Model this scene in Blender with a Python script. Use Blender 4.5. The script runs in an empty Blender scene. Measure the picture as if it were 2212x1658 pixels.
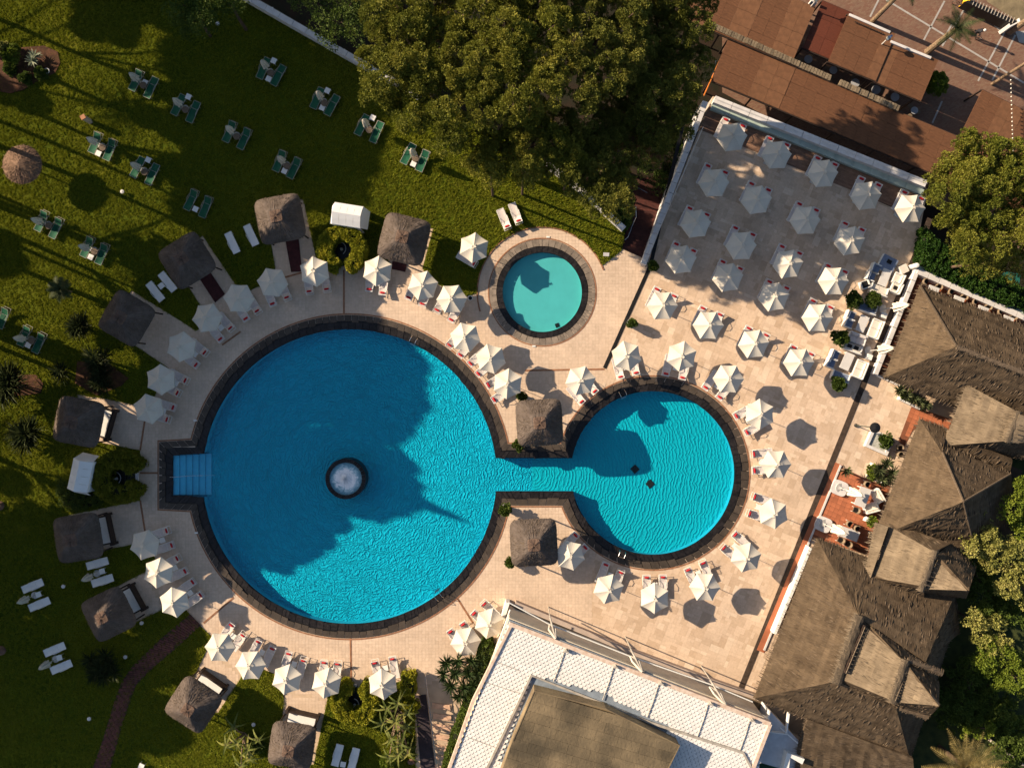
import bpy, math, random
import numpy as np
from mathutils import Vector, Matrix
from mathutils.geometry import tessellate_polygon

SC = bpy.context.scene
COL = SC.collection
R = math.radians
# ------------------------------------------------------------------ camera, sky, sun, exposure
H = 72.0                      # drone height above the pool terrace, metres
PX = 24.0                     # map scale, plan units per metre
SUN_EL = 24.0
SD = Vector((0.922, -0.386, 0)).normalized()      # direction in which shadows fall
cam_d = bpy.data.cameras.new('camera'); cam = bpy.data.objects.new('camera', cam_d); COL.objects.link(cam)
cam.location = (0, 0, H); cam.rotation_euler = (0, 0, 0)
cam_d.sensor_width = 36; cam_d.lens = 36 * H / (2212 / PX)
cam_d.clip_start = 1; cam_d.clip_end = 1000
SC.camera = cam
w = bpy.data.worlds.new('World'); SC.world = w; w.use_nodes = True
nt = w.node_tree
sky = nt.nodes.new('ShaderNodeTexSky'); sky.sky_type = 'NISHITA'; sky.sun_disc = False
sky.sun_elevation = R(SUN_EL); sky.sun_rotation = math.atan2(-SD.x, -SD.y)
sky.air_density = 1.0; sky.dust_density = 1.4
nt.links.new(sky.outputs[0], nt.nodes['Background'].inputs[0])
nt.nodes['Background'].inputs[1].default_value = 0.056
sl = bpy.data.lights.new('sun', 'SUN'); so = bpy.data.objects.new('sun', sl); COL.objects.link(so)
sl.energy = 4.6; sl.angle = R(0.5); sl.color = (1.0, 0.80, 0.57)
ce = math.cos(R(SUN_EL)); ldir = Vector((SD.x * ce, SD.y * ce, -math.sin(R(SUN_EL))))
so.rotation_euler = ldir.to_track_quat('-Z', 'Y').to_euler(); so.location = (-60, 25, 40)
SC.view_settings.view_transform = 'Standard'; SC.view_settings.look = 'None'
SC.view_settings.gamma = 1.0; SC.view_settings.use_curve_mapping = False
SC.view_settings.exposure = 1.17
SC.cycles.max_bounces = 5; SC.cycles.diffuse_bounces = 3; SC.cycles.glossy_bounces = 2
SC.cycles.transparent_max_bounces = 8; SC.cycles.transmission_bounces = 2
SC.cycles.caustics_reflective = False; SC.cycles.caustics_refractive = False

# ------------------------------------------------------------------ plan coordinates to metres
def W(px, py, z=0.0):
    s = (H - z) / H / PX
    return ((px - 1106) * s, (829 - py) * s)
def W3(px, py, z=0.0):
    x, y = W(px, py, z); return Vector((x, y, z))
TX = (0, 561.9, 1123.8, 1650.1); TY = (0, 405.8, 811.6, 1221.2)
def T(c, r, x, y): return (TX[c] + x / 3.7944, TY[r] + y / 3.7944)
def TT(c, r, pts): return [T(c, r, x, y) for x, y in pts]
def Q(x, y): return (1623.3 + x / 3.295, 1155.0 + y / 3.295)
def K(x, y): return (1841.8 + x / 4.284, 799.1 + y / 4.284)       # plan sheet of the middle thatch roofs
def J(x, y): return (1873.0 + x / 6.324, 549.4 + y / 6.324)
def WL(pts, z=0.0): return [W(x, y, z) for x, y in pts]
def ang(dx, dy): return math.atan2(-dy, dx)      # plan direction -> world angle

# ------------------------------------------------------------------ materials
MATS = {}
def nodes(m): return m.node_tree.nodes, m.node_tree.links
def mat(name, col, rough=0.8, var=0.15, scale=3.0, bump=0.0, bscale=30.0, rnd=0.0, metal=0.0, col2=None, spec=0.3, stretch=None, mix_scale=None, detail=5.0, trans=0.0):
    if name in MATS: return MATS[name]
    m = bpy.data.materials.new(name); m.use_nodes = True; MATS[name] = m
    N, L = nodes(m); p = N['Principled BSDF']
    p.inputs['Roughness'].default_value = rough; p.inputs['Metallic'].default_value = metal
    p.inputs['Specular IOR Level'].default_value = spec
    tc = N.new('ShaderNodeTexCoord'); mp = N.new('ShaderNodeMapping')
    L.new(tc.outputs['Object'], mp.inputs[0])
    if stretch: mp.inputs['Scale'].default_value = stretch
    no = N.new('ShaderNodeTexNoise'); no.inputs['Scale'].default_value = scale; no.inputs['Detail'].default_value = detail
    L.new(mp.outputs[0], no.inputs['Vector'])
    ramp = N.new('ShaderNodeValToRGB')
    c1 = [max(0, c * (1 - var)) for c in col]; c2 = col2 if col2 else [min(1, c * (1 + var)) for c in col]
    if col2: c1 = col
    ramp.color_ramp.elements[0].position = 0.34; ramp.color_ramp.elements[1].position = 0.66
    ramp.color_ramp.elements[0].color = (*c1, 1); ramp.color_ramp.elements[1].color = (*c2, 1)
    L.new(no.outputs['Fac'], ramp.inputs[0])
    out = ramp.outputs[0]
    if rnd > 0:                                    # piece to piece variation stored on the faces or on the object
        at = N.new('ShaderNodeAttribute'); at.attribute_name = 'rnd'
        oi = N.new('ShaderNodeObjectInfo')
        ad = N.new('ShaderNodeMath'); ad.operation = 'ADD'; L.new(at.outputs['Fac'], ad.inputs[0]); L.new(oi.outputs['Random'], ad.inputs[1])
        fr = N.new('ShaderNodeMath'); fr.operation = 'FRACT'; L.new(ad.outputs[0], fr.inputs[0])
        mr = N.new('ShaderNodeMapRange'); mr.inputs['To Min'].default_value = 1 - rnd; mr.inputs['To Max'].default_value = 1 + rnd
        L.new(fr.outputs[0], mr.inputs['Value'])
        vm = N.new('ShaderNodeVectorMath'); vm.operation = 'SCALE'; L.new(out, vm.inputs[0]); L.new(mr.outputs[0], vm.inputs['Scale'])
        out = vm.outputs[0]
    L.new(out, p.inputs['Base Color'])
    if bump > 0:
        n2 = N.new('ShaderNodeTexNoise'); n2.inputs['Scale'].default_value = bscale; n2.inputs['Detail'].default_value = 6
        L.new(mp.outputs[0], n2.inputs['Vector'])
        b = N.new('ShaderNodeBump'); b.inputs['Strength'].default_value = bump; b.inputs['Distance'].default_value = 0.05
        L.new(n2.outputs['Fac'], b.inputs['Height']); L.new(b.outputs[0], p.inputs['Normal'])
    if trans > 0:
        tr = N.new('ShaderNodeBsdfTranslucent'); L.new(out, tr.inputs[0])
        ms = N.new('ShaderNodeMixShader'); ms.inputs[0].default_value = trans
        L.new(p.outputs[0], ms.inputs[1]); L.new(tr.outputs[0], ms.inputs[2]); L.new(ms.outputs[0], N['Material Output'].inputs[0])
    return m

def foliage(name, ca, cb, cc, scale=0.5):
    """leaf colour: noise at the scale of branches plus a value for every leaf"""
    m = bpy.data.materials.new(name); m.use_nodes = True; MATS[name] = m
    N, L = nodes(m); p = N['Principled BSDF']; p.inputs['Roughness'].default_value = 0.6; p.inputs['Specular IOR Level'].default_value = 0.15
    tc = N.new('ShaderNodeTexCoord')
    no = N.new('ShaderNodeTexNoise'); no.inputs['Scale'].default_value = scale; no.inputs['Detail'].default_value = 3; L.new(tc.outputs['Object'], no.inputs['Vector'])
    at = N.new('ShaderNodeAttribute'); at.attribute_name = 'rnd'
    ad = N.new('ShaderNodeMath'); ad.operation = 'MULTIPLY_ADD'; L.new(at.outputs['Fac'], ad.inputs[0]); ad.inputs[1].default_value = 0.55; 
    mr = N.new('ShaderNodeMapRange'); mr.inputs['From Min'].default_value = 0.3; mr.inputs['From Max'].default_value = 0.7; mr.inputs['To Max'].default_value = 0.45
    L.new(no.outputs['Fac'], mr.inputs['Value']); L.new(mr.outputs[0], ad.inputs[2])
    rp = N.new('ShaderNodeValToRGB'); e = rp.color_ramp.elements
    e[0].color = (*ca, 1); e[1].color = (*cc, 1); k = e.new(0.5); k.color = (*cb, 1)
    L.new(ad.outputs[0], rp.inputs[0]); L.new(rp.outputs[0], p.inputs['Base Color'])
    tr = N.new('ShaderNodeBsdfTranslucent'); L.new(rp.outputs[0], tr.inputs[0])
    ms = N.new('ShaderNodeMixShader'); ms.inputs[0].default_value = 0.22
    L.new(p.outputs[0], ms.inputs[1]); L.new(tr.outputs[0], ms.inputs[2]); L.new(ms.outputs[0], N['Material Output'].inputs[0])
    return m

# ------------------------------------------------------------------ mesh building
class MB:
    def __init__(s): s.v = []; s.f = []; s.r = []
    def add(s, vs, fs, rnd=None):
        o = len(s.v); s.v += [tuple(v) for v in vs]
        rv = random.random() if rnd is None else rnd
        for f in fs: s.f.append([i + o for i in f]); s.r.append(rv)
    def box(s, c, size, rz=0.0, rx=0.0, ry=0.0, rnd=None):
        m = Matrix.Translation(c) @ Matrix.Rotation(rz, 4, 'Z') @ Matrix.Rotation(ry, 4, 'Y') @ Matrix.Rotation(rx, 4, 'X')
        a, b, d = size[0] / 2, size[1] / 2, size[2] / 2
        vs = [m @ Vector(p) for p in ((-a, -b, -d), (a, -b, -d), (a, b, -d), (-a, b, -d), (-a, -b, d), (a, -b, d), (a, b, d), (-a, b, d))]
        s.add(vs, [(0, 3, 2, 1), (4, 5, 6, 7), (0, 1, 5, 4), (1, 2, 6, 5), (2, 3, 7, 6), (3, 0, 4, 7)], rnd); return s
    def prism(s, poly, z0, z1, bottom=True, rnd=None):
        n = len(poly)
        if sum(poly[i][0] * poly[(i + 1) % n][1] - poly[(i + 1) % n][0] * poly[i][1] for i in range(n)) < 0: poly = poly[::-1]
        z0s = z0 if isinstance(z0, (list, tuple)) else [z0] * n; z1s = z1 if isinstance(z1, (list, tuple)) else [z1] * n
        vs = [(p[0], p[1], z0s[i]) for i, p in enumerate(poly)] + [(p[0], p[1], z1s[i]) for i, p in enumerate(poly)]
        fs = [(i, (i + 1) % n, n + (i + 1) % n, n + i) for i in range(n)]
        tri = tessellate_polygon([[Vector((p[0], p[1], 0)) for p in poly]]) if n > 4 else None
        if tri:
            for t in tri:
                a, b, c = t; A, B, C_ = poly[a], poly[b], poly[c]
                if (B[0] - A[0]) * (C_[1] - A[1]) - (B[1] - A[1]) * (C_[0] - A[0]) < 0: a, b, c = c, b, a
                fs.append((n + a, n + b, n + c))
                if bottom: fs.append((c, b, a))
        else:
            fs.append(tuple(range(n, 2 * n)))
            if bottom: fs.append(tuple(range(n - 1, -1, -1)))
        s.add(vs, fs, rnd); return s
    def sheet(s, poly, z, holes=(), rnd=0.5):
        loops = [[Vector((p[0], p[1], 0)) for p in poly]] + [[Vector((p[0], p[1], 0)) for p in h] for h in holes]
        flat = [v for l in loops for v in l]; fs = []
        for a, b, c in tessellate_polygon(loops):
            A, B, C_ = flat[a], flat[b], flat[c]
            if (B.x - A.x) * (C_.y - A.y) - (B.y - A.y) * (C_.x - A.x) < 0: a, b, c = c, b, a
            fs.append((a, b, c))
        s.add([(v.x, v.y, z) for v in flat], fs, rnd); return s
    def tube(s, pts, r, n=8, r2=None, cap=True, rnd=None):
        pts = [Vector(p) for p in pts]; m = len(pts); vs = []; fs = []
        r2 = r if r2 is None else r2
        for i, p in enumerate(pts):
            d = (pts[min(i + 1, m - 1)] - pts[max(i - 1, 0)]).normalized()
            u = d.cross(Vector((0, 0, 1)));
            if u.length < 1e-3: u = Vector((1, 0, 0))
            u.normalize(); q = d.cross(u); rr = r + (r2 - r) * i / max(1, m - 1)
            for k in range(n):
                a = 2 * math.pi * k / n; vs.append(p + (u * math.cos(a) + q * math.sin(a)) * rr)
        for i in range(m - 1):
            for k in range(n):
                fs.append((i * n + k, i * n + (k + 1) % n, (i + 1) * n + (k + 1) % n, (i + 1) * n + k))
        if cap: fs.append(tuple(range(n))); fs.append(tuple(range((m - 1) * n, m * n)))
        s.add(vs, fs, rnd); return s
    def lathe(s, c, prof, n=20, rnd=None, cap=True):
        vs = []; fs = []; m = len(prof)
        for r, z in prof:
            for k in range(n):
                a = 2 * math.pi * k / n; vs.append((c[0] + r * math.cos(a), c[1] + r * math.sin(a), c[2] + z))
        for i in range(m - 1):
            for k in range(n): fs.append((i * n + k, i * n + (k + 1) % n, (i + 1) * n + (k + 1) % n, (i + 1) * n + k))
        if cap: fs.append(tuple(range((m - 1) * n, m * n)))
        s.add(vs, fs, rnd); return s
    def loft(s, la, lb, closed=True, rnd=None):
        n = len(la); fs = [(i, (i + 1) % n, n + (i + 1) % n, n + i) for i in range(n if closed else n - 1)]
        s.add(list(la) + list(lb), fs, rnd); return s
    def mesh(s, name):
        me = bpy.data.meshes.new(name); me.from_pydata(s.v, [], s.f)
        a = me.attributes.new('rnd', 'FLOAT', 'FACE'); a.data.foreach_set('value', np.array(s.r, dtype=np.float32))
        me.update(); return me
    def build(s, name, m, parent=None, smooth=False, loc=None, rz=0.0):
        me = s.mesh(name); me.materials.append(m)
        if smooth: me.polygons.foreach_set('use_smooth', [True] * len(me.polygons))
        return link(name, me, parent, loc, rz)
def link(name, me, parent=None, loc=None, rz=0.0):
    o = bpy.data.objects.new(name, me); COL.objects.link(o)
    if parent: o.parent = parent
    if loc is not None: o.location = loc
    if rz: o.rotation_euler = (0, 0, rz)
    return o
def tag(o, label, cat, group=None, kind=None):
    if label: o['label'] = label
    if cat: o['category'] = cat
    if group: o['group'] = group
    if kind: o['kind'] = kind
    return o
def thing(name, label, cat, loc=(0, 0, 0), rz=0.0, group=None):
    o = bpy.data.objects.new(name, None); COL.objects.link(o); o.empty_display_size = 0.3
    o.location = loc; o.rotation_euler = (0, 0, rz); return tag(o, label, cat, group)
def structure(o): o['kind'] = 'structure'; return o
def stuff(o): o['kind'] = 'stuff'; return o
PLACED = set()
def dup(root, label, loc, rz=0.0, group=None, scale=None, cat=None):
    """first use of a prototype moves it; later uses copy it with its parts and their sub-parts"""
    if root.name not in PLACED:
        PLACED.add(root.name); r = root
    else:
        r = root.copy(); COL.objects.link(r)
        for ch in list(root.children):
            c = ch.copy(); COL.objects.link(c); c.parent = r
            for g in list(ch.children):
                d = g.copy(); COL.objects.link(d); d.parent = c
    r.location = loc; r.rotation_euler = (0, 0, rz); r['label'] = label
    if group: r['group'] = group
    if cat: r['category'] = cat
    if scale: r.scale = scale if isinstance(scale, (tuple, list)) else (scale,) * 3
    return r
def np_mesh(name, V, F, rnd=None):
    """V (n,3), F (m,k) -> mesh, quick"""
    me = bpy.data.meshes.new(name); k = F.shape[1]
    me.vertices.add(len(V)); me.vertices.foreach_set('co', V.astype(np.float32).ravel())
    me.loops.add(F.size); me.loops.foreach_set('vertex_index', F.astype(np.int32).ravel())
    me.polygons.add(len(F)); me.polygons.foreach_set('loop_start', (np.arange(len(F)) * k).astype(np.int32))
    me.polygons.foreach_set('loop_total', np.full(len(F), k, dtype=np.int32))
    if rnd is not None:
        a = me.attributes.new('rnd', 'FLOAT', 'FACE'); a.data.foreach_set('value', rnd.astype(np.float32))
    me.update(calc_edges=True); return me
def unit(a): return a / np.maximum(np.linalg.norm(a, axis=1, keepdims=True), 1e-9)
def leaf_quads(P, D, length, width, rng, flat=0.35):
    """leaf quads at P pointing along D; the width axis is random, biased to lie flat"""
    n = len(P); D = unit(D)
    A = rng.normal(size=(n, 3)); A[:, 2] *= flat
    S = unit(np.cross(D, unit(np.cross(D, A))))
    L_ = (length * rng.uniform(0.6, 1.3, (n, 1))); Wd = (width * rng.uniform(0.7, 1.3, (n, 1)))
    a = P - S * Wd * .5; b = P + D * L_ * .5 - S * Wd * .6; c = P + D * L_; d = P + D * L_ * .45 + S * Wd * .6
    a = P - S * Wd * .15
    V = np.stack([a, b, c, d], 1).reshape(-1, 3); F = np.arange(n * 4).reshape(-1, 4)
    return V, F
def pip(x, y, poly):
    c = False; n = len(poly); j = n - 1
    for i in range(n):
        xi, yi = poly[i]; xj, yj = poly[j]
        if (yi > y) != (yj > y) and x < (xj - xi) * (y - yi) / (yj - yi) + xi: c = not c
        j = i
    return c
def strip(pts, wd):
    """plan polyline widened to a polygon (metres)"""
    n = len(pts); l = []; r_ = []
    for i, p in enumerate(pts):
        a = Vector(pts[max(i - 1, 0)]); b = Vector(pts[min(i + 1, n - 1)]); d = (b - a).normalized(); q = Vector((-d.y, d.x)) * wd / 2
        l.append((p[0] + q.x, p[1] + q.y)); r_.append((p[0] - q.x, p[1] - q.y))
    return l + r_[::-1]
random.seed(7); RNG = np.random.default_rng(11)

# materials used all over
M_white = mat('white_paint', (.74, .73, .70), .5, .05, 2)
M_frame = mat('white_metal', (.72, .71, .68), .35, .03, 5)
M_sling = mat('white_sling_fabric', (.60, .54, .51), .8, .06, 4, bump=.2, bscale=12)
M_canvas = mat('cream_canvas', (.62, .57, .485), .85, .05, 1.5, bump=.15, bscale=3, trans=.08, rnd=.05)
M_red = mat('red_fabric', (.42, .012, .02), .75, .15, 6)
M_green = mat('green_fabric', (.006, .085, .042), .75, .2, 5)
M_pole = mat('pole_metal', (.55, .53, .5), .4, .05, 4)
M_dark = mat('dark_wood', (.035, .022, .017), .7, .3, 4)
M_black = mat('black_metal', (.012, .012, .013), .5, .2, 4)
M_steel = mat('steel', (.6, .6, .6), .2, .05, 4, metal=1.0)
M_bluecush = mat('grey_blue_cushion', (.17, .21, .30), .85, .1, 4)
M_wicker = mat('wicker', (.16, .12, .08), .8, .3, 20)
M_brick = mat('dark_red_brick', (.10, .022, .018), .85, .3, 6, bump=.3, rnd=.25)
M_terra = mat('terracotta', (.40, .135, .065), .8, .12, 1.2, rnd=.16)
# ------------------------------------------------------------------ pools: outline of water, offset outwards
BC = (754.5, 1029.0); BR = 316.0; RC = (1410.0, 1021.0); RR = 174.5; SCN = (1171.5, 631.0); SR = 84.5
CY = (991.5, 1058.5)                       # channel between the pools, upper and lower side
def outline(o, n=1):
    """plan outline (in plan units) of the joined pool, offset outwards by o"""
    br, rr = BR + o, RR + o; pts = []
    c0, c1 = CY[0] - o, CY[1] + o
    x = lambda c, r, y, sgn: c[0] + sgn * math.sqrt(r * r - (y - c[1]) ** 2)
    # start: upper channel corner on the big circle, go along the channel, round the right pool, back, round the big pool
    s = math.atan2(c0 - RC[1], x(RC, rr, c0, -1) - RC[0]); e = math.atan2(c1 - RC[1], x(RC, rr, c1, -1) - RC[0])
    if e < s: e += 2 * math.pi
    for i in range(121): t = s + (e - s) * i / 120; pts.append((RC[0] + rr * math.cos(t), RC[1] + rr * math.sin(t)))
    s = math.atan2(c1 - BC[1], x(BC, br, c1, 1) - BC[0])
    xa, xb = pts[-1][0], x(BC, br, c1, 1)
    for i in range(1, 16): pts.append((xa + (xb - xa) * i / 16, c1))
    hr = 41.5 + o * .93; ty, by = 1026 - hr, 1026 + hr
    slope = 4.0
    ya, yb = ty - slope, by + slope
    e = math.pi - math.asin((yb - BC[1]) / br)
    for i in range(121): t = s + (e - s) * i / 120; pts.append((BC[0] + br * math.cos(t), BC[1] + br * math.sin(t)))
    xl = 375 - o * .95
    x0 = pts[-1][0]
    for i in range(1, 9): pts.append((x0 + (xl - x0) * i / 8, yb + (by - yb) * i / 8))
    for i in range(1, 9): pts.append((xl, by + (ty - by) * i / 8))
    xe = BC[0] - math.sqrt(br * br - (ya - BC[1]) ** 2)
    for i in range(1, 9): pts.append((xl + (xe - xl) * i / 8, ty + (ya - ty) * i / 8))
    s = math.pi + math.asin((BC[1] - ya) / br); e = 2 * math.pi - math.asin((BC[1] - c0) / br)
    for i in range(1, 121): t = s + (e - s) * i / 120; pts.append((BC[0] + br * math.cos(t), BC[1] + br * math.sin(t)))
    xa, xb = pts[-1][0], pts[0][0]
    for i in range(1, 16): pts.append((xa + (xb - xa) * i / 16, c0))
    return pts
def circ(c, r, n=96): return [(c[0] + r * math.cos(2 * math.pi * i / n), c[1] + r * math.sin(2 * math.pi * i / n)) for i in range(n)]
def arc(c, r, a0, a1, n=24): return [(c[0] + r * math.cos(a0 + (a1 - a0) * i / n), c[1] + r * math.sin(a0 + (a1 - a0) * i / n)) for i in range(n + 1)]
def on(c, p): return math.atan2(p[1] - c[1], p[0] - c[0])

# ------------------------------------------------------------------ ground
EDGE = [(-1455, -1149), (545, 0), (780, 135), (1180, 350), (1352, 490), (1340, 536), (1388, 557), (1410, 530), (1540, 208), (2004, 408), (1972, 578), (2212, 693), (3600, 1290)]
garden = EDGE + [(3600, 3400), (-2200, 3400), (-2200, -1149)]
M_soil = mat('dark_soil', (.026, .014, .008), .95, .4, .8, bump=.5, bscale=8, col2=(.010, .012, .005))
LOW = -2.6
g = MB(); g.sheet([(-320, -320), (320, -320), (320, 320), (-320, 320)], LOW)
structure(g.build('ground', M_soil))
M_joint = mat('pale_mortar', (.50, .375, .265), .9, .15, 1.0)
hole = WL(outline(33.2)); hole2 = WL(circ(SCN, SR + 29.5))
g = MB(); g.sheet(WL(garden), 0.0, [hole, hole2])
structure(g.build('paved_terrace', M_joint))
M_ret = mat('retaining_wall_plaster', (.35, .31, .27), .9, .2, 1.5)
g = MB(); pe = WL(EDGE)
g.loft([(p[0], p[1], LOW) for p in pe], [(p[0], p[1], -0.003) for p in pe], closed=False)
tag(g.build('retaining_wall', M_ret), 'plastered retaining wall holding up the terrace above the promenade', 'wall')

# lawn with its scalloped edge round the paving
PR = 455
spurs = [  # (outer point left side, inner left, inner right, outer right) walking clockwise round the pool from the lower right
 [(706.9, 1511.1), (677.9, 1650), (603, 1650), (613.3, 1500.5)],
 [(521.8, 1461), (470, 1540), (400, 1500), (445.4, 1405.6)],
 [(350.5, 1316), (290, 1345), (235, 1275), (313.6, 1234.4)],
 [(287.3, 1175.3), (205, 1192), (147.6, 1112), (303, 1080.4)],
 [(303, 972.4), (190, 950), (166, 851), (229, 861), (318, 880)],
 [(366.3, 795.9), (290, 745), (240, 690), (284.6, 627.2), (424.3, 714.2)],
 [(432.2, 658.8), (407.2, 619.3), (390, 560), (437.5, 508.6), (508.6, 614)],
 [(596.1, 590.3), (585.6, 524.4), (575, 440), (655.5, 429.5), (683, 558.7)],
 [(846, 585), (838.6, 561.3), (850, 470), (936.1, 494.1), (912.4, 580)],
]
lawn = [(905, 3400), (896.6, 1500.6), (880, 1466)]
prev = on(BC, (880, 1466))
for sp in spurs:
    a = on(BC, sp[0])
    while a < prev: a += 2 * math.pi
    lawn += arc(BC, PR, prev, a, 10)[1:]
    lawn += sp
    prev = on(BC, sp[-1])
    while prev < a - .5: prev += 2 * math.pi
lawn += [(941, 611), (975, 629), (1009.9, 640.4)]
a0 = math.pi - .01; a1 = on(SCN, (1299, 575)) + 2 * math.pi
lawn += arc(SCN, 141, a0, a1, 30) + [(1343, 541), (1352, 490), (1180, 350), (780, 135), (545, 0), (-1455, -1149), (-2200, -1149), (-2200, 3400)]
def grass_mat():
    m = bpy.data.materials.new('lawn_grass'); m.use_nodes = True; N, L = nodes(m); p = N['Principled BSDF']
    p.inputs['Roughness'].default_value = .95; p.inputs['Specular IOR Level'].default_value = .05
    tc = N.new('ShaderNodeTexCoord')
    def noise(sc, d=5, dist=0.0):
        n = N.new('ShaderNodeTexNoise'); n.inputs['Scale'].default_value = sc; n.inputs['Detail'].default_value = d; n.inputs['Distortion'].default_value = dist
        L.new(tc.outputs['Object'], n.inputs['Vector']); return n
    big = noise(.11, 4, .3); mid = noise(.9, 6, .4); fine = noise(7, 8)
    rp = N.new('ShaderNodeValToRGB'); e = rp.color_ramp.elements
    e[0].position = .36; e[0].color = (.036, .058, .004, 1); e[1].position = .70; e[1].color = (.14, .125, .012, 1); k = e.new(.52); k.color = (.075, .092, .006, 1)
    a1 = N.new('ShaderNodeMath'); a1.operation = 'MULTIPLY_ADD'; a1.inputs[1].default_value = .5; L.new(big.outputs[0], a1.inputs[0])
    a2 = N.new('ShaderNodeMath'); a2.operation = 'MULTIPLY_ADD'; a2.inputs[1].default_value = .3; L.new(mid.outputs[0], a2.inputs[0]); a2.inputs[2].default_value = 0
    a3 = N.new('ShaderNodeMath'); a3.operation = 'MULTIPLY_ADD'; a3.inputs[1].default_value = .2; L.new(fine.outputs[0], a3.inputs[0]); L.new(a2.outputs[0], a3.inputs[2])
    L.new(a3.outputs[0], a1.inputs[2]); L.new(a1.outputs[0], rp.inputs[0]); L.new(rp.outputs[0], p.inputs['Base Color'])
    b = N.new('ShaderNodeBump'); b.inputs['Strength'].default_value = .55; b.inputs['Distance'].default_value = .08
    f2 = noise(16, 4); L.new(f2.outputs[0], b.inputs['Height']); L.new(b.outputs[0], p.inputs['Normal'])
    return m
M_grass = grass_mat()
g = MB(); g.sheet(WL(lawn), .055)
lw = WL(lawn)
g.loft([(p[0], p[1], 0.001) for p in lw], [(p[0], p[1], .055) for p in lw])
lawn_o = structure(g.build('lawn', M_grass))
# real grass: tufts of upright blades scattered over the lawn
def grass_tuft():
    rg = np.random.default_rng(2); n = 16; P = np.zeros((n, 3)); P[:, :2] = rg.uniform(-.11, .11, (n, 2)); D = rg.normal(size=(n, 3)) * .55; D[:, 2] = 1.0
    D = unit(D); S = unit(np.cross(D, rg.normal(size=(n, 3)))); Ln = rg.uniform(.05, .10, (n, 1)); w_ = .022
    V = np.stack([P - S * w_, P + S * w_, P + D * Ln + S * .008, P + D * Ln - S * .008], 1).reshape(-1, 3)
    return np_mesh('grass_tuft', V, np.arange(n * 4).reshape(-1, 4), rg.random(n))
M_blade = foliage('grass_blades', (.135, .175, .012), (.235, .262, .020), (.37, .335, .04), .16)
tuft = bpy.data.objects.new('grass_tuft', grass_tuft()); tuft.data.materials.append(M_blade)
ng = bpy.data.node_groups.new('grass_scatter', 'GeometryNodeTree'); ng.interface.new_socket('Geometry', in_out='INPUT', socket_type='NodeSocketGeometry'); ng.interface.new_socket('Geometry', in_out='OUTPUT', socket_type='NodeSocketGeometry')
gi, go = ng.nodes.new('NodeGroupInput'), ng.nodes.new('NodeGroupOutput'); dp = ng.nodes.new('GeometryNodeDistributePointsOnFaces'); dp.inputs['Density'].default_value = 44
ip = ng.nodes.new('GeometryNodeInstanceOnPoints'); oi_ = ng.nodes.new('GeometryNodeObjectInfo'); oi_.inputs['Object'].default_value = tuft
rv = ng.nodes.new('FunctionNodeRandomValue'); rv.data_type = 'FLOAT_VECTOR'; rv.inputs[0].default_value = (0, 0, 0); rv.inputs[1].default_value = (.2, .2, 6.28)
rs = ng.nodes.new('FunctionNodeRandomValue'); rs.inputs[2].default_value = .7; rs.inputs[3].default_value = 1.35
ng.links.new(gi.outputs[0], dp.inputs['Mesh']); ng.links.new(dp.outputs['Points'], ip.inputs['Points']); ng.links.new(oi_.outputs['Geometry'], ip.inputs['Instance']); ng.links.new(rv.outputs[0], ip.inputs['Rotation']); ng.links.new(rs.outputs[1], ip.inputs['Scale']); ng.links.new(ip.outputs[0], go.inputs[0])
vis = [(-120, -120), (545, -120), (545, 0), (780, 135), (1180, 350), (1352, 490), (1343, 541)]
lawn_vis = [(min(max(x, -110), 2300), min(max(y, -110), 1770)) for x, y in lawn]
gr = tag(MB().sheet(WL(lawn_vis), .057).build('lawn_grass', M_blade), 'short mown grass covering the garden lawn', 'grass', kind='stuff')
gm = gr.modifiers.new('scatter', 'NODES'); gm.node_group = ng

# red brick garden path (each brick row is in the material; its edge is a real kerb)
M_path = mat('old_red_brick', (.13, .045, .038), .9, .35, 2.5, bump=.5, bscale=9, rnd=.3)
pl_ = TT(0, 3, [(1560, 395), (1300, 615), (1085, 825), (1000, 950), (935, 1130), (855, 1400), (760, 1665)]) ; pl_.append((185, 1760))
pr_ = TT(0, 3, [(1650, 485), (1455, 665), (1250, 840), (1125, 965), (1085, 1060), (1000, 1320), (905, 1665)]); pr_.append((225, 1760))
path = structure(MB().sheet(WL(pl_ + pr_[::-1]), .095).build('garden_path', mat('path_mortar', (.05, .03, .026), .95, .2, 2)))
# bricks of the path
cl = [((a[0] + b[0]) / 2, (a[1] + b[1]) / 2) for a, b in zip(pl_, pr_)]
bricks = []; 
for i in range(len(cl) - 1):
    A, B, C_, D_ = pl_[i], pr_[i], pr_[i + 1], pl_[i + 1]
    ln = math.dist(cl[i], cl[i + 1]) / PX; rows = max(2, int(ln / .22)); wd = math.dist(A, B) / PX; cols = max(3, int(wd / .42))
    for r_ in range(rows):
        for c in range(cols):
            u0, u1 = (c + .04 + .5 * (r_ % 2)) / (cols + .5), (c + .96 + .5 * (r_ % 2)) / (cols + .5); v0, v1 = (r_ + .06) / rows, (r_ + .94) / rows
            q = []
            for u, v in ((u0, v0), (u1, v0), (u1, v1), (u0, v1)):
                x = (A[0] * (1 - u) + B[0] * u) * (1 - v) + (D_[0] * (1 - u) + C_[0] * u) * v
                y = (A[1] * (1 - u) + B[1] * u) * (1 - v) + (D_[1] * (1 - u) + C_[1] * u) * v
                q.append(W(x, y))
            bricks.append(q)
random.shuffle(bricks)
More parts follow.
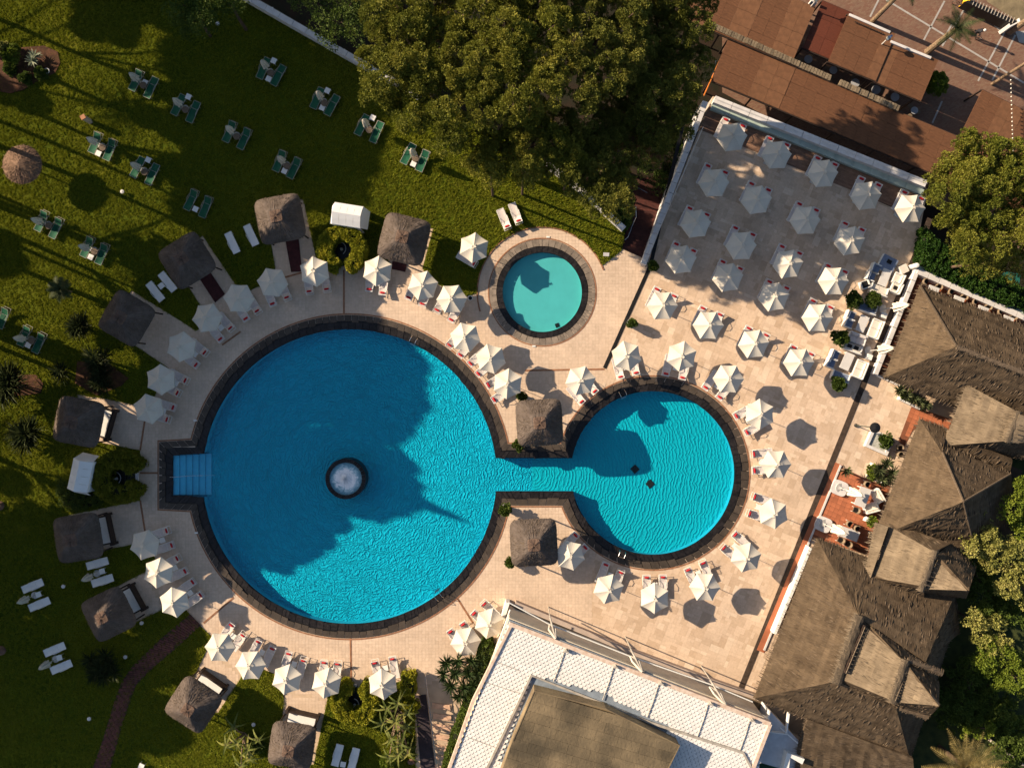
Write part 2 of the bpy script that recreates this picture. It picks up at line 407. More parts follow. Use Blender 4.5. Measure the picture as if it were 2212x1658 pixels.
def pieces(name, polys, z0, z1, m, parent, most=300, many=None, key=None):
    """the first `most` pieces as objects of their own, the rest joined in one part"""
    if key: polys = sorted(polys, key=key)
    rest = MB()
    for i, q in enumerate(polys):
        if i < most:
            cx = sum(p[0] for p in q) / len(q); cy = sum(p[1] for p in q) / len(q)
            MB().prism([(p[0] - cx, p[1] - cy) for p in q], 0, z1 - z0 + random.uniform(-.003, .003), bottom=False).build(name, m, parent, loc=(cx, cy, z0))
        else: rest.prism(q, z0, z1 + random.uniform(-.003, .003), bottom=False)
    if rest.f: stuff(rest.build(many or name + '_field', m, parent))
pieces('brick', bricks, .10, .125, M_path, path)

# paving slabs: small square setts round the pools, larger mixed slabs on the terrace
lawnW = WL(lawn)
def slab_mat(name, c0, c1, c2):
    m = bpy.data.materials.new(name); m.use_nodes = True; N, L = nodes(m); p = N['Principled BSDF']; p.inputs['Roughness'].default_value = .75; p.inputs['Specular IOR Level'].default_value = .25
    at = N.new('ShaderNodeAttribute'); at.attribute_name = 'rnd'; oi = N.new('ShaderNodeObjectInfo')
    ad = N.new('ShaderNodeMath'); ad.operation = 'ADD'; L.new(at.outputs['Fac'], ad.inputs[0]); L.new(oi.outputs['Random'], ad.inputs[1])
    fr = N.new('ShaderNodeMath'); fr.operation = 'FRACT'; L.new(ad.outputs[0], fr.inputs[0])
    rp = N.new('ShaderNodeValToRGB'); e = rp.color_ramp.elements; e[0].color = (*c0, 1); e[1].color = (*c2, 1); k = e.new(.45); k.color = (*c1, 1); k2 = e.new(.85); k2.color = (*[x * 1.04 for x in c1], 1)
    L.new(fr.outputs[0], rp.inputs[0])
    tc = N.new('ShaderNodeNewGeometry')
    n1 = N.new('ShaderNodeTexNoise'); n1.inputs['Scale'].default_value = .25; n1.inputs['Detail'].default_value = 7; n1.inputs['Roughness'].default_value = .65; L.new(tc.outputs['Position'], n1.inputs['Vector'])
    n2 = N.new('ShaderNodeTexNoise'); n2.inputs['Scale'].default_value = 5; n2.inputs['Detail'].default_value = 6; L.new(tc.outputs['Position'], n2.inputs['Vector'])
    m1 = N.new('ShaderNodeMapRange'); m1.inputs['From Min'].default_value = .3; m1.inputs['From Max'].default_value = .7; m1.inputs['To Min'].default_value = .84; m1.inputs['To Max'].default_value = 1.1; L.new(n1.outputs[0], m1.inputs[0])
    m2 = N.new('ShaderNodeMapRange'); m2.inputs['From Min'].default_value = .3; m2.inputs['From Max'].default_value = .7; m2.inputs['To Min'].default_value = .93; m2.inputs['To Max'].default_value = 1.07; L.new(n2.outputs[0], m2.inputs[0])
    mu = N.new('ShaderNodeMath'); mu.operation = 'MULTIPLY'; L.new(m1.outputs[0], mu.inputs[0]); L.new(m2.outputs[0], mu.inputs[1])
    vs = N.new('ShaderNodeVectorMath'); vs.operation = 'SCALE'; L.new(rp.outputs[0], vs.inputs[0]); L.new(mu.outputs[0], vs.inputs['Scale'])
    L.new(vs.outputs[0], p.inputs['Base Color']); return m
M_slab = slab_mat('sandstone', (.565, .43, .32), (.60, .46, .345), (.63, .488, .368))
M_slabB = slab_mat('mottled_sandstone', (.50, .365, .255), (.60, .455, .335), (.68, .54, .41))
terr = bpy.data.objects['paved_terrace']
BAND1 = [(1483, 243), (1409, 560), (1306, 795)]           # dark channel left of the terrace
BAND2 = [(2009, 470), (1981, 590), (1600, 1487)]
def side(px, py):      # True on the terrace side of the first dark channel
    if py > 795: return px > 1306 + (py - 795) * -0.05
    a, b = (BAND1[0], BAND1[1]) if py < 560 else (BAND1[1], BAND1[2])
    return px > a[0] + (b[0] - a[0]) * (py - a[1]) / (b[1] - a[1])
def solid(px, py):
    if not pip(px, py, garden): return False
    if math.dist((px, py), BC) < BR + 24 or math.dist((px, py), RC) < RR + 22 or math.dist((px, py), SCN) < SR + 22: return False
    if CY[0] - 12 < py < CY[1] + 12 and 1050 < px < 1260: return False
    if 348 < px < 460 and 968 < py < 1086: return False
    return True
BLD = [(1098, 1318), (1663, 1540), (1660, 1700), (870, 1700), (880, 1560)]
def wanted(px, py):
    if not (130 < px < 2010 and 205 < py < 1680): return False
    if py > 1500 and px > 700: return False
    if py < 200 + (px - 1535) * .43 and px > 1535: return False
    if px > 2018 - (py - 480) * .4 + 0 and py > 560 and px - 2009 + (py - 470) * .40 > 30 and not (790 < py < 1130 and px < 2000): return False
    return solid(px, py)
def area_ok(q, rng_ok):
    return True
sm = []
st = .30
nx0, ny0 = int(-41 / st), int(-36 / st)
for i in range(int(-41 / st), int(14 / st)):
    for j in range(int(-30 / st), int(18 / st)):
        x, y = i * st, j * st; px, py = x * PX + 1106 + 3.6, 829 - y * PX - 3.6
        if not wanted(px, py) or side(px, py) or pip(px, py, BLD): continue
        if math.dist((px, py), BC) > 480 and math.dist((px, py), SCN) > 150 and not (px > 1000 and py > 560) and not pip(px, py, spurs[0]+[]) and px < 950:
            if not any(pip(px, py, sp) for sp in spurs): continue
        c = [(x, y), (x + st, y), (x + st, y + st), (x, y + st)]
        if all(pip(a, b, lawnW) for a, b in c): continue
        gp = .004 + .004 * random.random()
        sm.append([(x + gp, y + gp), (x + st - gp, y + gp), (x + st - gp, y + st - gp), (x + gp, y + st - gp)])
lg = []
ca, sa = math.cos(-R(22.5)), math.sin(-R(22.5)); u = .30
used = set()
cells = [(i, j) for i in range(-60, 190) for j in range(-130, 130)]
for (i, j) in cells:
    if (i, j) in used: continue
    cx, cy = (i + .5) * u, (j + .5) * u; x, y = cx * ca - cy * sa, cx * sa + cy * ca
    px, py = x * PX + 1106, 829 - y * PX
    if not (side(px, py) and px < 2085 and 190 < py < 1560 and wanted(px, py)): continue
    opts = [(2, 1), (1, 2), (2, 2), (3, 2), (2, 3), (1, 1)]; random.shuffle(opts)
    for (a, b) in opts:
        cc = [(i + p, j + q_) for p in range(a) for q_ in range(b)]
        if any(k in used for k in cc): continue
        used.update(cc); gp = .007
        c = [(i * u + gp, j * u + gp), ((i + a) * u - gp, j * u + gp), ((i + a) * u - gp, (j + b) * u - gp), (i * u + gp, (j + b) * u - gp)]
        lg.append([(p[0] * ca - p[1] * sa, p[0] * sa + p[1] * ca) for p in c]); break
    else: used.add((i, j))
def inner_free(q):
    for x, y in q:
        px, py = x * PX + 1106, 829 - y * PX
        if math.dist((px, py), BC) < BR + 20 or math.dist((px, py), RC) < RR + 20 or math.dist((px, py), SCN) < SR + 16 or not pip(px, py, garden) or (CY[0] - 20 < py < CY[1] + 20 and 1040 < px < 1270): return False
    return True
lg = [q for q in lg if inner_free(q)]; sm = [q for q in sm if inner_free(q)]
big = sorted(lg, key=lambda q: -math.dist(q[0], q[2]) + random.random() * .01)
pieces('paving_slab', big, .003, .013, M_slabB, terr, 300, 'paving_slab_field')
r_ = MB()
for q in sm: r_.prism(q, .002, .009 + random.uniform(-.001, .001), bottom=False)
stuff(r_.build('paving_sett_field', M_slab, terr))

# brown joint lines and brick edgings in the paving
M_edge = mat('brown_brick_edging', (.27, .13, .07), .85, .25, 3)
g = MB()
for a, b in (((743, 583), (743, 680)), ((757, 1377), (759, 1480)), ((318, 875), (303, 972)), ((303, 1080), (320, 1190)), ((303, 1021), (343, 1021)), ((480, 745), (520, 716)), ((440, 1345), (505, 1290)), ((683, 580), (612, 600)), ((1306, 797), (1135, 800)), ((987, 1290), (1022, 1345))):
    g.prism(strip([W(*a), W(*b)], .16), .012, .027, bottom=False)
structure(g.build('paving_joint', M_edge))
def ringband(name, o1, o2, z1, z2, m, fn=outline, drop=None):
    a, b = WL(fn(o1)), WL(fn(o2)); g = MB()
    g.loft([(p[0], p[1], z1) for p in a], [(p[0], p[1], z2) for p in b])
    if drop is not None: g.loft([(p[0], p[1], z2) for p in b], [(p[0], p[1], drop) for p in b])
    return g
g = ringband('', 33.5, 36.5, .030, .030, M_edge, drop=.005); structure(g.build('pool_edging', M_edge))

# coping stones of the big joined pool: brown stone outer ring, black wet inner gutter, stones one by one
M_cope = mat('brown_coping_stone', (.058, .045, .035), .6, .2, 1.6, rnd=.22, bump=.2)
M_gut = mat('wet_black_stone', (.016, .014, .014), .35, .4, 4, rnd=.3, bump=.3)
M_gutb = mat('black_gutter_lining', (.008, .008, .009), .4, .3, 3)
coping = structure(ringband('', 2, 34, -.12, .002, M_gutb).build('pool_gutter', M_gutb))
def stones_along(fn, o1, o2, seg, z0, z1, jit):
    """split an offset band into stones of about seg plan units"""
    A, B = fn(o1), fn(o2); A.append(A[0]); B.append(B[0]); n = len(A); out = []; i = 0
    while i < n - 1:
        j = i; d = 0; target = seg * random.uniform(.8, 1.25)
        while j < n - 1 and d < target: d += math.dist(B[j], B[j + 1]); j += 1
        gp = .06
        def lp(p, q, t): return (p[0] + (q[0] - p[0]) * t, p[1] + (q[1] - p[1]) * t)
        a0 = lp(A[i], A[i + 1], gp); b0 = lp(B[i], B[i + 1], gp); a1 = lp(A[j], A[j - 1], gp); b1 = lp(B[j], B[j - 1], gp)
        jt = random.uniform(-jit, jit)
        ins = [lp(a, b, jt / (o2 - o1)) for a, b in ((a0, b0), (a1, b1))]
        mid = A[i + 1:j]; midb = B[i + 1:j]
        poly = [ins[0]] + [lp(a, b, jt / (o2 - o1)) for a, b in zip(mid, midb)] + [ins[1], b1] + midb[::-1] + [b0]
        out.append(WL(poly)); i = j
    return out
cop = stones_along(outline, 18.5, 32.5, 13, 0, 0, 2.2)
for q in cop: MB().prism(q, -.03, .035 + random.uniform(-.004, .004), bottom=False).build('coping_stone', M_cope, coping)
gut = stones_along(outline, 3, 17, 9, 0, 0, 2.0)
r_ = MB()
for q in gut: r_.prism(q, -.10, -.03 + random.uniform(-.02, .02), bottom=False)
stuff(r_.build('gutter_stone_field', M_gut, coping))
# pool shell
M_tile = None
def pool_floor(name, col, centres, lam, amp, wob):
    """pool plaster; bump rings round `centres` imitate the light rippling through moving water"""
    m = bpy.data.materials.new(name); m.use_nodes = True; N, L = nodes(m); p = N['Principled BSDF']
    p.inputs['Roughness'].default_value = .9; p.inputs['Specular IOR Level'].default_value = 0
    ge = N.new('ShaderNodeNewGeometry')
    nz = N.new('ShaderNodeTexNoise'); nz.inputs['Scale'].default_value = 1.1; nz.inputs['Detail'].default_value = 3; nz.inputs['Distortion'].default_value = .6; L.new(ge.outputs['Position'], nz.inputs['Vector'])
    nf = N.new('ShaderNodeTexNoise'); nf.inputs['Scale'].default_value = 3.4; nf.inputs['Detail'].default_value = 5; nf.inputs['Distortion'].default_value = .8; L.new(ge.outputs['Position'], nf.inputs['Vector'])
    hs = []
    for (cx, cy) in centres:
        sb = N.new('ShaderNodeVectorMath'); sb.operation = 'SUBTRACT'; L.new(ge.outputs['Position'], sb.inputs[0]); sb.inputs[1].default_value = (cx, cy, -1.0)
        ln = N.new('ShaderNodeVectorMath'); ln.operation = 'LENGTH'; L.new(sb.outputs[0], ln.inputs[0])
        ad = N.new('ShaderNodeMath'); ad.operation = 'MULTIPLY_ADD'; L.new(nz.outputs[0], ad.inputs[0]); ad.inputs[1].default_value = wob; L.new(ln.outputs['Value'], ad.inputs[2])
        ml = N.new('ShaderNodeMath'); ml.operation = 'MULTIPLY'; L.new(ad.outputs[0], ml.inputs[0]); ml.inputs[1].default_value = 2 * math.pi / lam
        sn = N.new('ShaderNodeMath'); sn.operation = 'SINE'; L.new(ml.outputs[0], sn.inputs[0])
        s2 = N.new('ShaderNodeMath'); s2.operation = 'MULTIPLY_ADD'; s2.inputs[1].default_value = .5; s2.inputs[2].default_value = .5; L.new(sn.outputs[0], s2.inputs[0])
        pw = N.new('ShaderNodeMath'); pw.operation = 'POWER'; L.new(s2.outputs[0], pw.inputs[0]); pw.inputs[1].default_value = 2.2
        p2 = N.new('ShaderNodeMath'); p2.operation = 'MULTIPLY'; L.new(pw.outputs[0], p2.inputs[0]); p2.inputs[1].default_value = 1.7
        hs.append(p2.outputs[0])
    h = hs[0]
    if len(hs) > 1:
        a = N.new('ShaderNodeMath'); a.operation = 'ADD'; L.new(hs[0], a.inputs[0]); L.new(hs[1], a.inputs[1]); h = a.outputs[0]
    mx = N.new('ShaderNodeMath'); mx.operation = 'MULTIPLY_ADD'; L.new(nf.outputs[0], mx.inputs[0]); mx.inputs[1].default_value = 4.0; L.new(h, mx.inputs[2])
    b = N.new('ShaderNodeBump'); b.inputs['Strength'].default_value = 1.0; b.inputs['Distance'].default_value = amp; L.new(mx.outputs[0], b.inputs['Height']); L.new(b.outputs[0], p.inputs['Normal'])
    n3 = N.new('ShaderNodeTexNoise'); n3.inputs['Scale'].default_value = .12; n3.inputs['Detail'].default_value = 3; L.new(ge.outputs['Position'], n3.inputs['Vector'])
    rp = N.new('ShaderNodeValToRGB'); e = rp.color_ramp.elements; e[0].position = .3; e[1].position = .7
    e[0].color = (*[c * .93 for c in col], 1); e[1].color = (*[c * 1.05 for c in col], 1); L.new(n3.outputs[0], rp.inputs[0]); L.new(rp.outputs[0], p.inputs['Base Color'])
    return m
FC = W(748, 1033); CH = W(1150, 1025)
M_floor = pool_floor('pool_plaster_blue', (.008, .375, .515), [FC], .31, .036, 1.9)
M_floorR = pool_floor('pool_plaster_blue_lower', (.006, .365, .450), [CH], .31, .018, .9)
DEPTH = -1.15
out0 = WL(outline(4)); xm = W(1150, 0)[0]
# the floor is cut along the channel so that each half has its own tint
def clip_sheet(poly, x0, keep_left):
    out = []; n = len(poly)
    for i in range(n):
        a, b = poly[i], poly[(i + 1) % n]; ia = (a[0] <= x0) == keep_left; ib = (b[0] <= x0) == keep_left
        if ia: out.append(a)
        if ia != ib:
            t = (x0 - a[0]) / (b[0] - a[0]); out.append((x0, a[1] + (b[1] - a[1]) * t))
    return out
g1 = MB().sheet(clip_sheet(out0, xm, True), DEPTH); nl = len(g1.f); g1.sheet(clip_sheet(out0, xm, False), DEPTH)
nf_ = len(g1.f)
g1.loft([(p[0], p[1], DEPTH) for p in out0], [(p[0], p[1], -.13) for p in out0])
shell = structure(g1.build('pool_basin', M_floor)); shell.data.materials.append(M_floorR); shell.data.materials.append(mat('pool_wall_plaster', (.004, .30, .44), .8, .1, 2))
mi = [0] * nl + [1] * (nf_ - nl) + [2] * (len(g1.f) - nf_); shell.data.polygons.foreach_set('material_index', mi)
def water_mat(name, tint):
    m = bpy.data.materials.new(name); m.use_nodes = True; N, L = nodes(m); N.remove(N['Principled BSDF'])
    tr = N.new('ShaderNodeBsdfTransparent'); tr.inputs[0].default_value = (*tint, 1)
    gl = N.new('ShaderNodeBsdfGlossy'); gl.inputs['Roughness'].default_value = .06
    ge = N.new('ShaderNodeNewGeometry'); nz = N.new('ShaderNodeTexNoise'); nz.inputs['Scale'].default_value = 3; nz.inputs['Detail'].default_value = 4; L.new(ge.outputs['Position'], nz.inputs['Vector'])
    b = N.new('ShaderNodeBump'); b.inputs['Distance'].default_value = .05; b.inputs['Strength'].default_value = .5; L.new(nz.outputs[0], b.inputs['Height']); L.new(b.outputs[0], gl.inputs['Normal'])
    mx = N.new('ShaderNodeMixShader'); mx.inputs[0].default_value = .035; L.new(tr.outputs[0], mx.inputs[1]); L.new(gl.outputs[0], mx.inputs[2]); L.new(mx.outputs[0], N['Material Output'].inputs[0])
    return m
M_water = water_mat('clear_blue_water', (.70, .96, 1.0))
structure(MB().sheet(WL(outline(3)), -.115).build('pool_water', M_water))
# entry steps at the far side of the big pool
g = MB()
M_step = mat('pool_step_plaster', (.10, .46, .64), .8, .05, 3)
steps = thing('pool_entry_steps', 'broad pale blue steps leading down into the large pool', 'steps')
for i in range(6):
    x0 = 372 + i * 12.6; x1 = x0 + 12.0; ext = .5 * i
    MB().prism(WL([(x0, 984 - ext), (x1, 984 - ext), (x1, 1069 + ext), (x0, 1069 + ext)]), DEPTH + .01, -.25 - i * .15, bottom=False).build('step', M_step, steps)
rail = MB(); 
rail.tube([W3(367, 1030, .55), W3(375, 1030, .62), W3(412, 1027, .3), W3(464, 1026, -.6)], .022); rail.tube([W3(364, 1030, 0), W3(367, 1030, .55)], .022); rail.tube([W3(412, 1027, .3), W3(412, 1027, -.9)], .02)
tag(rail.build('handrail', M_steel), 'thin steel handrail running down the middle of the pool steps', 'handrail')

# whirlpool island in the big pool
isl = thing('whirlpool', 'round black rimmed whirlpool with white foam in the large pool', 'whirlpool', (FC[0], FC[1], 0))
MB().lathe((0, 0, DEPTH + .01), [(1.80, 0), (1.80, 1.35), (1.76, 1.42)], 64, cap=False).build('outer_wall', M_gutb, isl)
for k in range(28):
    a0, a1 = 2 * math.pi * (k + .03) / 28, 2 * math.pi * (k + .97) / 28
    MB().prism([(1.46 * math.cos(a0), 1.46 * math.sin(a0)), (1.82 * math.cos(a0), 1.82 * math.sin(a0)), (1.82 * math.cos(a1), 1.82 * math.sin(a1)), (1.46 * math.cos(a1), 1.46 * math.sin(a1))], .18, .30).build('rim_stone', M_gut, isl)
MB().lathe((0, 0, .12), [(1.5, .14), (1.46, 0), (.01, 0)], 48, cap=False).build('basin', mat('pale_blue_plaster', (.16, .32, .40), .7, .1, 3), isl)
mf = bpy.data.materials.new('foaming_water'); mf.use_nodes = True; N, L = nodes(mf); p = N['Principled BSDF']; p.inputs['Roughness'].default_value = .3
ge = N.new('ShaderNodeTexCoord'); nz = N.new('ShaderNodeTexNoise'); nz.inputs['Scale'].default_value = 2.2; nz.inputs['Detail'].default_value = 9; nz.inputs['Roughness'].default_value = .7; nz.inputs['Distortion'].default_value = 1.2; L.new(ge.outputs['Object'], nz.inputs[0])
ln = N.new('ShaderNodeVectorMath'); ln.operation = 'LENGTH'; L.new(ge.outputs['Object'], ln.inputs[0])
mr = N.new('ShaderNodeMapRange'); mr.inputs['From Min'].default_value = 0; mr.inputs['From Max'].default_value = 1.4; mr.inputs['To Min'].default_value = .66; mr.inputs['To Max'].default_value = -.18; L.new(ln.outputs['Value'], mr.inputs[0])
ad = N.new('ShaderNodeMath'); L.new(nz.outputs[0], ad.inputs[0]); L.new(mr.outputs[0], ad.inputs[1])
rp = N.new('ShaderNodeValToRGB'); e = rp.color_ramp.elements; e[0].position = .38; e[0].color = (.10, .27, .36, 1); e[1].position = .68; e[1].color = (.95, .95, .95, 1); k = e.new(.52); k.color = (.33, .52, .60, 1)
L.new(ad.outputs[0], rp.inputs[0]); L.new(rp.outputs[0], p.inputs['Base Color']); bb = N.new('ShaderNodeBump'); bb.inputs['Distance'].default_value = .12; L.new(nz.outputs[0], bb.inputs['Height']); L.new(bb.outputs[0], p.inputs['Normal'])
vs = []; fs = []; nr, na = 26, 64; rnd_ = random.Random(3)
for i in range(nr + 1):
    for k in range(na):
        r0 = 1.455 * i / nr; a = 2 * math.pi * k / na; cx, cy = -.08, -.05
        d = math.hypot(r0 * math.cos(a) - cx, r0 * math.sin(a) - cy); vs.append((r0 * math.cos(a), r0 * math.sin(a), .2 + .22 * math.exp(-(d / .35) ** 2) + .05 * math.exp(-(d / .9) ** 2) * rnd_.uniform(-1, 1)))
for i in range(nr):
    for k in range(na): fs.append((i * na + k, i * na + (k + 1) % na, (i + 1) * na + (k + 1) % na, (i + 1) * na + k))
g = MB(); g.add(vs, fs); o = g.build('foaming_water', mf, isl, smooth=True)

# small round pool
coff = lambda o: circ(SCN, SR + o)
M_small = mat('pale_turquoise_plaster', (.13, .45, .43), .85, .04, 1.0)
g = MB(); cc = WL(circ(SCN, SR + 3)); g.sheet(cc, -.45); g.loft([(p[0], p[1], -.45) for p in cc], [(p[0], p[1], -.06) for p in cc])
structure(g.build('round_pool_basin', M_small))
structure(MB().sheet(WL(circ(SCN, SR + 2)), -.07).build('round_pool_water', M_water))
rim = structure(ringband('', 1, 30, -.10, .010, M_gutb, coff).build('round_pool_gutter', M_gutb))
for q in stones_along(coff, 15, 29.5, 8.2, 0, 0, .3): MB().prism(q, 0, .03 + random.uniform(-.004, .004), bottom=False).build('coping_stone', mat('grey_brown_coping', (.21, .17, .135), .7, .2, 2, rnd=.2), rim)
for q in stones_along(coff, 1.5, 14, 8, 0, 0, .1): MB().prism(q, -.06, .015, bottom=False).build('gutter_stone', M_gut, rim)
structure(ringband('', 30.5, 33, .030, .030, M_edge, coff, drop=.005).build('round_pool_edging', M_edge))
structure(MB().prism(strip(WL(arc(SCN, SR + 56, math.pi - .3, 2 * math.pi - .35, 40)), .12), .03, .062, bottom=False).build('lawn_edging', M_edge))
# drain grates on the pool floors
for c, z, lab, s in ((T(2, 2, 940, 763), DEPTH + .02, 'square dark drain grate within the hut shadow on the right pool floor', .62), (T(2, 2, 1064, 884), DEPTH + .02, 'square dark drain grate in sunlight on the right pool floor', .62), (T(2, 1, 303, 1125), -.43, 'small square drain grate at the lower edge of the small round pool', .36)):
    x, y = W(*c, z); t = thing('drain_grate', lab, 'drain', (x, y, z), R(42 if s > .5 else 20))
    MB().box((0, 0, .01), (s, s, .02)).build('plate', M_black, t)
    for k in range(7): MB().box((-s * .36 + k * s * .12, 0, .03), (s * .05, s * .8, .02)).build('bar', M_dark, t)
# ------------------------------------------------------------------ parasols, sun loungers, small tables
def make_parasol():
    t = thing('parasol', 'x', 'parasol')
    n = 6; g = MB(); RAD = 1.36
    def rimp(a, s): return Vector((RAD * s * math.cos(a), RAD * s * math.sin(a), 0))
    vs = []; fs = []; lv = 5; seg = 6
    for k in range(n):
        a0, a1 = R(60 * k), R(60 * (k + 1)); base = len(vs)
        for i in range(lv + 1):
            f = .05 + .95 * i / lv
            for j in range(seg + 1):
                u = j / seg; p = rimp(a0, f) * (1 - u) + rimp(a1, f) * u
                sag = math.sin(math.pi * u); p *= 1 - .035 * sag * f
                z = 2.72 - .50 * f ** 1.08 - .085 * sag * f
                vs.append((p.x, p.y, z))
        # valance
        for j in range(seg + 1):
            p = vs[base + lv * (seg + 1) + j]; vs.append((p[0] * 1.004, p[1] * 1.004, p[2] - .13))
        for i in range(lv + 1):
            for j in range(seg):
                a = base + i * (seg + 1) + j; fs.append((a, a + seg + 1, a + seg + 2, a + 1))
    g.add(vs, fs, .5); g.build('canopy', M_canvas, t)
    g = MB()                                       # top flap with its knotted tape
    g.lathe((0, 0, 2.695), [(.20, -.045), (.10, .01), (.02, .05)], 6)
    for a, l in ((20, .42), (65, .34), (200, .30), (250, .38), (320, .26)):
        d = Vector((math.cos(R(a)), math.sin(R(a)), 0)); q = Vector((-d.y, d.x, 0)) * .035
        p0 = Vector((0, 0, 2.76)); p1 = d * l * .5 + Vector((0, 0, 2.80)); p2 = d * l + Vector((0, 0, 2.64))
        g.add([p0 - q, p0 + q, p1 + q * 1.4, p1 - q * 1.4, p2 + q, p2 - q], [(0, 1, 2, 3), (3, 2, 4, 5)])
    g.build('top_flap', M_canvas, t)
    g = MB()
    for k in range(6): 
        a = R(60 * k); g.tube([(0, 0, 2.66), (RAD * .97 * math.cos(a), RAD * .97 * math.sin(a), 2.17)], .013, 4)
        g.tube([(0, 0, 1.95), (RAD * .5 * math.cos(a), RAD * .5 * math.sin(a), 2.41)], .010, 4)
    stuff(g.build('rib_frame', M_pole, t))
    MB().tube([(0, 0, .04), (0, 0, 2.72)], .026, 8).build('pole', M_pole, t)
    MB().box((0, 0, .035), (.55, .55, .07)).build('base', M_pole, t)
    return t
def make_lounger(name, backang, fabric, frame, pillow):
    """head end towards +y, origin at the middle, length 2.0 m; raised or flat back"""
    t = thing(name, 'x', 'sun lounger'); Lh, Wd = 1.98, .66; zs = .34; hy = .30          # hinge
    g = MB()
    for sx in (-1, 1):
        g.tube([(sx * Wd / 2, -Lh / 2, zs), (sx * Wd / 2, Lh / 2, zs)], .021, 6)
    for y in (-Lh / 2, hy, Lh / 2): g.tube([(-Wd / 2, y, zs), (Wd / 2, y, zs)], .019, 6)
    g.build('frame', frame, t)
    for sx in (-1, 1):
        for sy in (-.82, .62): MB().tube([(sx * Wd / 2, sy, zs), (sx * (Wd / 2 + .01), sy - .03 * sy, 0)], .019, 6).build('leg', frame, t)
    for sx in (-1, 1):                               # bowed armrest / wheel side
        MB().tube([(sx * (Wd / 2 + .015), -.28, zs), (sx * (Wd / 2 + .03), -.14, .52), (sx * (Wd / 2 + .03), .18, .55), (sx * (Wd / 2 + .02), .48, .42), (sx * (Wd / 2 + .01), .58, zs)], .02, 6).build('armrest', frame, t)
    g = MB(); rows = 9; vs = []; fs = []
    for i in range(rows + 1):
        y = -Lh / 2 + (hy + Lh / 2) * i / rows
        for j in range(5): x = (j / 4 - .5) * (Wd - .05); vs.append((x, y, zs + .02 - .03 * (1 - (2 * j / 4 - 1) ** 2) + random.uniform(-.004, .004)))
    for i in range(rows):
        for j in range(4): a = i * 5 + j; fs.append((a, a + 1, a + 6, a + 5))
    g.add(vs, fs, .5); g.build('seat_sling', fabric, t)
    g = MB(); vs = []; fs = []; bl = Lh / 2 - hy; cb, sb = math.cos(R(backang)), math.sin(R(backang))
    for i in range(7):
        l = bl * i / 6
        for j in range(5): x = (j / 4 - .5) * (Wd - .05); vs.append((x, hy + l * cb, zs + .025 + l * sb - .025 * (1 - (2 * j / 4 - 1) ** 2)))
    for i in range(6):
        for j in range(4): a = i * 5 + j; fs.append((a, a + 1, a + 6, a + 5))
    g.add(vs, fs, .5); bs = g.build('back_sling', fabric, t)
    g = MB()
    for sx in (-1, 1): g.tube([(sx * (Wd / 2 - .01), hy, zs + .01), (sx * (Wd / 2 - .01), hy + bl * cb, zs + .02 + bl * sb)], .018, 6)
    g.tube([(-Wd / 2 + .01, hy + bl * cb, zs + .02 + bl * sb), (Wd / 2 - .01, hy + bl * cb, zs + .02 + bl * sb)], .018, 6)
    if backang > 5: g.tube([(-Wd / 2 + .02, hy + bl * cb * .8, zs + .02 + bl * sb * .8), (-Wd / 2 + .02, hy + .5, zs)], .012, 5); g.tube([(Wd / 2 - .02, hy + bl * cb * .8, zs + .02 + bl * sb * .8), (Wd / 2 - .02, hy + .5, zs)], .012, 5)
    g.build('back_frame', frame, t)
    if pillow:
        l = bl - .20; g = MB()
        m = Matrix.Translation((0, hy + l * cb, zs + .07 + l * sb)) @ Matrix.Rotation(R(backang), 4, 'X'); vs = []; fs = []
        for i in range(7):
            x = (i / 6 - .5) * .42; rr = .085 if 0 < i < 6 else .05
            for k in range(8): a = 2 * math.pi * k / 8; vs.append(m @ Vector((x, rr * 1.15 * math.cos(a), rr * .8 * math.sin(a))))
        for i in range(6):
            for k in range(8): fs.append((i * 8 + k, i * 8 + (k + 1) % 8, (i + 1) * 8 + (k + 1) % 8, (i + 1) * 8 + k))
        fs.append(tuple(range(8))); fs.append(tuple(range(48, 56))); g.add(vs, fs); g.build('pillow', M_red, bs, smooth=True)
    return t
def make_table(name, s=.48, h=.40, m=None):
    t = thing(name, 'x', 'table'); m = m or M_white
    MB().box((0, 0, h), (s, s, .03)).build('tabletop', m, t)
    for sx in (-1, 1):
        for sy in (-1, 1): MB().tube([(sx * s * .42, sy * s * .42, h), (sx * s * .44, sy * s * .44, 0)], .018, 5).build('leg', m, t)
    return t
PAR = make_parasol(); LGA = make_lounger('sun_lounger', 14, M_sling, M_frame, True); LGB = make_lounger('sun_lounger', 32, M_sling, M_frame, True)
TAB = make_table('side_table')
LG_HEAD = .74                                   # distance of the pillow from the lounger's middle
G_PAR = 'cream parasols round the pools'; G_LG = 'white sun loungers with red pillows'; G_TB = 'small white side tables'
lrng = random.Random(5)
def lounger(px, py, dx, dy, label, up=None, z=.5):
    """pillow at plan point px,py, head pointing along plan direction dx,dy"""
    n = math.hypot(dx, dy); dx, dy = dx / n, dy / n
    x, y = W(px, py, z); a = ang(dx, dy) + lrng.uniform(-.02, .02)
    x -= math.cos(a) * LG_HEAD; y -= math.sin(a) * LG_HEAD
    proto = (LGB if (lrng.random() < .45 if up is None else up) else LGA)
    dup(proto, label, (x, y, .02), a - math.pi / 2, G_LG); return (x, y), a
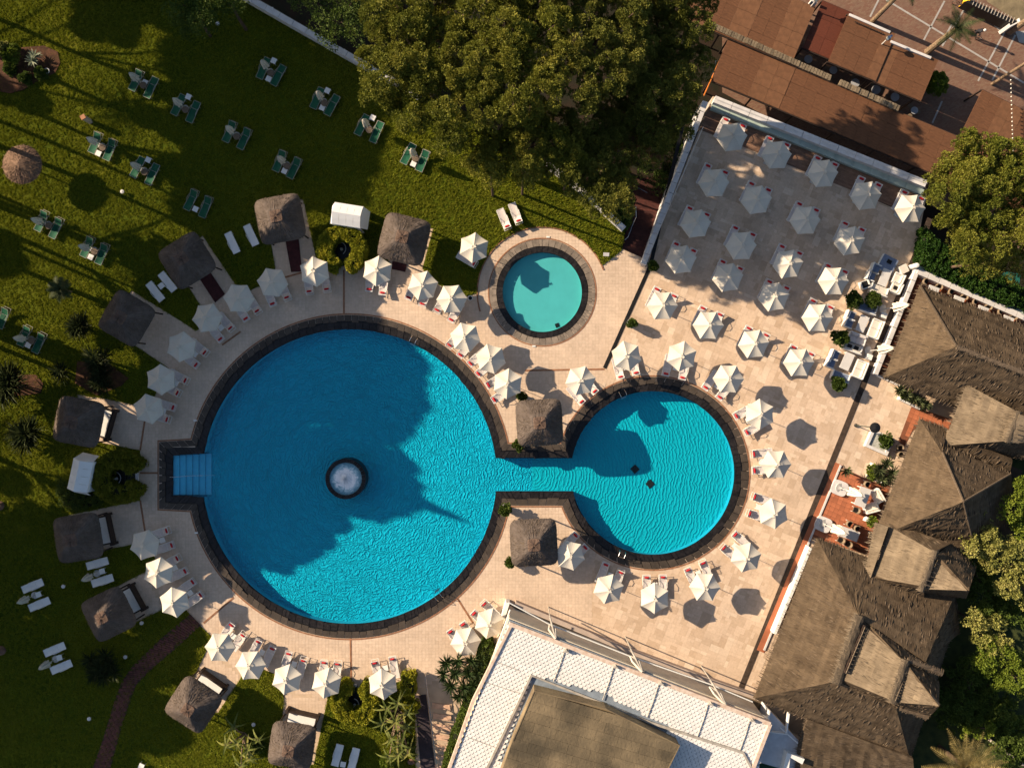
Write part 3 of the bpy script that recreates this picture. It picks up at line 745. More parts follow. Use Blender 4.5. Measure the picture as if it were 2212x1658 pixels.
def station(phrase, umb, pil, head=None, tilt=3, table=True):
    """a parasol, one or two loungers with their pillows at pil, and the small table between them"""
    x, y = W(umb[0], umb[1], 2.45)
    o = dup(PAR, phrase[0].upper() + phrase[1:], (x, y, .03), R(lrng.uniform(8, 22)) if head is None else math.atan2(-head[1], head[0]) + R(lrng.uniform(-6, 6)), G_PAR)
    o['label'] = 'cream canvas parasol, ' + phrase
    o.rotation_euler[0] = R(lrng.uniform(-tilt, tilt)); o.rotation_euler[1] = R(lrng.uniform(-tilt, tilt))
    pos = []
    for k, p in enumerate(pil):
        if head is None: raise ValueError
        if len(pil) == 2:
            q = pil[1 - k]; sd = 'leftmost' if p[0] < q[0] else 'rightmost'
            if abs(p[0] - q[0]) < 8: sd = 'upper' if p[1] < q[1] else 'lower'
            sd = sd.replace('most', '')
            lab = f'{sd} white lounger with red pillow under parasol {phrase}'
        else: lab = f'white lounger with red pillow under parasol {phrase}'
        pos.append(lounger(p[0], p[1], head[0], head[1], lab))
    if len(pos) == 2 and table:
        (a, r0), (b, r1) = pos; mx, my = (a[0] + b[0]) / 2, (a[1] + b[1]) / 2; h = Vector((math.cos(r0), math.sin(r0)))
        dup(TAB, f'small white table between loungers of parasol {phrase}', (mx + h.x * .05, my + h.y * .05, .02), r0, G_TB)
    return pos
ORD = ['first', 'second', 'third', 'fourth', 'fifth', 'sixth', 'seventh', 'eighth', 'ninth', 'tenth', 'eleventh', 'twelfth']
def toward(c, p, q): m = ((p[0] + q[0]) / 2, (p[1] + q[1]) / 2); return (c[0] - m[0], c[1] - m[1])
ring = [
 ('first above the pool steps', T(0, 2, 1205, 265), T(0, 2, 1415, 258), T(0, 2, 1375, 357)),
 ('second above the pool steps', T(0, 2, 1310, 20), T(0, 2, 1525, 38), T(0, 2, 1460, 140)),
 ('third above the pool steps', T(0, 1, 1487, 1305), T(0, 1, 1683, 1350), T(0, 1, 1603, 1447)),
 ('fourth above the pool steps', T(0, 1, 1700, 1065), T(0, 1, 1893, 1150), T(0, 1, 1803, 1235)),
 ('fifth above the pool steps', T(0, 1, 1940, 895), T(0, 1, 2112, 1010), T(0, 1, 2012, 1067)),
 ('sixth above the pool steps', T(1, 1, 85, 765), T(1, 1, 100, 945), T(1, 1, 222, 900)),
 ('left of the round hedge with tent', T(1, 1, 435, 690), T(1, 1, 405, 850), T(1, 1, 547, 832)),
 ('first right of upper round hedge', T(1, 1, 955, 680), T(1, 1, 893, 826), T(1, 1, 1003, 855)),
 ('second right of upper round hedge', T(1, 1, 1325, 785), T(1, 1, 1217, 895), T(1, 1, 1330, 953)),
 ('third right of upper round hedge', T(1, 1, 1568, 905), T(1, 1, 1450, 1003), T(1, 1, 1568, 1077)),
 ('top of three between the pools', T(1, 1, 1690, 1220), T(1, 1, 1553, 1290), T(1, 1, 1643, 1365)),
 ('middle of three between the pools', T(1, 1, 1888, 1390), T(1, 1, 1727, 1435), T(1, 1, 1792, 1520)),
 ('lowest of three between the pools', T(1, 2, 2030, 60), T(1, 2, 1872, 75), T(1, 2, 1922, 192)),
 ('first below the pool steps', T(0, 2, 1185, 1390), T(0, 2, 1372, 1265), T(0, 2, 1403, 1388)),
 ('second below the pool steps', T(0, 3, 1285, 75), T(0, 2, 1458, 1490), T(0, 2, 1513, 1600)),
 ('third below the pool steps', T(0, 3, 1422, 305), T(0, 3, 1575, 135), T(0, 3, 1640, 243)),
 ('fourth below the pool steps', T(0, 3, 1800, 685), T(0, 3, 1893, 490), T(0, 3, 1995, 565)),
 ('fifth below the pool steps', T(0, 3, 2050, 835), T(0, 3, 2115, 627), T(1, 3, 97, 683)),
 ('sixth below the pool steps', T(1, 3, 215, 940), T(1, 3, 232, 725), T(1, 3, 357, 772)),
 ('left of the lower round hedge', T(1, 3, 540, 980), T(1, 3, 523, 797), T(1, 3, 637, 800)),
 ('right of the lower round hedge', T(1, 3, 1007, 985), T(1, 3, 942, 792), T(1, 3, 1085, 768)),
 ('just above the spiky yuccas', T(1, 3, 1685, 640), T(1, 3, 1563, 545), T(1, 3, 1667, 485)),
 ('at the scaled roof corner', T(1, 3, 1875, 480), T(1, 3, 1757, 395), T(1, 3, 1838, 310)),
]
for ph, u_, p, q in ring: station(ph, u_, (p, q), toward(BC, p, q))
rring = [
 (T(2, 2, 490, 40), T(2, 2, 500, 208), T(2, 2, 608, 122)), (T(2, 1, 877, 1370), T(2, 1, 820, 1548), T(2, 1, 948, 1510)),
 (T(2, 1, 1340, 1370), T(2, 1, 1195, 1518), T(2, 1, 1330, 1550)), (T(2, 1, 1715, 1560), T(2, 2, 1522, 92), T(2, 2, 1638, 172)),
 (T(2, 2, 1970, 320), T(2, 2, 1775, 327), T(2, 2, 1862, 460)), (T(3, 2, 105, 720), T(2, 2, 1912, 640), T(2, 2, 1925, 775)),
 (T(3, 2, 80, 1130), T(2, 2, 1918, 988), T(2, 2, 1877, 1125)), (T(2, 2, 1865, 1485), T(2, 2, 1767, 1303), T(2, 2, 1665, 1405)),
 (T(2, 3, 1527, 175), T(2, 2, 1497, 1530), T(2, 3, 1378, 40)), (T(2, 3, 1115, 275), T(2, 3, 1037, 100), T(2, 3, 1170, 98)),
 (T(2, 3, 722, 195), T(2, 2, 700, 1550), T(2, 3, 825, 52)), (T(2, 2, 400, 1480), T(2, 2, 450, 1308), T(2, 2, 530, 1408))]
for k, (u_, p, q) in enumerate(rring): station(f'{ORD[k]} clockwise round the right pool', u_, (p, q), toward(RC, p, q))
hd = T(0, 0, 86, -50)
station('alone on the lawn beside the small pool', T(1, 1, 1745, 492), (T(1, 1, 1755, 620),), (.86, .5))
rows = [
 [T(2, 0, 1735, 1110), T(2, 0, 2095, 1265), T(3, 0, 490, 1425), T(3, 1, 850, 55), T(3, 1, 1200, 165)],
 [T(2, 0, 1590, 1490), T(2, 1, 1945, 95), T(3, 1, 340, 260), T(3, 1, 715, 420)],
 [T(2, 1, 1440, 295), T(2, 1, 1815, 458), T(3, 1, 200, 610), T(3, 1, 575, 765)],
 [T(2, 1, 1330, 590), T(2, 1, 1712, 735), T(3, 1, 95, 895), T(3, 1, 455, 1055)],
 [T(2, 1, 1172, 960), T(2, 1, 1548, 1115), T(2, 1, 1925, 1280), T(3, 1, 295, 1435)]]
for r_, row in enumerate(rows):
    for k, u_ in enumerate(row):
        d1, d2 = (-52 / 3.794, -126 / 3.794), (88 / 3.794, -74 / 3.794)
        station(f'{ORD[k]} from left in {ORD[r_]} terrace row', u_, ((u_[0] + d1[0], u_[1] + d1[1]), (u_[0] + d2[0], u_[1] + d2[1])), (.43, -.9), table=False)
lounger(*T(1, 1, 2025, 318), .38, .93, 'left white lounger with red pillow on lawn above the small pool', True)
lounger(*T(1, 1, 2118, 272), .38, .93, 'right white lounger with red pillow on lawn above the small pool', True)

# flat white loungers without pillows on the lawn
LGW = make_lounger('sun_lounger', 0, M_white, M_frame, False)
def flat_lounger(px, py, dx, dy, label, up=False):
    x, y = W(px, py, .35); dup(LGW, label, (x, y, .055), ang(dx, dy) - math.pi / 2, 'plain white sun loungers on the lawn')
flat_lounger(*T(0, 1, 1906, 450), .42, .9, 'plain white lounger nearest the hut in shade, left of the lawn pair')
flat_lounger(*T(0, 1, 2060, 388), .42, .9, 'plain white lounger close to the hut with walkway, right of the lawn pair')
flat_lounger(*T(0, 1, 1375, 770), .62, .78, 'plain white lounger touching the corner of a dark thatched hut')
flat_lounger(*T(0, 1, 1275, 850), .62, .78, 'plain white lounger half in sun between two dark huts')
flat_lounger(*T(0, 2, 800, 1535), .96, -.27, 'plain white lounger next to hut roof below the tent hedge')
flat_lounger(*T(0, 3, 842, 122), .96, -.3, 'plain white lounger beside closed parasol, nearer the lowest left hut')
flat_lounger(*T(0, 3, 270, 165), .92, -.38, 'grey white lounger above closed parasol at the shaded left edge')
flat_lounger(*T(0, 3, 325, 315), .92, -.38, 'grey white lounger below closed parasol at the shaded left edge')
flat_lounger(*T(0, 3, 450, 685), .92, -.38, 'grey white lounger above closed parasol beside the spiky bush')
flat_lounger(*T(0, 3, 505, 828), .92, -.38, 'grey white lounger below closed parasol touching the spiky bush')
flat_lounger(*T(1, 3, 635, 1550), .25, -.97, 'grey lounger in shade beside the lowest hut, left of the pair')
flat_lounger(*T(1, 3, 768, 1580), .25, -.97, 'grey lounger in shade beside the giant aloe, right of the pair')
def table_at(px, py, label, rz=0.0, z=.4):
    x, y = W(px, py, z); dup(TAB, label, (x, y, .055), rz, G_TB)
table_at(*T(0, 1, 1323, 803), 'small white table between two plain loungers near the dark huts', R(-52))
table_at(*T(0, 3, 840, 45), 'small white table next to closed parasol below the hedge tent', R(15))
table_at(*T(0, 3, 318, 235), 'small white table next to closed parasol at the left edge', R(20))
table_at(*T(0, 3, 490, 752), 'small white table next to closed parasol by the spiky bush', R(15))
table_at(*T(1, 3, 680, 1625), 'small white table between two grey loungers beside the lowest hut', R(-10))
table_at(*T(0, 3, 1160, 1640), 'small grey white table alone on lawn at the bottom edge', R(-25))

# closed parasols: folded canopy standing on its pole
def make_closed():
    t = thing('closed_parasol', 'x', 'parasol'); MB().tube([(0, 0, 0), (0, 0, 2.62)], .024, 8).build('pole', M_pole, t)
    g = MB(); n = 24; prof = [(.05, 2.60), (.13, 2.35), (.19, 2.0), (.22, 1.6), (.25, 1.3), (.20, 1.22)]; vs = []; fs = []
    for i, (r0, z) in enumerate(prof):
        for k in range(n):
            a = 2 * math.pi * k / n; rr = r0 * (1 + .22 * (1 if k % 4 < 2 else -1) * min(1, i / 2)); vs.append((rr * math.cos(a), rr * math.sin(a), z + .04 * math.sin(3 * a + i)))
    for i in range(len(prof) - 1):
        for k in range(n): fs.append((i * n + k, i * n + (k + 1) % n, (i + 1) * n + (k + 1) % n, (i + 1) * n + k))
    fs.append(tuple(range(n))); g.add(vs, fs); g.build('folded_canopy', M_canvas, t)
    MB().tube([(.24, 0, 1.62), (0, .24, 1.62), (-.24, 0, 1.62), (0, -.24, 1.62), (.24, 0, 1.62)], .02, 5).build('tie', M_canvas, t)
    MB().lathe((0, 0, 0), [(.28, 0), (.28, .06), (.05, .09)], 20).build('base', M_pole, t)
    return t
CLP = make_closed()
def closed(px, py, label, h=1.0):
    """px,py = foot of the pole"""
    x, y = W(px, py, 0); dup(CLP, label, (x, y, .05), random.random(), 'closed parasols', scale=(1.15, 1.15, h))
M_disc = mat('brown_rope', (.14, .105, .075), .9, .3, 14, bump=.3)
def make_round_table():
    t = thing('round_table', 'x', 'table'); MB().lathe((0, 0, 0), [(.30, .50), (.31, .53), (.30, .56), (.05, .57)], 24).build('tabletop', M_disc, t)
    MB().tube([(0, 0, 0), (0, 0, .5)], .05, 8).build('stem', M_dark, t); return t
RTB = make_round_table()
M_gfr = mat('beige_grey_frame', (.36, .34, .30), .5, .05, 4); LGG = make_lounger('sun_lounger', 0, M_green, M_gfr, False); LGH = make_lounger('sun_lounger', 33, M_green, M_gfr, False)
UX = (.9, .436); UY = (-.436, .9)                # across / along (towards the foot) a lawn set
def lawn_set(c, name, ups=(0, 0), closedp=True, disc=True, tabs=()):
    P_ = lambda a, b: (c[0] + UX[0] * a + UY[0] * b, c[1] + UX[1] * a + UY[1] * b)
    for s, up, word in ((-1, ups[0], 'left'), (1, ups[1], 'right')):
        q = P_(s * 17.5, 0); x, y = W(*q, .35)
        dup(LGH if up else LGG, f'{word} green sun lounger of the set {name}', (x, y, .055), ang(-UY[0], -UY[1]) - math.pi / 2 + lrng.uniform(-.05, .05), 'green sun loungers on the lawn')
    if closedp: closed(*P_(-1, 1), f'closed white parasol of the lounger set {name}')
    if disc: x, y = W(*P_(1, 3), .5); dup(RTB, f'round brown table of the lounger set {name}', (x, y, .055), 0, 'round brown tables on the lawn')
    for (a, b, wd) in tabs: q = P_(a, b); table_at(*q, f'small white table {wd} the green loungers {name}', R(-25))
sets = [
 (T(0, 0, 1180, 690), 'in long trunk shadow, topmost left', (1, 0), [(1, -4, 'amid')]),
 (T(0, 0, 1525, 890), 'in second place below it', (0, 0), [(-6, -25, 'above')]),
 (T(0, 0, 1945, 1110), 'in shade at the middle of the lawn', (1, 1), []),
 (T(1, 0, 90, 590), 'in deep shade nearest the white wall', (0, 0), [(-5, -24, 'above'), (2, 16, 'below')]),
 (T(1, 0, 530, 835), 'in shade left of the big pine', (0, 0), [(-5, -24, 'above'), (1, 14, 'below')]),
 (T(1, 0, 897, 1055), 'half under the big pine edge', (0, 0), [(-4, -24, 'above')]),
 (T(1, 0, 222, 1350), 'in shade closest to the upper huts', (1, 1), [(1, 15, 'below')]),
 (T(1, 0, 1275, 1290), 'in sunlight under the pine, rightmost', (0, 1), [(2, 15, 'below')]),
 (T(0, 0, 845, 1200), 'beside the small stone pillar', (1, 1), [(-2, 18, 'below')]),
 (T(0, 0, 1190, 1400), 'crossed by branching shadows', (0, 0), [(-4, -24, 'above')]),
 (T(0, 1, 405, 300), 'on sunny lawn near the round tree shadow', (1, 1), []),
 (T(0, 1, 780, 512), 'on sunny lawn above the small palms', (1, 1), [(-2, 17, 'below')]),
 (T(0, 1, 265, 1240), 'near the left edge by low palms', (1, 1), [(-2, 15, 'below')]),
]
for c, nm, ups, tb in sets: lawn_set(c, nm, ups, True, True, tb)
lawn_set(T(0, 1, 1630, 128), 'without parasol, above the dark huts', (1, 1), False, False, [(-1, 14, 'below')])
lawn_set(T(0, 1, -30, 1035), 'cut by the left edge of view', (1, 1), False, False)
closed(*T(0, 3, 800, 62), 'closed white parasol between plain loungers below the hedge tent')
closed(*T(0, 3, 290, 240), 'closed white parasol between grey loungers at the left edge')
closed(*T(0, 3, 462, 760), 'closed white parasol between grey loungers by the spiky bush')
# ------------------------------------------------------------------ thatch
def thatch_mat(name, ca, cb, band=0.0):
    """straw: strands run down the slope, which is the v direction of the roof's own map"""
    m = bpy.data.materials.new(name); m.use_nodes = True; N, L = nodes(m); p = N['Principled BSDF']; p.inputs['Roughness'].default_value = .95; p.inputs['Specular IOR Level'].default_value = .05
    uv = N.new('ShaderNodeUVMap'); uv.uv_map = 'UVMap'
    mp = N.new('ShaderNodeMapping'); mp.inputs['Scale'].default_value = (7, .9, 1); L.new(uv.outputs[0], mp.inputs[0])
    n1 = N.new('ShaderNodeTexNoise'); n1.inputs['Scale'].default_value = 1.6; n1.inputs['Detail'].default_value = 8; n1.inputs['Roughness'].default_value = .7; L.new(mp.outputs[0], n1.inputs[0])
    mp2 = N.new('ShaderNodeMapping'); mp2.inputs['Scale'].default_value = (.5, .22, 1); L.new(uv.outputs[0], mp2.inputs[0])
    n2 = N.new('ShaderNodeTexNoise'); n2.inputs['Scale'].default_value = 1.5; n2.inputs['Detail'].default_value = 5; L.new(mp2.outputs[0], n2.inputs[0])
    at = N.new('ShaderNodeAttribute'); at.attribute_name = 'rnd'
    s1 = N.new('ShaderNodeMath'); s1.operation = 'MULTIPLY_ADD'; L.new(n2.outputs[0], s1.inputs[0]); s1.inputs[1].default_value = .8; L.new(n1.outputs[0], s1.inputs[2])
    mp3 = N.new('ShaderNodeMapping'); mp3.inputs['Scale'].default_value = (.05, 1.1, 1); L.new(uv.outputs[0], mp3.inputs[0])
    n3 = N.new('ShaderNodeTexNoise'); n3.inputs['Scale'].default_value = 1.3; n3.inputs['Detail'].default_value = 3; L.new(mp3.outputs[0], n3.inputs[0])
    s0 = N.new('ShaderNodeMath'); s0.operation = 'MULTIPLY_ADD'; L.new(n3.outputs[0], s0.inputs[0]); s0.inputs[1].default_value = .7; L.new(s1.outputs[0], s0.inputs[2])
    sm1 = N.new('ShaderNodeMath'); sm1.operation = 'SUBTRACT'; L.new(s0.outputs[0], sm1.inputs[0]); sm1.inputs[1].default_value = .35
    s2 = N.new('ShaderNodeMath'); s2.operation = 'MULTIPLY_ADD'; L.new(at.outputs['Fac'], s2.inputs[0]); s2.inputs[1].default_value = .12; L.new(sm1.outputs[0], s2.inputs[2])
    rp = N.new('ShaderNodeValToRGB'); e = rp.color_ramp.elements; e[0].position = .70; e[1].position = 1.22; e[0].color = (*ca, 1); e[1].color = (*cb, 1)
    mr = N.new('ShaderNodeMapRange'); mr.inputs['From Min'].default_value = .62; mr.inputs['From Max'].default_value = 1.28; L.new(s2.outputs[0], mr.inputs[0])
    e[0].position = .1; e[1].position = .9; L.new(mr.outputs[0], rp.inputs[0]); L.new(rp.outputs[0], p.inputs['Base Color'])
    b = N.new('ShaderNodeBump'); b.inputs['Strength'].default_value = .8; b.inputs['Distance'].default_value = .07; L.new(n1.outputs[0], b.inputs['Height']); L.new(b.outputs[0], p.inputs['Normal'])
    return m
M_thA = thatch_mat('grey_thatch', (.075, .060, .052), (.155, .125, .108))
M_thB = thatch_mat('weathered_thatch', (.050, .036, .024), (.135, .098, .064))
M_thC = thatch_mat('new_thatch', (.105, .080, .055), (.245, .190, .13))  # newer straw, kept to sun-facing slopes; part of its paleness is sunlight
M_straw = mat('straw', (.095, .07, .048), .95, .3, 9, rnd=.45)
M_strawB = mat('pale_straw', (.14, .108, .075), .95, .25, 9, rnd=.4)  # paler straw for lit slopes and ridges, sunlight put into the colour

def roof_mesh(name, faces, m, parent, thick=.28, strands=0, strand_m=None, rng=RNG, slen=.55, wob=.016, sub=.55):
    """faces: list of 3-D polygons, the first edge being the eave. Each is cut into a fine grid with
    uneven relief and stepped courses, mapped with v running up the slope."""
    V = []; F = []; UV = []; SP = []; SD_ = []; rn = []
    for poly in faces:
        P = [Vector(p) for p in poly]; u = (P[1] - P[0]).normalized(); nrm = Vector((0, 0, 0))
        for i in range(1, len(P) - 1): nrm += (P[i] - P[0]).cross(P[i + 1] - P[0])
        nrm.normalize();
        if nrm.z < 0: nrm = -nrm
        v = nrm.cross(u).normalized()
        if v.z < 0: v = -v
        q2 = [((p - P[0]).dot(u), (p - P[0]).dot(v)) for p in P]
        # fan grid: bilinear for quads, collapsed for triangles
        if len(P) == 3: P4 = [P[0], P[1], P[2], P[2]]
        elif len(P) == 4: P4 = P
        else: P4 = None
        quads = [P4] if P4 else [[P[0], P[i], P[i + 1], P[i + 1]] for i in range(1, len(P) - 1)]
        for A, B, C_, D_ in quads:
            nu = max(2, int(max((B - A).length, (C_ - D_).length) / sub)); nv = max(2, int(max((D_ - A).length, (C_ - B).length) / sub)); o = len(V)
            for j in range(nv + 1):
                for i in range(nu + 1):
                    a, b = i / nu, j / nv; p = (A * (1 - a) + B * a) * (1 - b) + (D_ * (1 - a) + C_ * a) * b
                    edge = i in (0, nu) or j in (0, nv)
                    k = 0 if edge else rng.normal() * wob
                    uu, vv = (p - P[0]).dot(u), (p - P[0]).dot(v)
                    if not edge: k += .05 - .09 * ((vv / 1.3) % 1.0)
                    if j == 0: k = rng.normal() * wob * .8
                    V.append(p + nrm * k); UV.append((uu, vv))
            for j in range(nv):
                for i in range(nu): F.append((o + j * (nu + 1) + i, o + j * (nu + 1) + i + 1, o + (j + 1) * (nu + 1) + i + 1, o + (j + 1) * (nu + 1) + i)); rn.append(rng.random())
            ns = int(strands * ((B - A).cross(D_ - A).length * .5 + (C_ - B).cross(C_ - D_).length * .5))
            for _ in range(ns):
                a, b = rng.random(), rng.random()
                if C_ == D_ and a > 0: b = 1 - math.sqrt(b)
                p = (A * (1 - a) + B * a) * (1 - b) + (D_ * (1 - a) + C_ * a) * b
                SP.append(p + nrm * .025); SD_.append(-v + nrm * rng.uniform(-.02, .045) + u * rng.normal() * .12)
            ne = int((B - A).length * 12) if strands else 0            # ragged eave
            for _ in range(ne):
                a = rng.random(); p = A * (1 - a) + B * a; SP.append(p + v * .25 + nrm * .03); SD_.append(-v + Vector((0, 0, -.15)) + u * rng.normal() * .15)
    me = bpy.data.meshes.new(name); me.from_pydata([tuple(x) for x in V], [], F)
    uvl = me.uv_layers.new(name='UVMap'); idx = np.array([i for f in F for i in f]); uvl.data.foreach_set('uv', np.array(UV, dtype=np.float32)[idx].ravel())
    at = me.attributes.new('rnd', 'FLOAT', 'FACE'); at.data.foreach_set('value', np.array(rn, dtype=np.float32))
    me.materials.append(m); o = link(name, me, parent)
    if thick: 
        md = o.modifiers.new('thickness', 'SOLIDIFY'); md.thickness = thick; md.offset = -1
        # normals up so that the thickness goes down
        if sum(pg.normal.z for pg in me.polygons) < 0: me.flip_normals()
    if SP:
        P_ = np.array([tuple(x) for x in SP]); D_ = np.array([tuple(x) for x in SD_])
        Vq, Fq = leaf_quads(P_, D_, slen, .055, rng, .3)
        me2 = np_mesh('straw_bundle', Vq, Fq, rng.random(len(Fq))); me2.materials.append(strand_m or M_straw); stuff(link('straw_bundle', me2, parent))
    return o

# ------------------------------------------------------------------ thatched cabanas
def cabana_mesh():
    """square hut roof with rounded corners, eave at 2.35, flat cap near 3.7; 4.4 m square"""
    rng = np.random.default_rng(5); S_ = 2.2
    levels = [(1.0, 2.16), (1.02, 2.30), (.97, 2.46), (.86, 2.68), (.72, 2.92), (.58, 3.14), (.45, 3.33), (.34, 3.47), (.27, 3.52), (.25, 3.60), (.05, 3.64)]
    n = 72; V = []; UV = []
    for li, (s, z) in enumerate(levels):
        for k in range(n):
            a = 2 * math.pi * k / n; e = 7.0 if li < 4 else 6.0
            r = S_ * s / ((abs(math.cos(a)) ** e + abs(math.sin(a)) ** e) ** (1 / e))
            r += rng.normal() * .012; ridge = .04 * (abs(math.sin(2 * a)) ** 6)
            V.append((r * math.cos(a), r * math.sin(a), z + rng.normal() * .012 - .10 * (1 - s) * 0 + ridge)); UV.append((a * 2.2, (1.02 - s) * 3))
    F = [(i * n + k, i * n + (k + 1) % n, (i + 1) * n + (k + 1) % n, (i + 1) * n + k) for i in range(len(levels) - 1) for k in range(n)]
    F.append(tuple((len(levels) - 1) * n + k for k in range(n)))
    def mk(name, fsel, m):
        used = sorted({i for f in fsel for i in f}); rmap = {o_: n_ for n_, o_ in enumerate(used)}; me = bpy.data.meshes.new(name); me.from_pydata([V[i] for i in used], [], [[rmap[i] for i in f] for f in fsel]); idx = np.array([i for f in fsel for i in f]); u_ = me.uv_layers.new(name='UVMap'); u_.data.foreach_set('uv', np.array(UV, dtype=np.float32)[idx].ravel())
        at = me.attributes.new('rnd', 'FLOAT', 'FACE'); at.data.foreach_set('value', rng.random(len(fsel)).astype(np.float32)); me.materials.append(m); return me
    roof = mk('roof', [f for f in F if f[0] < 8 * n], M_thA); cap = mk('ridge_cap', [f for f in F if f[0] >= 8 * n], thatch_mat('brown_cap_thatch', (.10, .065, .048), (.20, .14, .11)))
    ns = 1700; a = rng.random(ns) * 2 * math.pi; s = np.sqrt(rng.uniform(.1, 1.0, ns)); 
    r = S_ * s / ((np.abs(np.cos(a)) ** 7 + np.abs(np.sin(a)) ** 7) ** (1 / 7)); z = np.interp(s, [.27, .45, .72, .97, 1.02], [3.53, 3.34, 2.93, 2.47, 2.30]) + .02
    P = np.stack([r * np.cos(a), r * np.sin(a), z], 1); D = np.stack([np.cos(a), np.sin(a), -.56 + 0 * a], 1) + rng.normal(size=(ns, 3)) * .1
    Vq, Fq = leaf_quads(P, D, .20, .022, rng, .3); st_ = np_mesh('straw_bundle', Vq, Fq, rng.random(len(Fq))); st_.materials.append(M_straw)
    return roof, cap, st_
CR, CC, CS = cabana_mesh()
def cabana(corners, label, bench=None, mat_rect=None):
    cs = [Vector((*W(*c, 2.3),)) for c in corners]; cx = sum((c for c in cs), Vector((0, 0))) / 4
    s = sum((cs[i] - cs[(i + 1) % 4]).length for i in range(4)) / 4; d = (cs[1] - cs[0]) + (cs[2] - cs[3]); a = math.atan2(d.y, d.x)
    t = thing('thatched_cabana', label, 'cabana', (cx.x, cx.y, 0), a, 'thatched cabanas round the pools'); k = s / 4.28
    for nm, me in (('roof', CR), ('ridge_cap', CC), ('straw_bundle', CS)):
        o = link(nm, me, t); o.scale = (k, k, 1)
        if nm == 'straw_bundle': stuff(o)
    for sx in (-1, 1):
        for sy in (-1, 1): MB().tube([(sx * 1.75 * k, sy * 1.75 * k, .02), (sx * 1.75 * k, sy * 1.75 * k, 2.45)], .07, 8).build('post', M_dark, t)
    g = MB()
    for sx in (-1, 1): g.box((sx * 1.75 * k, 0, 2.36), (.1, 3.5 * k, .12)); g.box((0, sx * 1.75 * k, 2.35), (3.5 * k, .1, .12))
    g.build('roof_beam', M_dark, t)
    return t
def daybed(a, b, label, depth=.55):
    """dark bench with a white cushion from plan point a to b (front edge towards the pool)"""
    A, B = Vector(W(*a, .5)), Vector(W(*b, .5)); c = (A + B) / 2; d = B - A; L_ = d.length
    t = thing('daybed', label, 'daybed', (c.x, c.y, .02), math.atan2(d.y, d.x), 'dark wooden daybeds of the cabanas')
    MB().box((0, 0, .30), (L_, 1.3, .10)).build('bed_base', M_dark, t)
    MB().box((0, .05, .43), (L_ - .3, 1.15, .16)).build('cushion', M_white, t)
    MB().box((0, -.72, .50), (L_, .14, .75)).build('front_rail', M_dark, t)
    for s in (-1, 1):
        MB().box((s * (L_ / 2 + .02), -.72, .45), (.22, .34, .90)).build('corner_post', M_dark, t)
        MB().box((s * L_ / 2, .6, .15), (.12, .12, .30)).build('leg', M_dark, t)
    return t
cabana([(548, 437), (640, 415), (664, 513), (570, 527)], 'thatched hut with bright sunlit patch on its cap above the pool')
cabana([(340, 548), (416.5, 498), (472, 577), (390, 627)], 'dark shaded thatched hut with plain loungers at its corner')
cabana([(254, 619), (338.8, 672), (288.7, 748.6), (214.9, 709)], 'dark shaded thatched hut beside two round palm bushes')
cabana([(129.2, 853.8), (226.8, 874.9), (211, 964.5), (114.7, 948.7)], 'shaded thatched hut just above the white tent and hedge')
cabana([(113.4, 1121.3), (208.2, 1105.5), (224, 1201.8), (131.8, 1214.9)], 'thatched hut below the hedge tent with sunlit left edge')
cabana([(171.4, 1304.2), (255.7, 1264.7), (297.8, 1345.1), (216.1, 1387.3)], 'shaded thatched hut nearest to the red brick path')
cabana([(403.3, 1457.1), (482.4, 1505.9), (432.3, 1586.3), (354.5, 1532.2)], 'thatched hut right of the brick path, light on its peak')
cabana([(590.9, 1554.6), (683.2, 1571.7), (671, 1658), (579, 1648)], 'sunlit thatched hut cut by the bottom edge of the photo')
cabana([(837.4, 457.2), (930.9, 482.3), (909.8, 574.5), (813.7, 553.4)], 'sunlit brown thatched hut right of the white tent')
cabana([(1114, 868), (1207, 861.7), (1218.8, 956.6), (1121, 962)], 'thatched hut above the channel between the two pools')
cabana([(1104, 1125), (1203, 1120), (1200, 1217), (1105, 1222)], 'thatched hut below the channel between the two pools')
daybed(T(0, 2, 815, 500), T(0, 2, 880, 270), 'dark daybed with white cushion at the hut above the hedge tent')
daybed(T(0, 2, 870, 1385), T(0, 2, 820, 1150), 'dark daybed with white cushion at the hut below the hedge tent')
daybed(T(0, 3, 1125, 385), T(0, 3, 1020, 190), 'dark daybed with white cushion at the hut near the brick path')
daybed(T(0, 3, 1810, 1050), T(0, 3, 1620, 915), 'dark daybed with white cushion at the hut right of the path')
daybed(T(1, 3, 460, 1300), T(1, 3, 215, 1245), 'dark daybed at the hut cut by the bottom edge')
M_rug = mat('dark_red_mat', (.055, .014, .016), .9, .3, 3, bump=.3)
def mat_at(pts, label): 
    t = tag(MB().prism(WL(pts), .024, .06).build('floor_mat', M_rug), label, 'mat', 'dark floor mats')
mat_at(TT(1, 1, [(205, 410), (315, 395), (345, 685), (255, 690)]), 'dark red mat on the walkway of the sunlit capped hut')
mat_at(TT(0, 1, [(1640, 750), (1725, 690), (1845, 870), (1765, 940)]), 'near black mat below the shaded hut with plain loungers')
mat_at(TT(1, 1, [(1085, 600), (1205, 620), (1190, 690), (1078, 665)]), 'dark red mat in front of the sunlit brown hut')

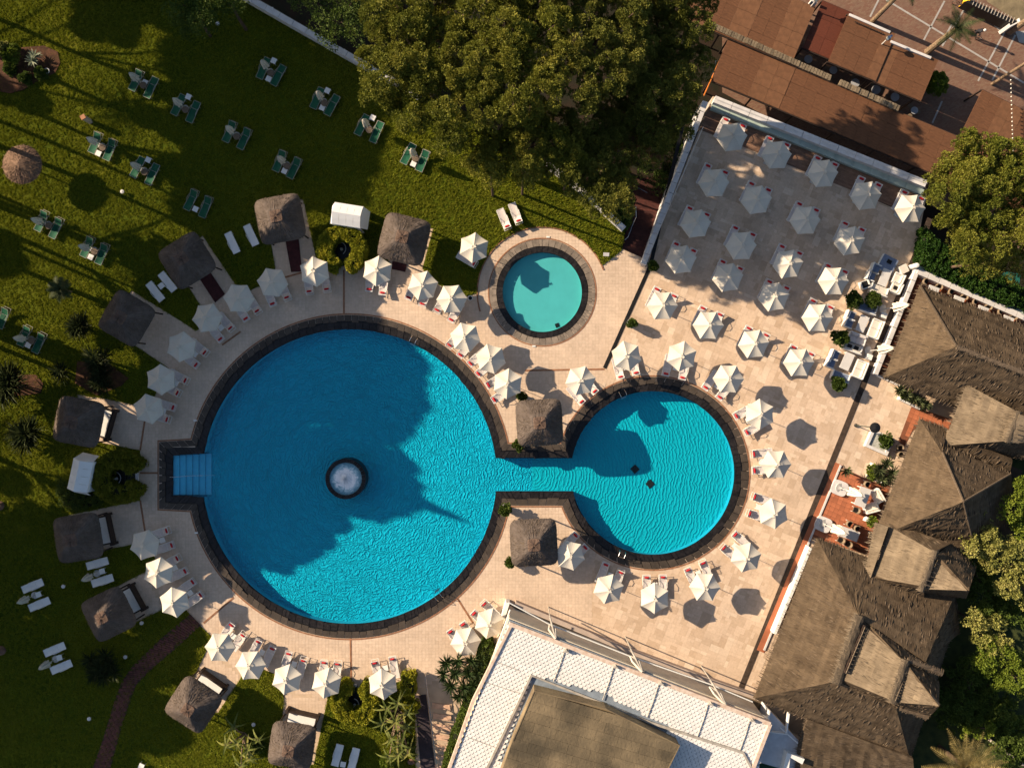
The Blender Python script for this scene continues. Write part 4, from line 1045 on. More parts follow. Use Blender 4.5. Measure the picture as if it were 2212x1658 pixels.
# ------------------------------------------------------------------ big thatched restaurant roofs on the right
ze = 2.9
def hip(faces2d): return [[W3(x, y, z) for x, y, z in f] for f in faces2d]
def bundle(pts, r, m, parent):
    """shaggy straw roll lying on a ridge: uneven body with loose strands laid across it"""
    rg = np.random.default_rng(len(bpy.data.objects)); P = []
    for a, b in zip(pts[:-1], pts[1:]):
        n = max(3, int((b - a).length / .3))
        for i in range(n): P.append(a + (b - a) * i / n)
    P.append(pts[-1]); g = MB(); vs = []; fs = []; k = 10
    for i, p in enumerate(P):
        d_ = (P[min(i + 1, len(P) - 1)] - P[max(i - 1, 0)]).normalized(); u = d_.cross(Vector((0, 0, 1))).normalized(); w_ = u.cross(d_)
        for j in range(k): a = 2 * math.pi * j / k; rr = r * rg.uniform(.8, 1.15); vs.append(p + u * rr * 1.25 * math.cos(a) + w_ * rr * .62 * math.sin(a) + w_ * rg.normal() * .01)
    for i in range(len(P) - 1):
        for j in range(k): fs.append((i * k + j, i * k + (j + 1) % k, (i + 1) * k + (j + 1) % k, (i + 1) * k + j))
    fs += [tuple(range(k)), tuple(range(len(P) * k - k, len(P) * k))]; g.add(vs, fs); o = g.build('ridge_bundle', m, parent)
    S_ = []; D_ = []
    for i in range(int(len(P) * 22)):
        t_ = rg.random() * (len(P) - 1.001); a = P[int(t_)]; b = P[int(t_) + 1]; d_ = (b - a).normalized(); u = d_.cross(Vector((0, 0, 1))).normalized(); s = rg.choice([-1, 1]); p = a + (b - a) * (t_ % 1)
        S_.append(tuple(p + Vector((0, 0, r * .62)) + u * s * r * rg.uniform(0, .5))); D_.append(tuple(u * s + Vector((0, 0, -.55)) + d_ * rg.normal() * .2))
    V_, F_2 = leaf_quads(np.array(S_), np.array(D_), r * 1.9, .05, rg, .3); me = np_mesh('loose_straw', V_, F_2, rg.random(len(F_2))); me.materials.append(m); stuff(link('loose_straw', me, o)); return o
def walls(poly, z1, m, parent, z0=0.0, inset=0): MB().prism(WL(poly), z0, z1, bottom=False).build('wall', m, parent)
M_wall = mat('cream_plaster_wall', (.55, .48, .38), .9, .1, 1); M_wallb = mat('brown_timber_wall', (.05, .033, .022), .9, .3, 2)
# upper restaurant roof
A1, A2 = (1987.4, 616.6), (1908.4, 816.0); e_ = (224.6, 87.0)
def off(p, k, dx=224.6, dy=87.0): return (p[0] + dx * k, p[1] + dy * k)
B1, B2 = off(A1, 2.2), off(A2, 2.2); apex = (2066.5, 748.4, 6.6); ap2 = off(apex, 1.9) 
up = thing('thatched_restaurant', 'large brown thatched restaurant roof beside the terrace, behind the white sofas', 'restaurant', (0, 0, 0))
F_ = [[(*A1, ze), (*A2, ze), apex], [(*B1, ze), (*A1, ze), apex, (*ap2, 6.6)], [(*A2, ze), (*B2, ze), (*ap2, 6.6), apex]]
roof_mesh('roof', hip(F_), M_thB, up, strands=7)
wp = [(2010, 660), (2400, 812), (2330, 990), (1945, 830)]
walls(wp, 2.7, M_wallb, up)
# ridge bundle of the upper restaurant
bundle([W3(*apex), W3(*ap2, 6.6)], .16, M_straw, up)
MB().tube([W3(*A1, ze + .05), W3(*apex)], .10, 6).build('hip_bundle', M_straw, up)
# pale raised wing between the roofs
wing = thing('thatched_wing', 'pale straw roof wing wedged between the two brown thatched restaurants', 'restaurant', (0, 0, 0))
a, b, c, d = K(1055, 130), K(880, 640), K(1410, 660), K(1540, 395)
F_ = [[(*K(1055, 130), 4.4), (*K(835, 700), 3.6), (*K(1440, 655), 5.6), (*K(1535, 390), 6.0)],
      [(*K(1410, 665), 5.6), (*K(1530, 400), 6.1), (*K(1800, 520), 6.1), (*K(1790, 650), 5.6)]]
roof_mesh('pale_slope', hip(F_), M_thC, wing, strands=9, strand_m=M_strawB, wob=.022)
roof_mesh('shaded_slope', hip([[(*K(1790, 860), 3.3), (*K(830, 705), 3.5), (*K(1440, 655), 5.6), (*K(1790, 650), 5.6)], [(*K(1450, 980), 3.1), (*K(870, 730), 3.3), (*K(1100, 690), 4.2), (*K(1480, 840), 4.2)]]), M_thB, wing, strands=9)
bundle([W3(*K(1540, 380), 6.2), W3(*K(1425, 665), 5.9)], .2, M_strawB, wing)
for k in range(7):
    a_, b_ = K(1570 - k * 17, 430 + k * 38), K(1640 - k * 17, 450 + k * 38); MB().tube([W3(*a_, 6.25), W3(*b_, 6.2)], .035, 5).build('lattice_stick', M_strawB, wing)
walls([K(1120, 300), K(1700, 470), K(1700, 760), K(900, 680)], 3.1, M_wallb, wing)
# middle restaurant
mid = thing('thatched_restaurant', 'broad brown thatched roof beside the terracotta dining terrace', 'restaurant', (0, 0, 0))
nE, sE = K(620, 450), K(185, 1560); mA = K(1025, 1215)
F_ = [[(*nE, ze), (*sE, ze), (*mA, 7.0), (*K(830, 760), 4.9)],
      [(*K(880, 540), ze), (*nE, ze), (*K(830, 760), 4.9)],
      [(*K(1460, 960), 4.0), (*K(850, 690), 4.0), (*K(830, 760), 4.9), (*mA, 7.0)],
      [(*sE, ze), (*K(1110, 1560), 4.0), (*mA, 7.0)],
      [(*K(1110, 1560), 4.0), (*K(1490, 1400), 2.8), (*K(1470, 950), 3.6), (*mA, 7.0)],
      [(*K(185, 1560), ze), (*K(900, 1900), ze), (*K(1150, 1700), 3.2), (*K(1110, 1540), 4.0)]]
roof_mesh('roof', hip(F_), M_thB, mid, strands=7)
walls([K(640, 560), K(1400, 900), K(1350, 1500), K(300, 1500)], 2.6, M_wallb, mid)
for p, q, z1, z2 in ((K(830, 760), mA, 5.0, 7.05), (mA, K(1460, 960), 7.05, 4.2), (mA, K(1105, 1550), 7.05, 4.2)): MB().tube([W3(*p, z1), W3(*q, z2)], .09, 6).build('hip_bundle', M_straw, mid)
# pale wing below it
wing2 = thing('thatched_wing', 'pale straw roof wing at the foot of the middle thatched restaurant', 'restaurant', (0, 0, 0))
F_ = [[(*Q(985, -60), 3.8), (*Q(860, 300), 3.6), (*Q(1225, 365), 5.6), (*Q(1300, 120), 6.0)],
      [(*Q(1330, 160), 5.7), (*Q(1240, 385), 5.5), (*Q(1535, 395), 7.0)]]
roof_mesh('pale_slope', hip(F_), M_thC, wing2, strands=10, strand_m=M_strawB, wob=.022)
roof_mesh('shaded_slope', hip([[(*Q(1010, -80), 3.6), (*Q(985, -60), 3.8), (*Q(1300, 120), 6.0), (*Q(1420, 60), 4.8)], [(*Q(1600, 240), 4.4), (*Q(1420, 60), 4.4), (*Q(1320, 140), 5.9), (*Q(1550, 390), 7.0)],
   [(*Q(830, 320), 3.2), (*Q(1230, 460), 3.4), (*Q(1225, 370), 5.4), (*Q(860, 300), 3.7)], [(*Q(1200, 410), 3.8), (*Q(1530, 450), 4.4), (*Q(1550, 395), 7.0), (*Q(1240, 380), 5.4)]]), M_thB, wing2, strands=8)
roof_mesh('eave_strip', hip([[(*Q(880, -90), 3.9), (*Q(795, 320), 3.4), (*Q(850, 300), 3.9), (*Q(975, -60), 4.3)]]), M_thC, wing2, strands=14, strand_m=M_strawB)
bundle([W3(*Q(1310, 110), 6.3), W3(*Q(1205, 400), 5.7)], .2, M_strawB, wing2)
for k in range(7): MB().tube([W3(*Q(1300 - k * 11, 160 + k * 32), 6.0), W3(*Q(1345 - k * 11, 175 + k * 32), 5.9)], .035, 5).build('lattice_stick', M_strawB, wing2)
walls([Q(1000, 60), Q(1420, 180), Q(1400, 360), Q(900, 260)], 3.0, M_wallb, wing2)
# lower restaurant: long hip with a stepped lantern on its ridge
low = thing('thatched_restaurant', 'long brown thatched roof with stepped pale lantern, lowest on the right', 'restaurant', (0, 0, 0))
nw, sw = Q(465, 20), Q(15, 1160); r1, r2 = Q(770, 590), Q(610, 1040)
F_ = [[(*nw, ze), (*sw, ze), (*r2, 5.8), (*r1, 5.9)],
      [(*Q(830, 160), ze), (*nw, ze), (*r1, 5.9)],
      [(*Q(1450, 420), 3.0), (*Q(830, 160), ze), (*r1, 5.9), (*Q(1240, 900), 6.4)],
      [(*Q(1480, 700), 2.4), (*Q(1450, 420), 3.0), (*Q(1240, 900), 6.4)],
      [(*Q(1130, 1600), 2.4), (*Q(1480, 540), 2.4), (*Q(1250, 900), 6.3), (*Q(1030, 1230), 5.4)],
      [(*sw, ze), (*Q(1130, 1600), 2.6), (*Q(1030, 1230), 5.4), (*r2, 5.8)],
      [(*r2, 5.7), (*Q(1030, 1230), 5.3), (*Q(1240, 900), 6.3), (*r1, 5.8)]]
roof_mesh('roof', hip(F_), M_thB, low, strands=7)
walls([Q(480, 180), Q(1300, 500), Q(1050, 1350), Q(160, 1080)], 2.3, M_wallb, low)
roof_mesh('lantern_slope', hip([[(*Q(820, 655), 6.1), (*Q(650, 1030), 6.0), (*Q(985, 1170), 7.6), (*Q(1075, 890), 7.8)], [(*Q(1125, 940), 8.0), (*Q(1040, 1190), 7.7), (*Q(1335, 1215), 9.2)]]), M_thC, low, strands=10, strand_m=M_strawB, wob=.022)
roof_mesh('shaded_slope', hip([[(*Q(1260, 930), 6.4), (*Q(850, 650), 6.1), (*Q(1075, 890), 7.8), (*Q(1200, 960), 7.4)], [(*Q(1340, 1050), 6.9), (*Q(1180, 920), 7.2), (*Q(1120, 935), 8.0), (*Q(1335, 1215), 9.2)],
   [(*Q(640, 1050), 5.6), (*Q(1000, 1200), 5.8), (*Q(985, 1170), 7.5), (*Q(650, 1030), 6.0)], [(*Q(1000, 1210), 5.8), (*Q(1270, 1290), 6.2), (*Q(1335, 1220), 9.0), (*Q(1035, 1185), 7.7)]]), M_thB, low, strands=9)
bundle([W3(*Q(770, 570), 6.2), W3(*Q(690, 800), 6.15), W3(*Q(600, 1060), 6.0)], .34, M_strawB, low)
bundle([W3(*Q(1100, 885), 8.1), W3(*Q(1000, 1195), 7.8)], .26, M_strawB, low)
bundle([W3(*Q(1110, 885), 8.0), W3(*Q(1360, 985), 7.6)], .16, M_straw, low)
bundle([W3(*Q(1060, 1225), 5.9), W3(*Q(1260, 1295), 6.2)], .18, M_straw, low)
MB().prism(WL([Q(800, 640), Q(815, 645), Q(680, 985), Q(660, 980)], 6.35), 6.1, 6.35).build('lattice_backing', M_dark, low)
MB().prism(WL([Q(1100, 925), Q(1130, 935), Q(1035, 1180), Q(1010, 1170)], 7.9), 7.7, 7.9).build('lattice_backing', M_dark, low)
for k in range(12):
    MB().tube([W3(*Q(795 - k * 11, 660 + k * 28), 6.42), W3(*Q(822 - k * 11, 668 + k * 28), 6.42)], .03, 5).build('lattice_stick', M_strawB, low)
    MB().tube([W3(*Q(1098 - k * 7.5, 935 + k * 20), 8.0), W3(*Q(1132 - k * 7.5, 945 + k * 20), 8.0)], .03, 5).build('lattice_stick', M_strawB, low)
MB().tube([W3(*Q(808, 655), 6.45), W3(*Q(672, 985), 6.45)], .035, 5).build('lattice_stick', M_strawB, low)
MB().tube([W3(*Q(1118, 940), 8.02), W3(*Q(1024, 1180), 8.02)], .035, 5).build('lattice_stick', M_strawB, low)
# low thatched lean-to at the bottom edge
lean = thing('thatched_shed', 'low flat brown thatched roof in shade along the bottom edge', 'shed', (0, 0, 0))
F_ = [[(*Q(400, 1310), 2.9), (*Q(340, 1480), 2.7), (*Q(1160, 1700), 2.7), (*Q(1150, 1590), 3.3)], [(*Q(340, 1480), 2.7), (*Q(300, 1800), 2.2), (*Q(1150, 1850), 2.2), (*Q(1160, 1690), 2.7)]]
roof_mesh('roof', hip(F_), M_thB, lean, strands=7)
walls([Q(420, 1360), Q(1080, 1640), Q(1080, 1800), Q(360, 1780)], 2.0, M_wallb, lean)

# ------------------------------------------------------------------ scaled white roof building at the bottom
def P3(c, r, pts, z): return WL(TT(c, r, pts), z)
hall = thing('scaled_roof_hall', 'building with white scale tiled flat roof and greenish brown upper roof', 'building', (0, 0, 0))
zr = 4.2
RO = [(1100, 1338), (1661, 1557), (1627, 1700), (960, 1700)]
M_scale = mat('white_scale_tile', (.68, .67, .65), .55, .05, 1.2, rnd=.05)
M_scgrey = mat('grey_roof_underlay', (.20, .24, .29), .8, .15, 2)
MB().prism(WL(RO, zr), zr - .3, zr, bottom=False).build('roof_deck', M_scgrey, hall)
MB().prism([(x * .985, y * .985 - .2) for x, y in WL(RO, zr)], 0, zr - .3, bottom=False).build('wall', M_wall, hall)
r2d = WL(RO, zr); uang = math.atan2(r2d[1][1] - r2d[0][1], r2d[1][0] - r2d[0][0]); ux = Vector((math.cos(uang), math.sin(uang))); vx = Vector((ux.y, -ux.x))
inner = WL([T(2, 3, 85, 905), T(2, 3, 1830, 1530), T(2, 3, 1905, 1658), T(2, 3, 1960, 1800), T(2, 3, -330, 1800)], zr)
pat = WL([T(2, 3, 110, 1010), T(2, 3, 700, 1160), T(2, 3, 1300, 1460), T(2, 3, 1150, 1750), T(2, 3, -180, 1750)], 5.6)
sm_ = MB(); tw, tl = .40, .245
vs = []; 
for k in range(7): a = math.pi * k / 6; vs.append((tw * .485 * math.cos(a), -.10 - .17 * math.sin(a), .045))
vs = [(tw * .48, .03, .0), (-tw * .48, .03, .0)] + vs[::-1]
top = [(x, y, z + .018 * (1 - (x / tw * 2) ** 2)) for x, y, z in vs]; botm = [(x, y, z - .03) for x, y, z in vs]; n_ = len(vs)
tile_v = top + botm; tile_f = [tuple(range(n_))] + [(i, (i + 1) % n_, n_ + (i + 1) % n_, n_ + i) for i in range(n_)]
me_t = bpy.data.meshes.new('scale_tile'); me_t.from_pydata(tile_v, [], tile_f); me_t.materials.append(M_scale)
cnt = 0; o0 = Vector(r2d[0])
spots = []
for j in range(70):
    for i in range(-22, 70):
        p = o0 + ux * ((i + .5 * (j % 2)) * tw + .25) + vx * (j * tl + .2)
        if not pip(p.x, p.y, r2d) or p.y < -41: continue
        if pip(p.x, p.y, [(a_ * .97, b_ * .97) for a_, b_ in pat]) : continue
        spots.append(p)
random.shuffle(spots); rest = MB()
for k, p in enumerate(spots):
    if k < 300: link('scale_tile', me_t, hall, (p.x, p.y, zr + .02), uang)
    else:
        ca_, sa_ = ux.x, ux.y; rest.add([(p.x + x * ca_ - y * sa_, p.y + x * sa_ + y * ca_, zr + .02 + z) for x, y, z in tile_v], tile_f)
stuff(rest.build('scale_tile_field', M_scale, hall))
M_par = mat('grey_parapet', (.36, .33, .29), .85, .2, 2)
def ledge(pts, wd, z0, z1, name, m, parent): return MB().prism(strip(pts, wd), z0, z1).build(name, m, parent)
M_pink = mat('stained_pink_render', (.50, .36, .27), .9, .3, 3, col2=(.62, .52, .44))
ledge(WL([T(2, 3, -90, 470), T(2, 3, 1680, 1150), T(2, 3, 2045, 1290)], zr), .34, zr - .4, zr + .22, 'parapet', M_pink, hall)
ledge(WL([T(2, 3, 2045, 1290), T(2, 3, 1900, 1665), T(2, 3, 1840, 1850)], zr), .30, zr - .4, zr + .20, 'parapet', M_pink, hall)
ledge(WL([T(1, 3, 2060, 480), T(1, 3, 1740, 1120), T(1, 3, 1600, 1520), T(1, 3, 1500, 1800)], zr), .24, zr - .4, zr + .18, 'parapet', M_pink, hall)
ledge(WL([T(2, 3, -330, 1780), T(2, 3, 92, 900), T(2, 3, 650, 1120), T(2, 3, 1080, 1290), T(2, 3, 1830, 1535), T(2, 3, 1895, 1660)], zr + .2), .20, zr, zr + .2, 'parapet', M_par, hall)
for a_, b_ in (((365, 690), (272, 950)), ((768, 818), (675, 1100)), ((1140, 955), (1040, 1240)), ((1545, 1120), (1452, 1400)), ((1885, 1255), (1795, 1530))):
    a3, b3 = W3(*T(2, 3, *a_), zr + .12), W3(*T(2, 3, *b_), zr + .12); MB().tube([a3, (a3 + b3) / 2 + Vector((.05, 0, 0)), b3], .035, 5).build('cable', M_par, hall)
    g = MB(); g.box((a3.x + .15, a3.y - .02, zr + .25), (.35, .22, .3)); g.tube([a3 + Vector((.1, .1, 0)), a3 + Vector((.1, .1, .5))], .06, 6); g.build('floodlight', M_par, hall)
for a_, b_ in (((1940, 790), (2125, 860)), ((1850, 955), (2130, 1045)), ((1700, 1405), (1960, 1500))):
    MB().tube([W3(*T(1, 3, *a_), zr + .1), W3(*T(1, 3, *b_), zr + .1)], .022, 4).build('cable', M_par, hall)
M_pat = mat('patina_brown_roof', (.135, .10, .062), .8, .35, .6, bump=.4, bscale=4, col2=(.25, .19, .11))
zp = 5.7
def py_(c, r, x, y, z): return W3(*T(c, r, x, y), z)
corner = [py_(2, 3, 115, 1015, 5.4), py_(2, 3, 700, 1165, 5.5), py_(2, 3, 1300, 1460, 5.4), py_(2, 3, 1130, 1800, 5.4), py_(2, 3, -200, 1800, 5.4), py_(2, 3, -60, 1420, 5.4)]
upr = MB(); upr.prism([(p.x, p.y) for p in corner], zr - .2, [p.z for p in corner], bottom=False); upr.build('upper_storey', M_pat, hall)
# roofing sheets of the upper roof, course by course
M_pats = mat('patina_roof_sheet', (.075, .060, .038), .85, .35, .35, bump=.8, bscale=5, rnd=.10, detail=12, col2=(.20, .152, .09))
pc = [(p.x, p.y) for p in corner]
for j in range(9):
    for i in range(10):
        p = Vector(pc[0]) + Vector((ux.x, ux.y)).xy * (i * 1.9 - 5.5 + (j % 2) * .6) + vx * (j * .85 + .0); q = [p, p + ux * 1.885, p + ux * 1.885 + vx * .835, p + vx * .835]
        rot = Matrix.Rotation(R(5), 2); q = [rot @ (v_ - Vector(pc[0])) + Vector(pc[0]) for v_ in q]
        poly = [(v_.x, v_.y) for v_ in q]
        # clip to the roof outline (convex)
        cen = (sum(a_[0] for a_ in pc) / 6, sum(a_[1] for a_ in pc) / 6)
        for k in range(6):
            a_, b_ = pc[k], pc[(k + 1) % 6]; out = []
            f_ = lambda P_: (b_[0] - a_[0]) * (P_[1] - a_[1]) - (b_[1] - a_[1]) * (P_[0] - a_[0]); sg = 1 if f_(cen) > 0 else -1
            for t_ in range(len(poly)):
                u0, u1 = poly[t_], poly[(t_ + 1) % len(poly)]; d0, d1 = f_(u0) * sg, f_(u1) * sg
                if d0 >= 0: out.append(u0)
                if d0 * d1 < 0: s_ = d0 / (d0 - d1); out.append((u0[0] + (u1[0] - u0[0]) * s_, u0[1] + (u1[1] - u0[1]) * s_))
            poly = out
            if len(poly) < 3: break
        if len(poly) < 3: continue
        MB().prism(poly, zp - .2, zp + random.uniform(0, .012), bottom=False).build('roof_sheet', M_pats, hall)
ledge([pc[5], pc[0], pc[1], pc[2], pc[3]], .09, zp - .25, zp + .04, 'roof_edge', M_pat, hall)
# sunken passage with its canopy arms between the hall and the terrace
pas = WL([(1123, 1315), (1280, 1370), (1640, 1510), (1655, 1550), (1105, 1338)])
M_void = mat('dark_passage_paving', (.16, .115, .075), .9, .25, 1)
structure(MB().sheet(WL([(1100, 1300), (1122, 1306), (1640, 1505), (1650, 1560), (1090, 1345)]), .035).build('passage_floor', M_void))
par = thing('terrace_wall', 'low grey plastered wall with rail between terrace and scaled roof', 'wall')
MB().prism(strip(WL([(1113, 1304), (1188, 1335), (1370, 1410), (1560, 1480), (1640, 1508)], .7), .42), 0, .7).build('wall_body', mat('pinkish_plaster', (.42, .34, .29), .9, .1, 1.5), par)
MB().tube([W3(*T(2, 3, -95, 300), 3.2), W3(*T(2, 3, 240, 480), 3.2), W3(*T(2, 3, 910, 745), 3.2), W3(*T(2, 3, 1570, 975), 3.2), W3(*T(2, 3, 1905, 1115), 3.2)], .06, 6).build('canopy_rail', M_frame, par)
for k, (x0, y0, x1, y1) in enumerate(((245, 425, 290, 600), (905, 680, 1000, 870), (1555, 930, 1690, 1150))):
    t = thing('canopy_arm', ['folded canopy arm nearest the tilted parasols', 'folded canopy arm in the middle of the grey wall', 'folded canopy arm nearest the thatched roofs'][k], 'canopy arm', (0, 0, 0), group='folded canopy arms over the passage')
    a3, b3 = W3(*T(2, 3, x0, y0), 3.3), W3(*T(2, 3, x1, y1), 4.3); MB().tube([a3, b3], .08, 6).build('arm', M_par, t)
    c3 = (a3 + b3) / 2; MB().tube([W3(*T(2, 3, x0 - 5, y0 + 60), 3.4), c3 + Vector((-.35, -.1, 0)), b3], .07, 6, r2=.12).build('folded_cloth', M_canvas, t)
    MB().tube([W3(*T(2, 3, x0 + 5, y0 + 60), 3.4), c3 + Vector((.25, -.1, 0)), b3], .06, 6, r2=.10).build('strut', M_par, t)
    MB().tube([(a3.x, a3.y, 0), (a3.x, a3.y, 3.3)], .05, 6).build('post', M_par, t)
lp = tag(MB().tube([W3(*T(1, 3, 2050, 360), 3.4), W3(*T(1, 3, 1930, 690), 3.4)], .05, 6).build('awning_bar', M_white), 'white awning bar beside the tilted parasols at scaled roof corner', 'bar')
tag(MB().prism(strip(WL([T(1, 3, 2030, 300), T(1, 3, 1990, 430)], 1.2), .35), .02, 1.3).build('white_pillar', M_white), 'short white wall end beside the parasol at scaled roof corner', 'wall')
# white outbuilding at the bottom edge
ob = thing('white_outbuilding', 'white roof terrace of an outbuilding at the bottom edge', 'building', (0, 0, 0))
MB().prism(WL([Q(130, 1250), Q(345, 1470), Q(400, 1500), Q(370, 1720), Q(30, 1720), Q(90, 1400)], 2.2), 0, 2.2, bottom=False).build('roof_slab', mat('white_render', (.55, .56, .58), .8, .08, 2), ob)
MB().prism(strip(WL([Q(240, 1700), Q(265, 1565), Q(370, 1612)], 3.0), .5), 2.2, 3.0).build('parapet', M_white, ob)
MB().prism(strip(WL([Q(0, 1285), Q(120, 1330)], 2.9), .5), 2.2, 2.9).build('parapet', M_white, ob)
MB().tube([W3(*Q(205, 1370), 2.6), W3(*Q(330, 1480), 2.6)], .05, 5).build('pipe', M_white, ob)
MB().prism(strip(WL([Q(130, 1250), Q(105, 1400), Q(250, 1418), Q(270, 1260)], 2.6), .12), 2.2, 2.6).build('parapet', M_white, ob)
MB().prism(WL([Q(60, 1620), Q(200, 1660), Q(190, 1720), Q(50, 1720)], 2.26), 2.204, 2.24).build('green_strip', mat('dark_green_felt', (.01, .04, .02), .9, .2, 2), ob)
# ------------------------------------------------------------------ walls and strips round the terrace
M_slat = mat('dark_slat_deck', (.055, .038, .028), .85, .3, 3)
def slats(name, pts, wd, z, m, label=None, step=.12):
    """a run of narrow cross slats over a dark channel"""
    w_ = WL(pts); par_ = structure(MB().prism(strip(w_, wd), .024, z, bottom=False).build(name, m))
    g = MB()
    for i in range(len(w_) - 1):
        a, b = Vector(w_[i]), Vector(w_[i + 1]); L_ = (b - a).length; d = (b - a) / L_; n = int(L_ / step); r = math.atan2(d.y, d.x)
        for k in range(n): p = a + d * (k + .5) * L_ / n; g.box((p.x, p.y, z + .008), (step * .62, wd * .96, .016), rz=r)
    stuff(g.build('slat_field', m, par_)); return par_
slats('drain_channel', [(1479, 252), (1409, 556), (1400, 585), (1306, 795)], .34, .030, mat('black_slat', (.010, .010, .011), .5, .3, 3))
slats('drain_channel', [(2009, 472), (1600, 1487)], .52, .030, M_slat)
M_plank = mat('brown_deck_board', (.20, .115, .075), .8, .2, 2, rnd=.18)
# timber deck along the promenade wall, board by board
deckt = WL(TT(2, 0, [(1555, 850), (1495, 1062)])) ; dA, dB = W(*T(2, 0, 1550, 850)), W(*T(2, 0, 1492, 1060)); dC = (W(1985, 455)); dD = W(2003, 400)
deck = structure(MB().sheet([W(1533, 224), W(1521, 281), W(1650, 335), W(1785, 385), W(1975, 470), W(2004, 410)], .030).build('timber_deck', M_slat))
ax = Vector(W(2004, 412)) - Vector(W(1533, 224)); ax.normalize(); nx = Vector((ax.y, -ax.x)); o0 = Vector(W(1533, 226)); bn = 0
for j in range(15):
    x0 = 0.0
    while x0 < 20.9:
        l = random.uniform(2.2, 3.6); x1 = min(x0 + l, 21.1); c = o0 + ax * ((x0 + x1) / 2) + nx * (j * .16 + .12)
        MB().box((0, 0, 0), (x1 - x0 - .01, .148, .022)).build('deck_board', M_plank, deck, loc=(c.x, c.y, .045), rz=math.atan2(ax.y, ax.x)); x0 = x1
wall = thing('promenade_wall', 'white topped wall with pale green ledge between terrace and brown roofs', 'wall')
top = TT(2, 0, [(1590, 782), (2132, 1040)]) + TT(3, 0, [(430, 1180), (830, 1355), (1330, 1535)])
M_cop = mat('white_wall_coping', (.58, .56, .55), .8, .1, 1.5)
M_glassy = mat('pale_green_ledge', (.36, .44, .40), .6, .12, 1.2)
tw_ = WL([T(2, 0, 1565, 800), T(2, 0, 2132, 1045), T(3, 0, 830, 1330), T(3, 0, 1330, 1560)], .9)
up_ = Vector((ax.x, ax.y)); outn = Vector((-ax.y, ax.x))
def shifted(pts, k): return [(p[0] + outn.x * k, p[1] + outn.y * k) for p in pts]
n_seg = 14
def run(pts, wd, z0, z1, name, m, parent, n, k=0.0, gap=.02):
    """a long coping cut into n stones"""
    a, b = Vector(pts[0]), Vector(pts[-1]); d = (b - a)
    for i in range(n):
        p, q = a + d * (i / n), a + d * ((i + 1) / n); u_ = d.normalized() * gap
        MB().prism(strip([tuple(p + u_), tuple(q - u_)], wd), z0, z1).build(name, m, parent)
la = [W(1543, 213, .9), W(2005, 404, .9)]
la = [W(*T(2, 0, 1590, 812), .9), W(*T(3, 0, 1330, 1508), .9)]
run(la, .62, LOW, .95, 'coping_block', M_cop, wall, 12)
lb = [W(*T(2, 0, 1570, 868), .45), W(*T(3, 0, 1310, 1575), .45)]
run(lb, .55, .0, .42, 'ledge_panel', M_glassy, wall, 12, gap=.012)
MB().tube([(la[0][0], la[0][1], 1.1), (la[1][0], la[1][1], 1.1)], .02, 5).build('handrail', M_pole, wall)
sidew = thing('terrace_side_wall', 'white coped wall running down the left side of the terrace above stairs', 'wall')
sw_ = [W(*T(2, 0, 1530, 815), .8), W(*T(2, 1, 985, 640), .1)]
run([W(*T(2, 0, 1520, 830), .8), W(*T(2, 1, 1010, 625), .8)], .50, LOW, .80, 'coping_block', M_cop, sidew, 16)
MB().tube([(*W(*T(2, 0, 1500, 1040), .9), .9), (*W(*T(2, 1, 1030, 600), .9), .9)], .03, 6).build('handrail', M_pole, sidew)
MB().tube([W3(*T(2, 0, 1645, 475), -.2), W3(*T(2, 0, 1505, 785), .8)], .06, 6).build('orange_rail', mat('orange_paint', (.55, .17, .03), .5, .1, 3), sidew)
MB().tube([W3(*T(2, 0, 1605, 490), -.2), W3(*T(2, 0, 1570, 640), .3)], .03, 6).build('handrail', M_steel, sidew)
# lawn boundary wall
def long_wall(label, pts, wd, h, n=14, m=None):
    t = thing('boundary_wall', label, 'wall'); P_ = WL(pts, h)
    for i in range(len(P_) - 1): run([P_[i], P_[i + 1]], wd, -.3, h, 'coping_block', m or M_cop, t, n)
    return t
long_wall('narrow white wall along the top edge of the lawn, meeting the pine', [(470, -43), (545, 0), (778, 133), (905, 205)], .50, 1.0, 8)
long_wall('grey white wall coming out of the pine towards the small pool', [(1180, 352), (1248, 402), (1349, 494)], .48, .8, 8)
w3 = thing('wall_lamp_rail', 'thin pale rail along the outer side of the white lawn wall', 'rail')
MB().tube([W3(558, 0, .6), W3(792, 136, .6)], .05, 5).build('rail', M_par, w3)
for p in ((590, 20), (688, 78), (745, 110)): MB().box(W3(*p, .7), (.12, .12, .5)).build('post', M_white, w3)
# wooden stairs down to the promenade
st_ = thing('wooden_stairs', 'dark red wooden stairs between the lawn wall and terrace wall', 'stairs')
M_stair = mat('dark_red_timber', (.060, .018, .014), .7, .3, 4, rnd=.3)
s0a, s0b = T(2, 1, 820, 510), T(2, 1, 1005, 580); s1a, s1b = T(2, 1, 905, 250), T(2, 1, 1125, 270); s2a, s2b = T(2, 1, 960, 90), T(2, 1, 1165, 120)
n = 22
for i in range(n):
    def lerp(a, b, t): return (a[0] + (b[0] - a[0]) * t, a[1] + (b[1] - a[1]) * t)
    t0, t1 = i / n, (i + 1) / n
    def pos(t): return (lerp(s0a, s1a, t * 2), lerp(s0b, s1b, t * 2)) if t < .5 else (lerp(s1a, s2a, t * 2 - 1), lerp(s1b, s2b, t * 2 - 1))
    (a, b), (c, d) = pos(t0), pos(t1); z = -.02 - i * .11
    MB().prism(WL([a, b, d, c], z), z - .25, z, bottom=False).build('tread', M_stair, st_)
MB().tube([W3(*T(2, 1, 860, 425), .6), W3(*T(2, 1, 885, 400), .8), W3(*T(2, 1, 935, 265), .3), W3(*T(2, 1, 950, 240), .2), W3(*T(2, 1, 948, 150), -.4)], .03, 6).build('handrail', M_steel, st_)
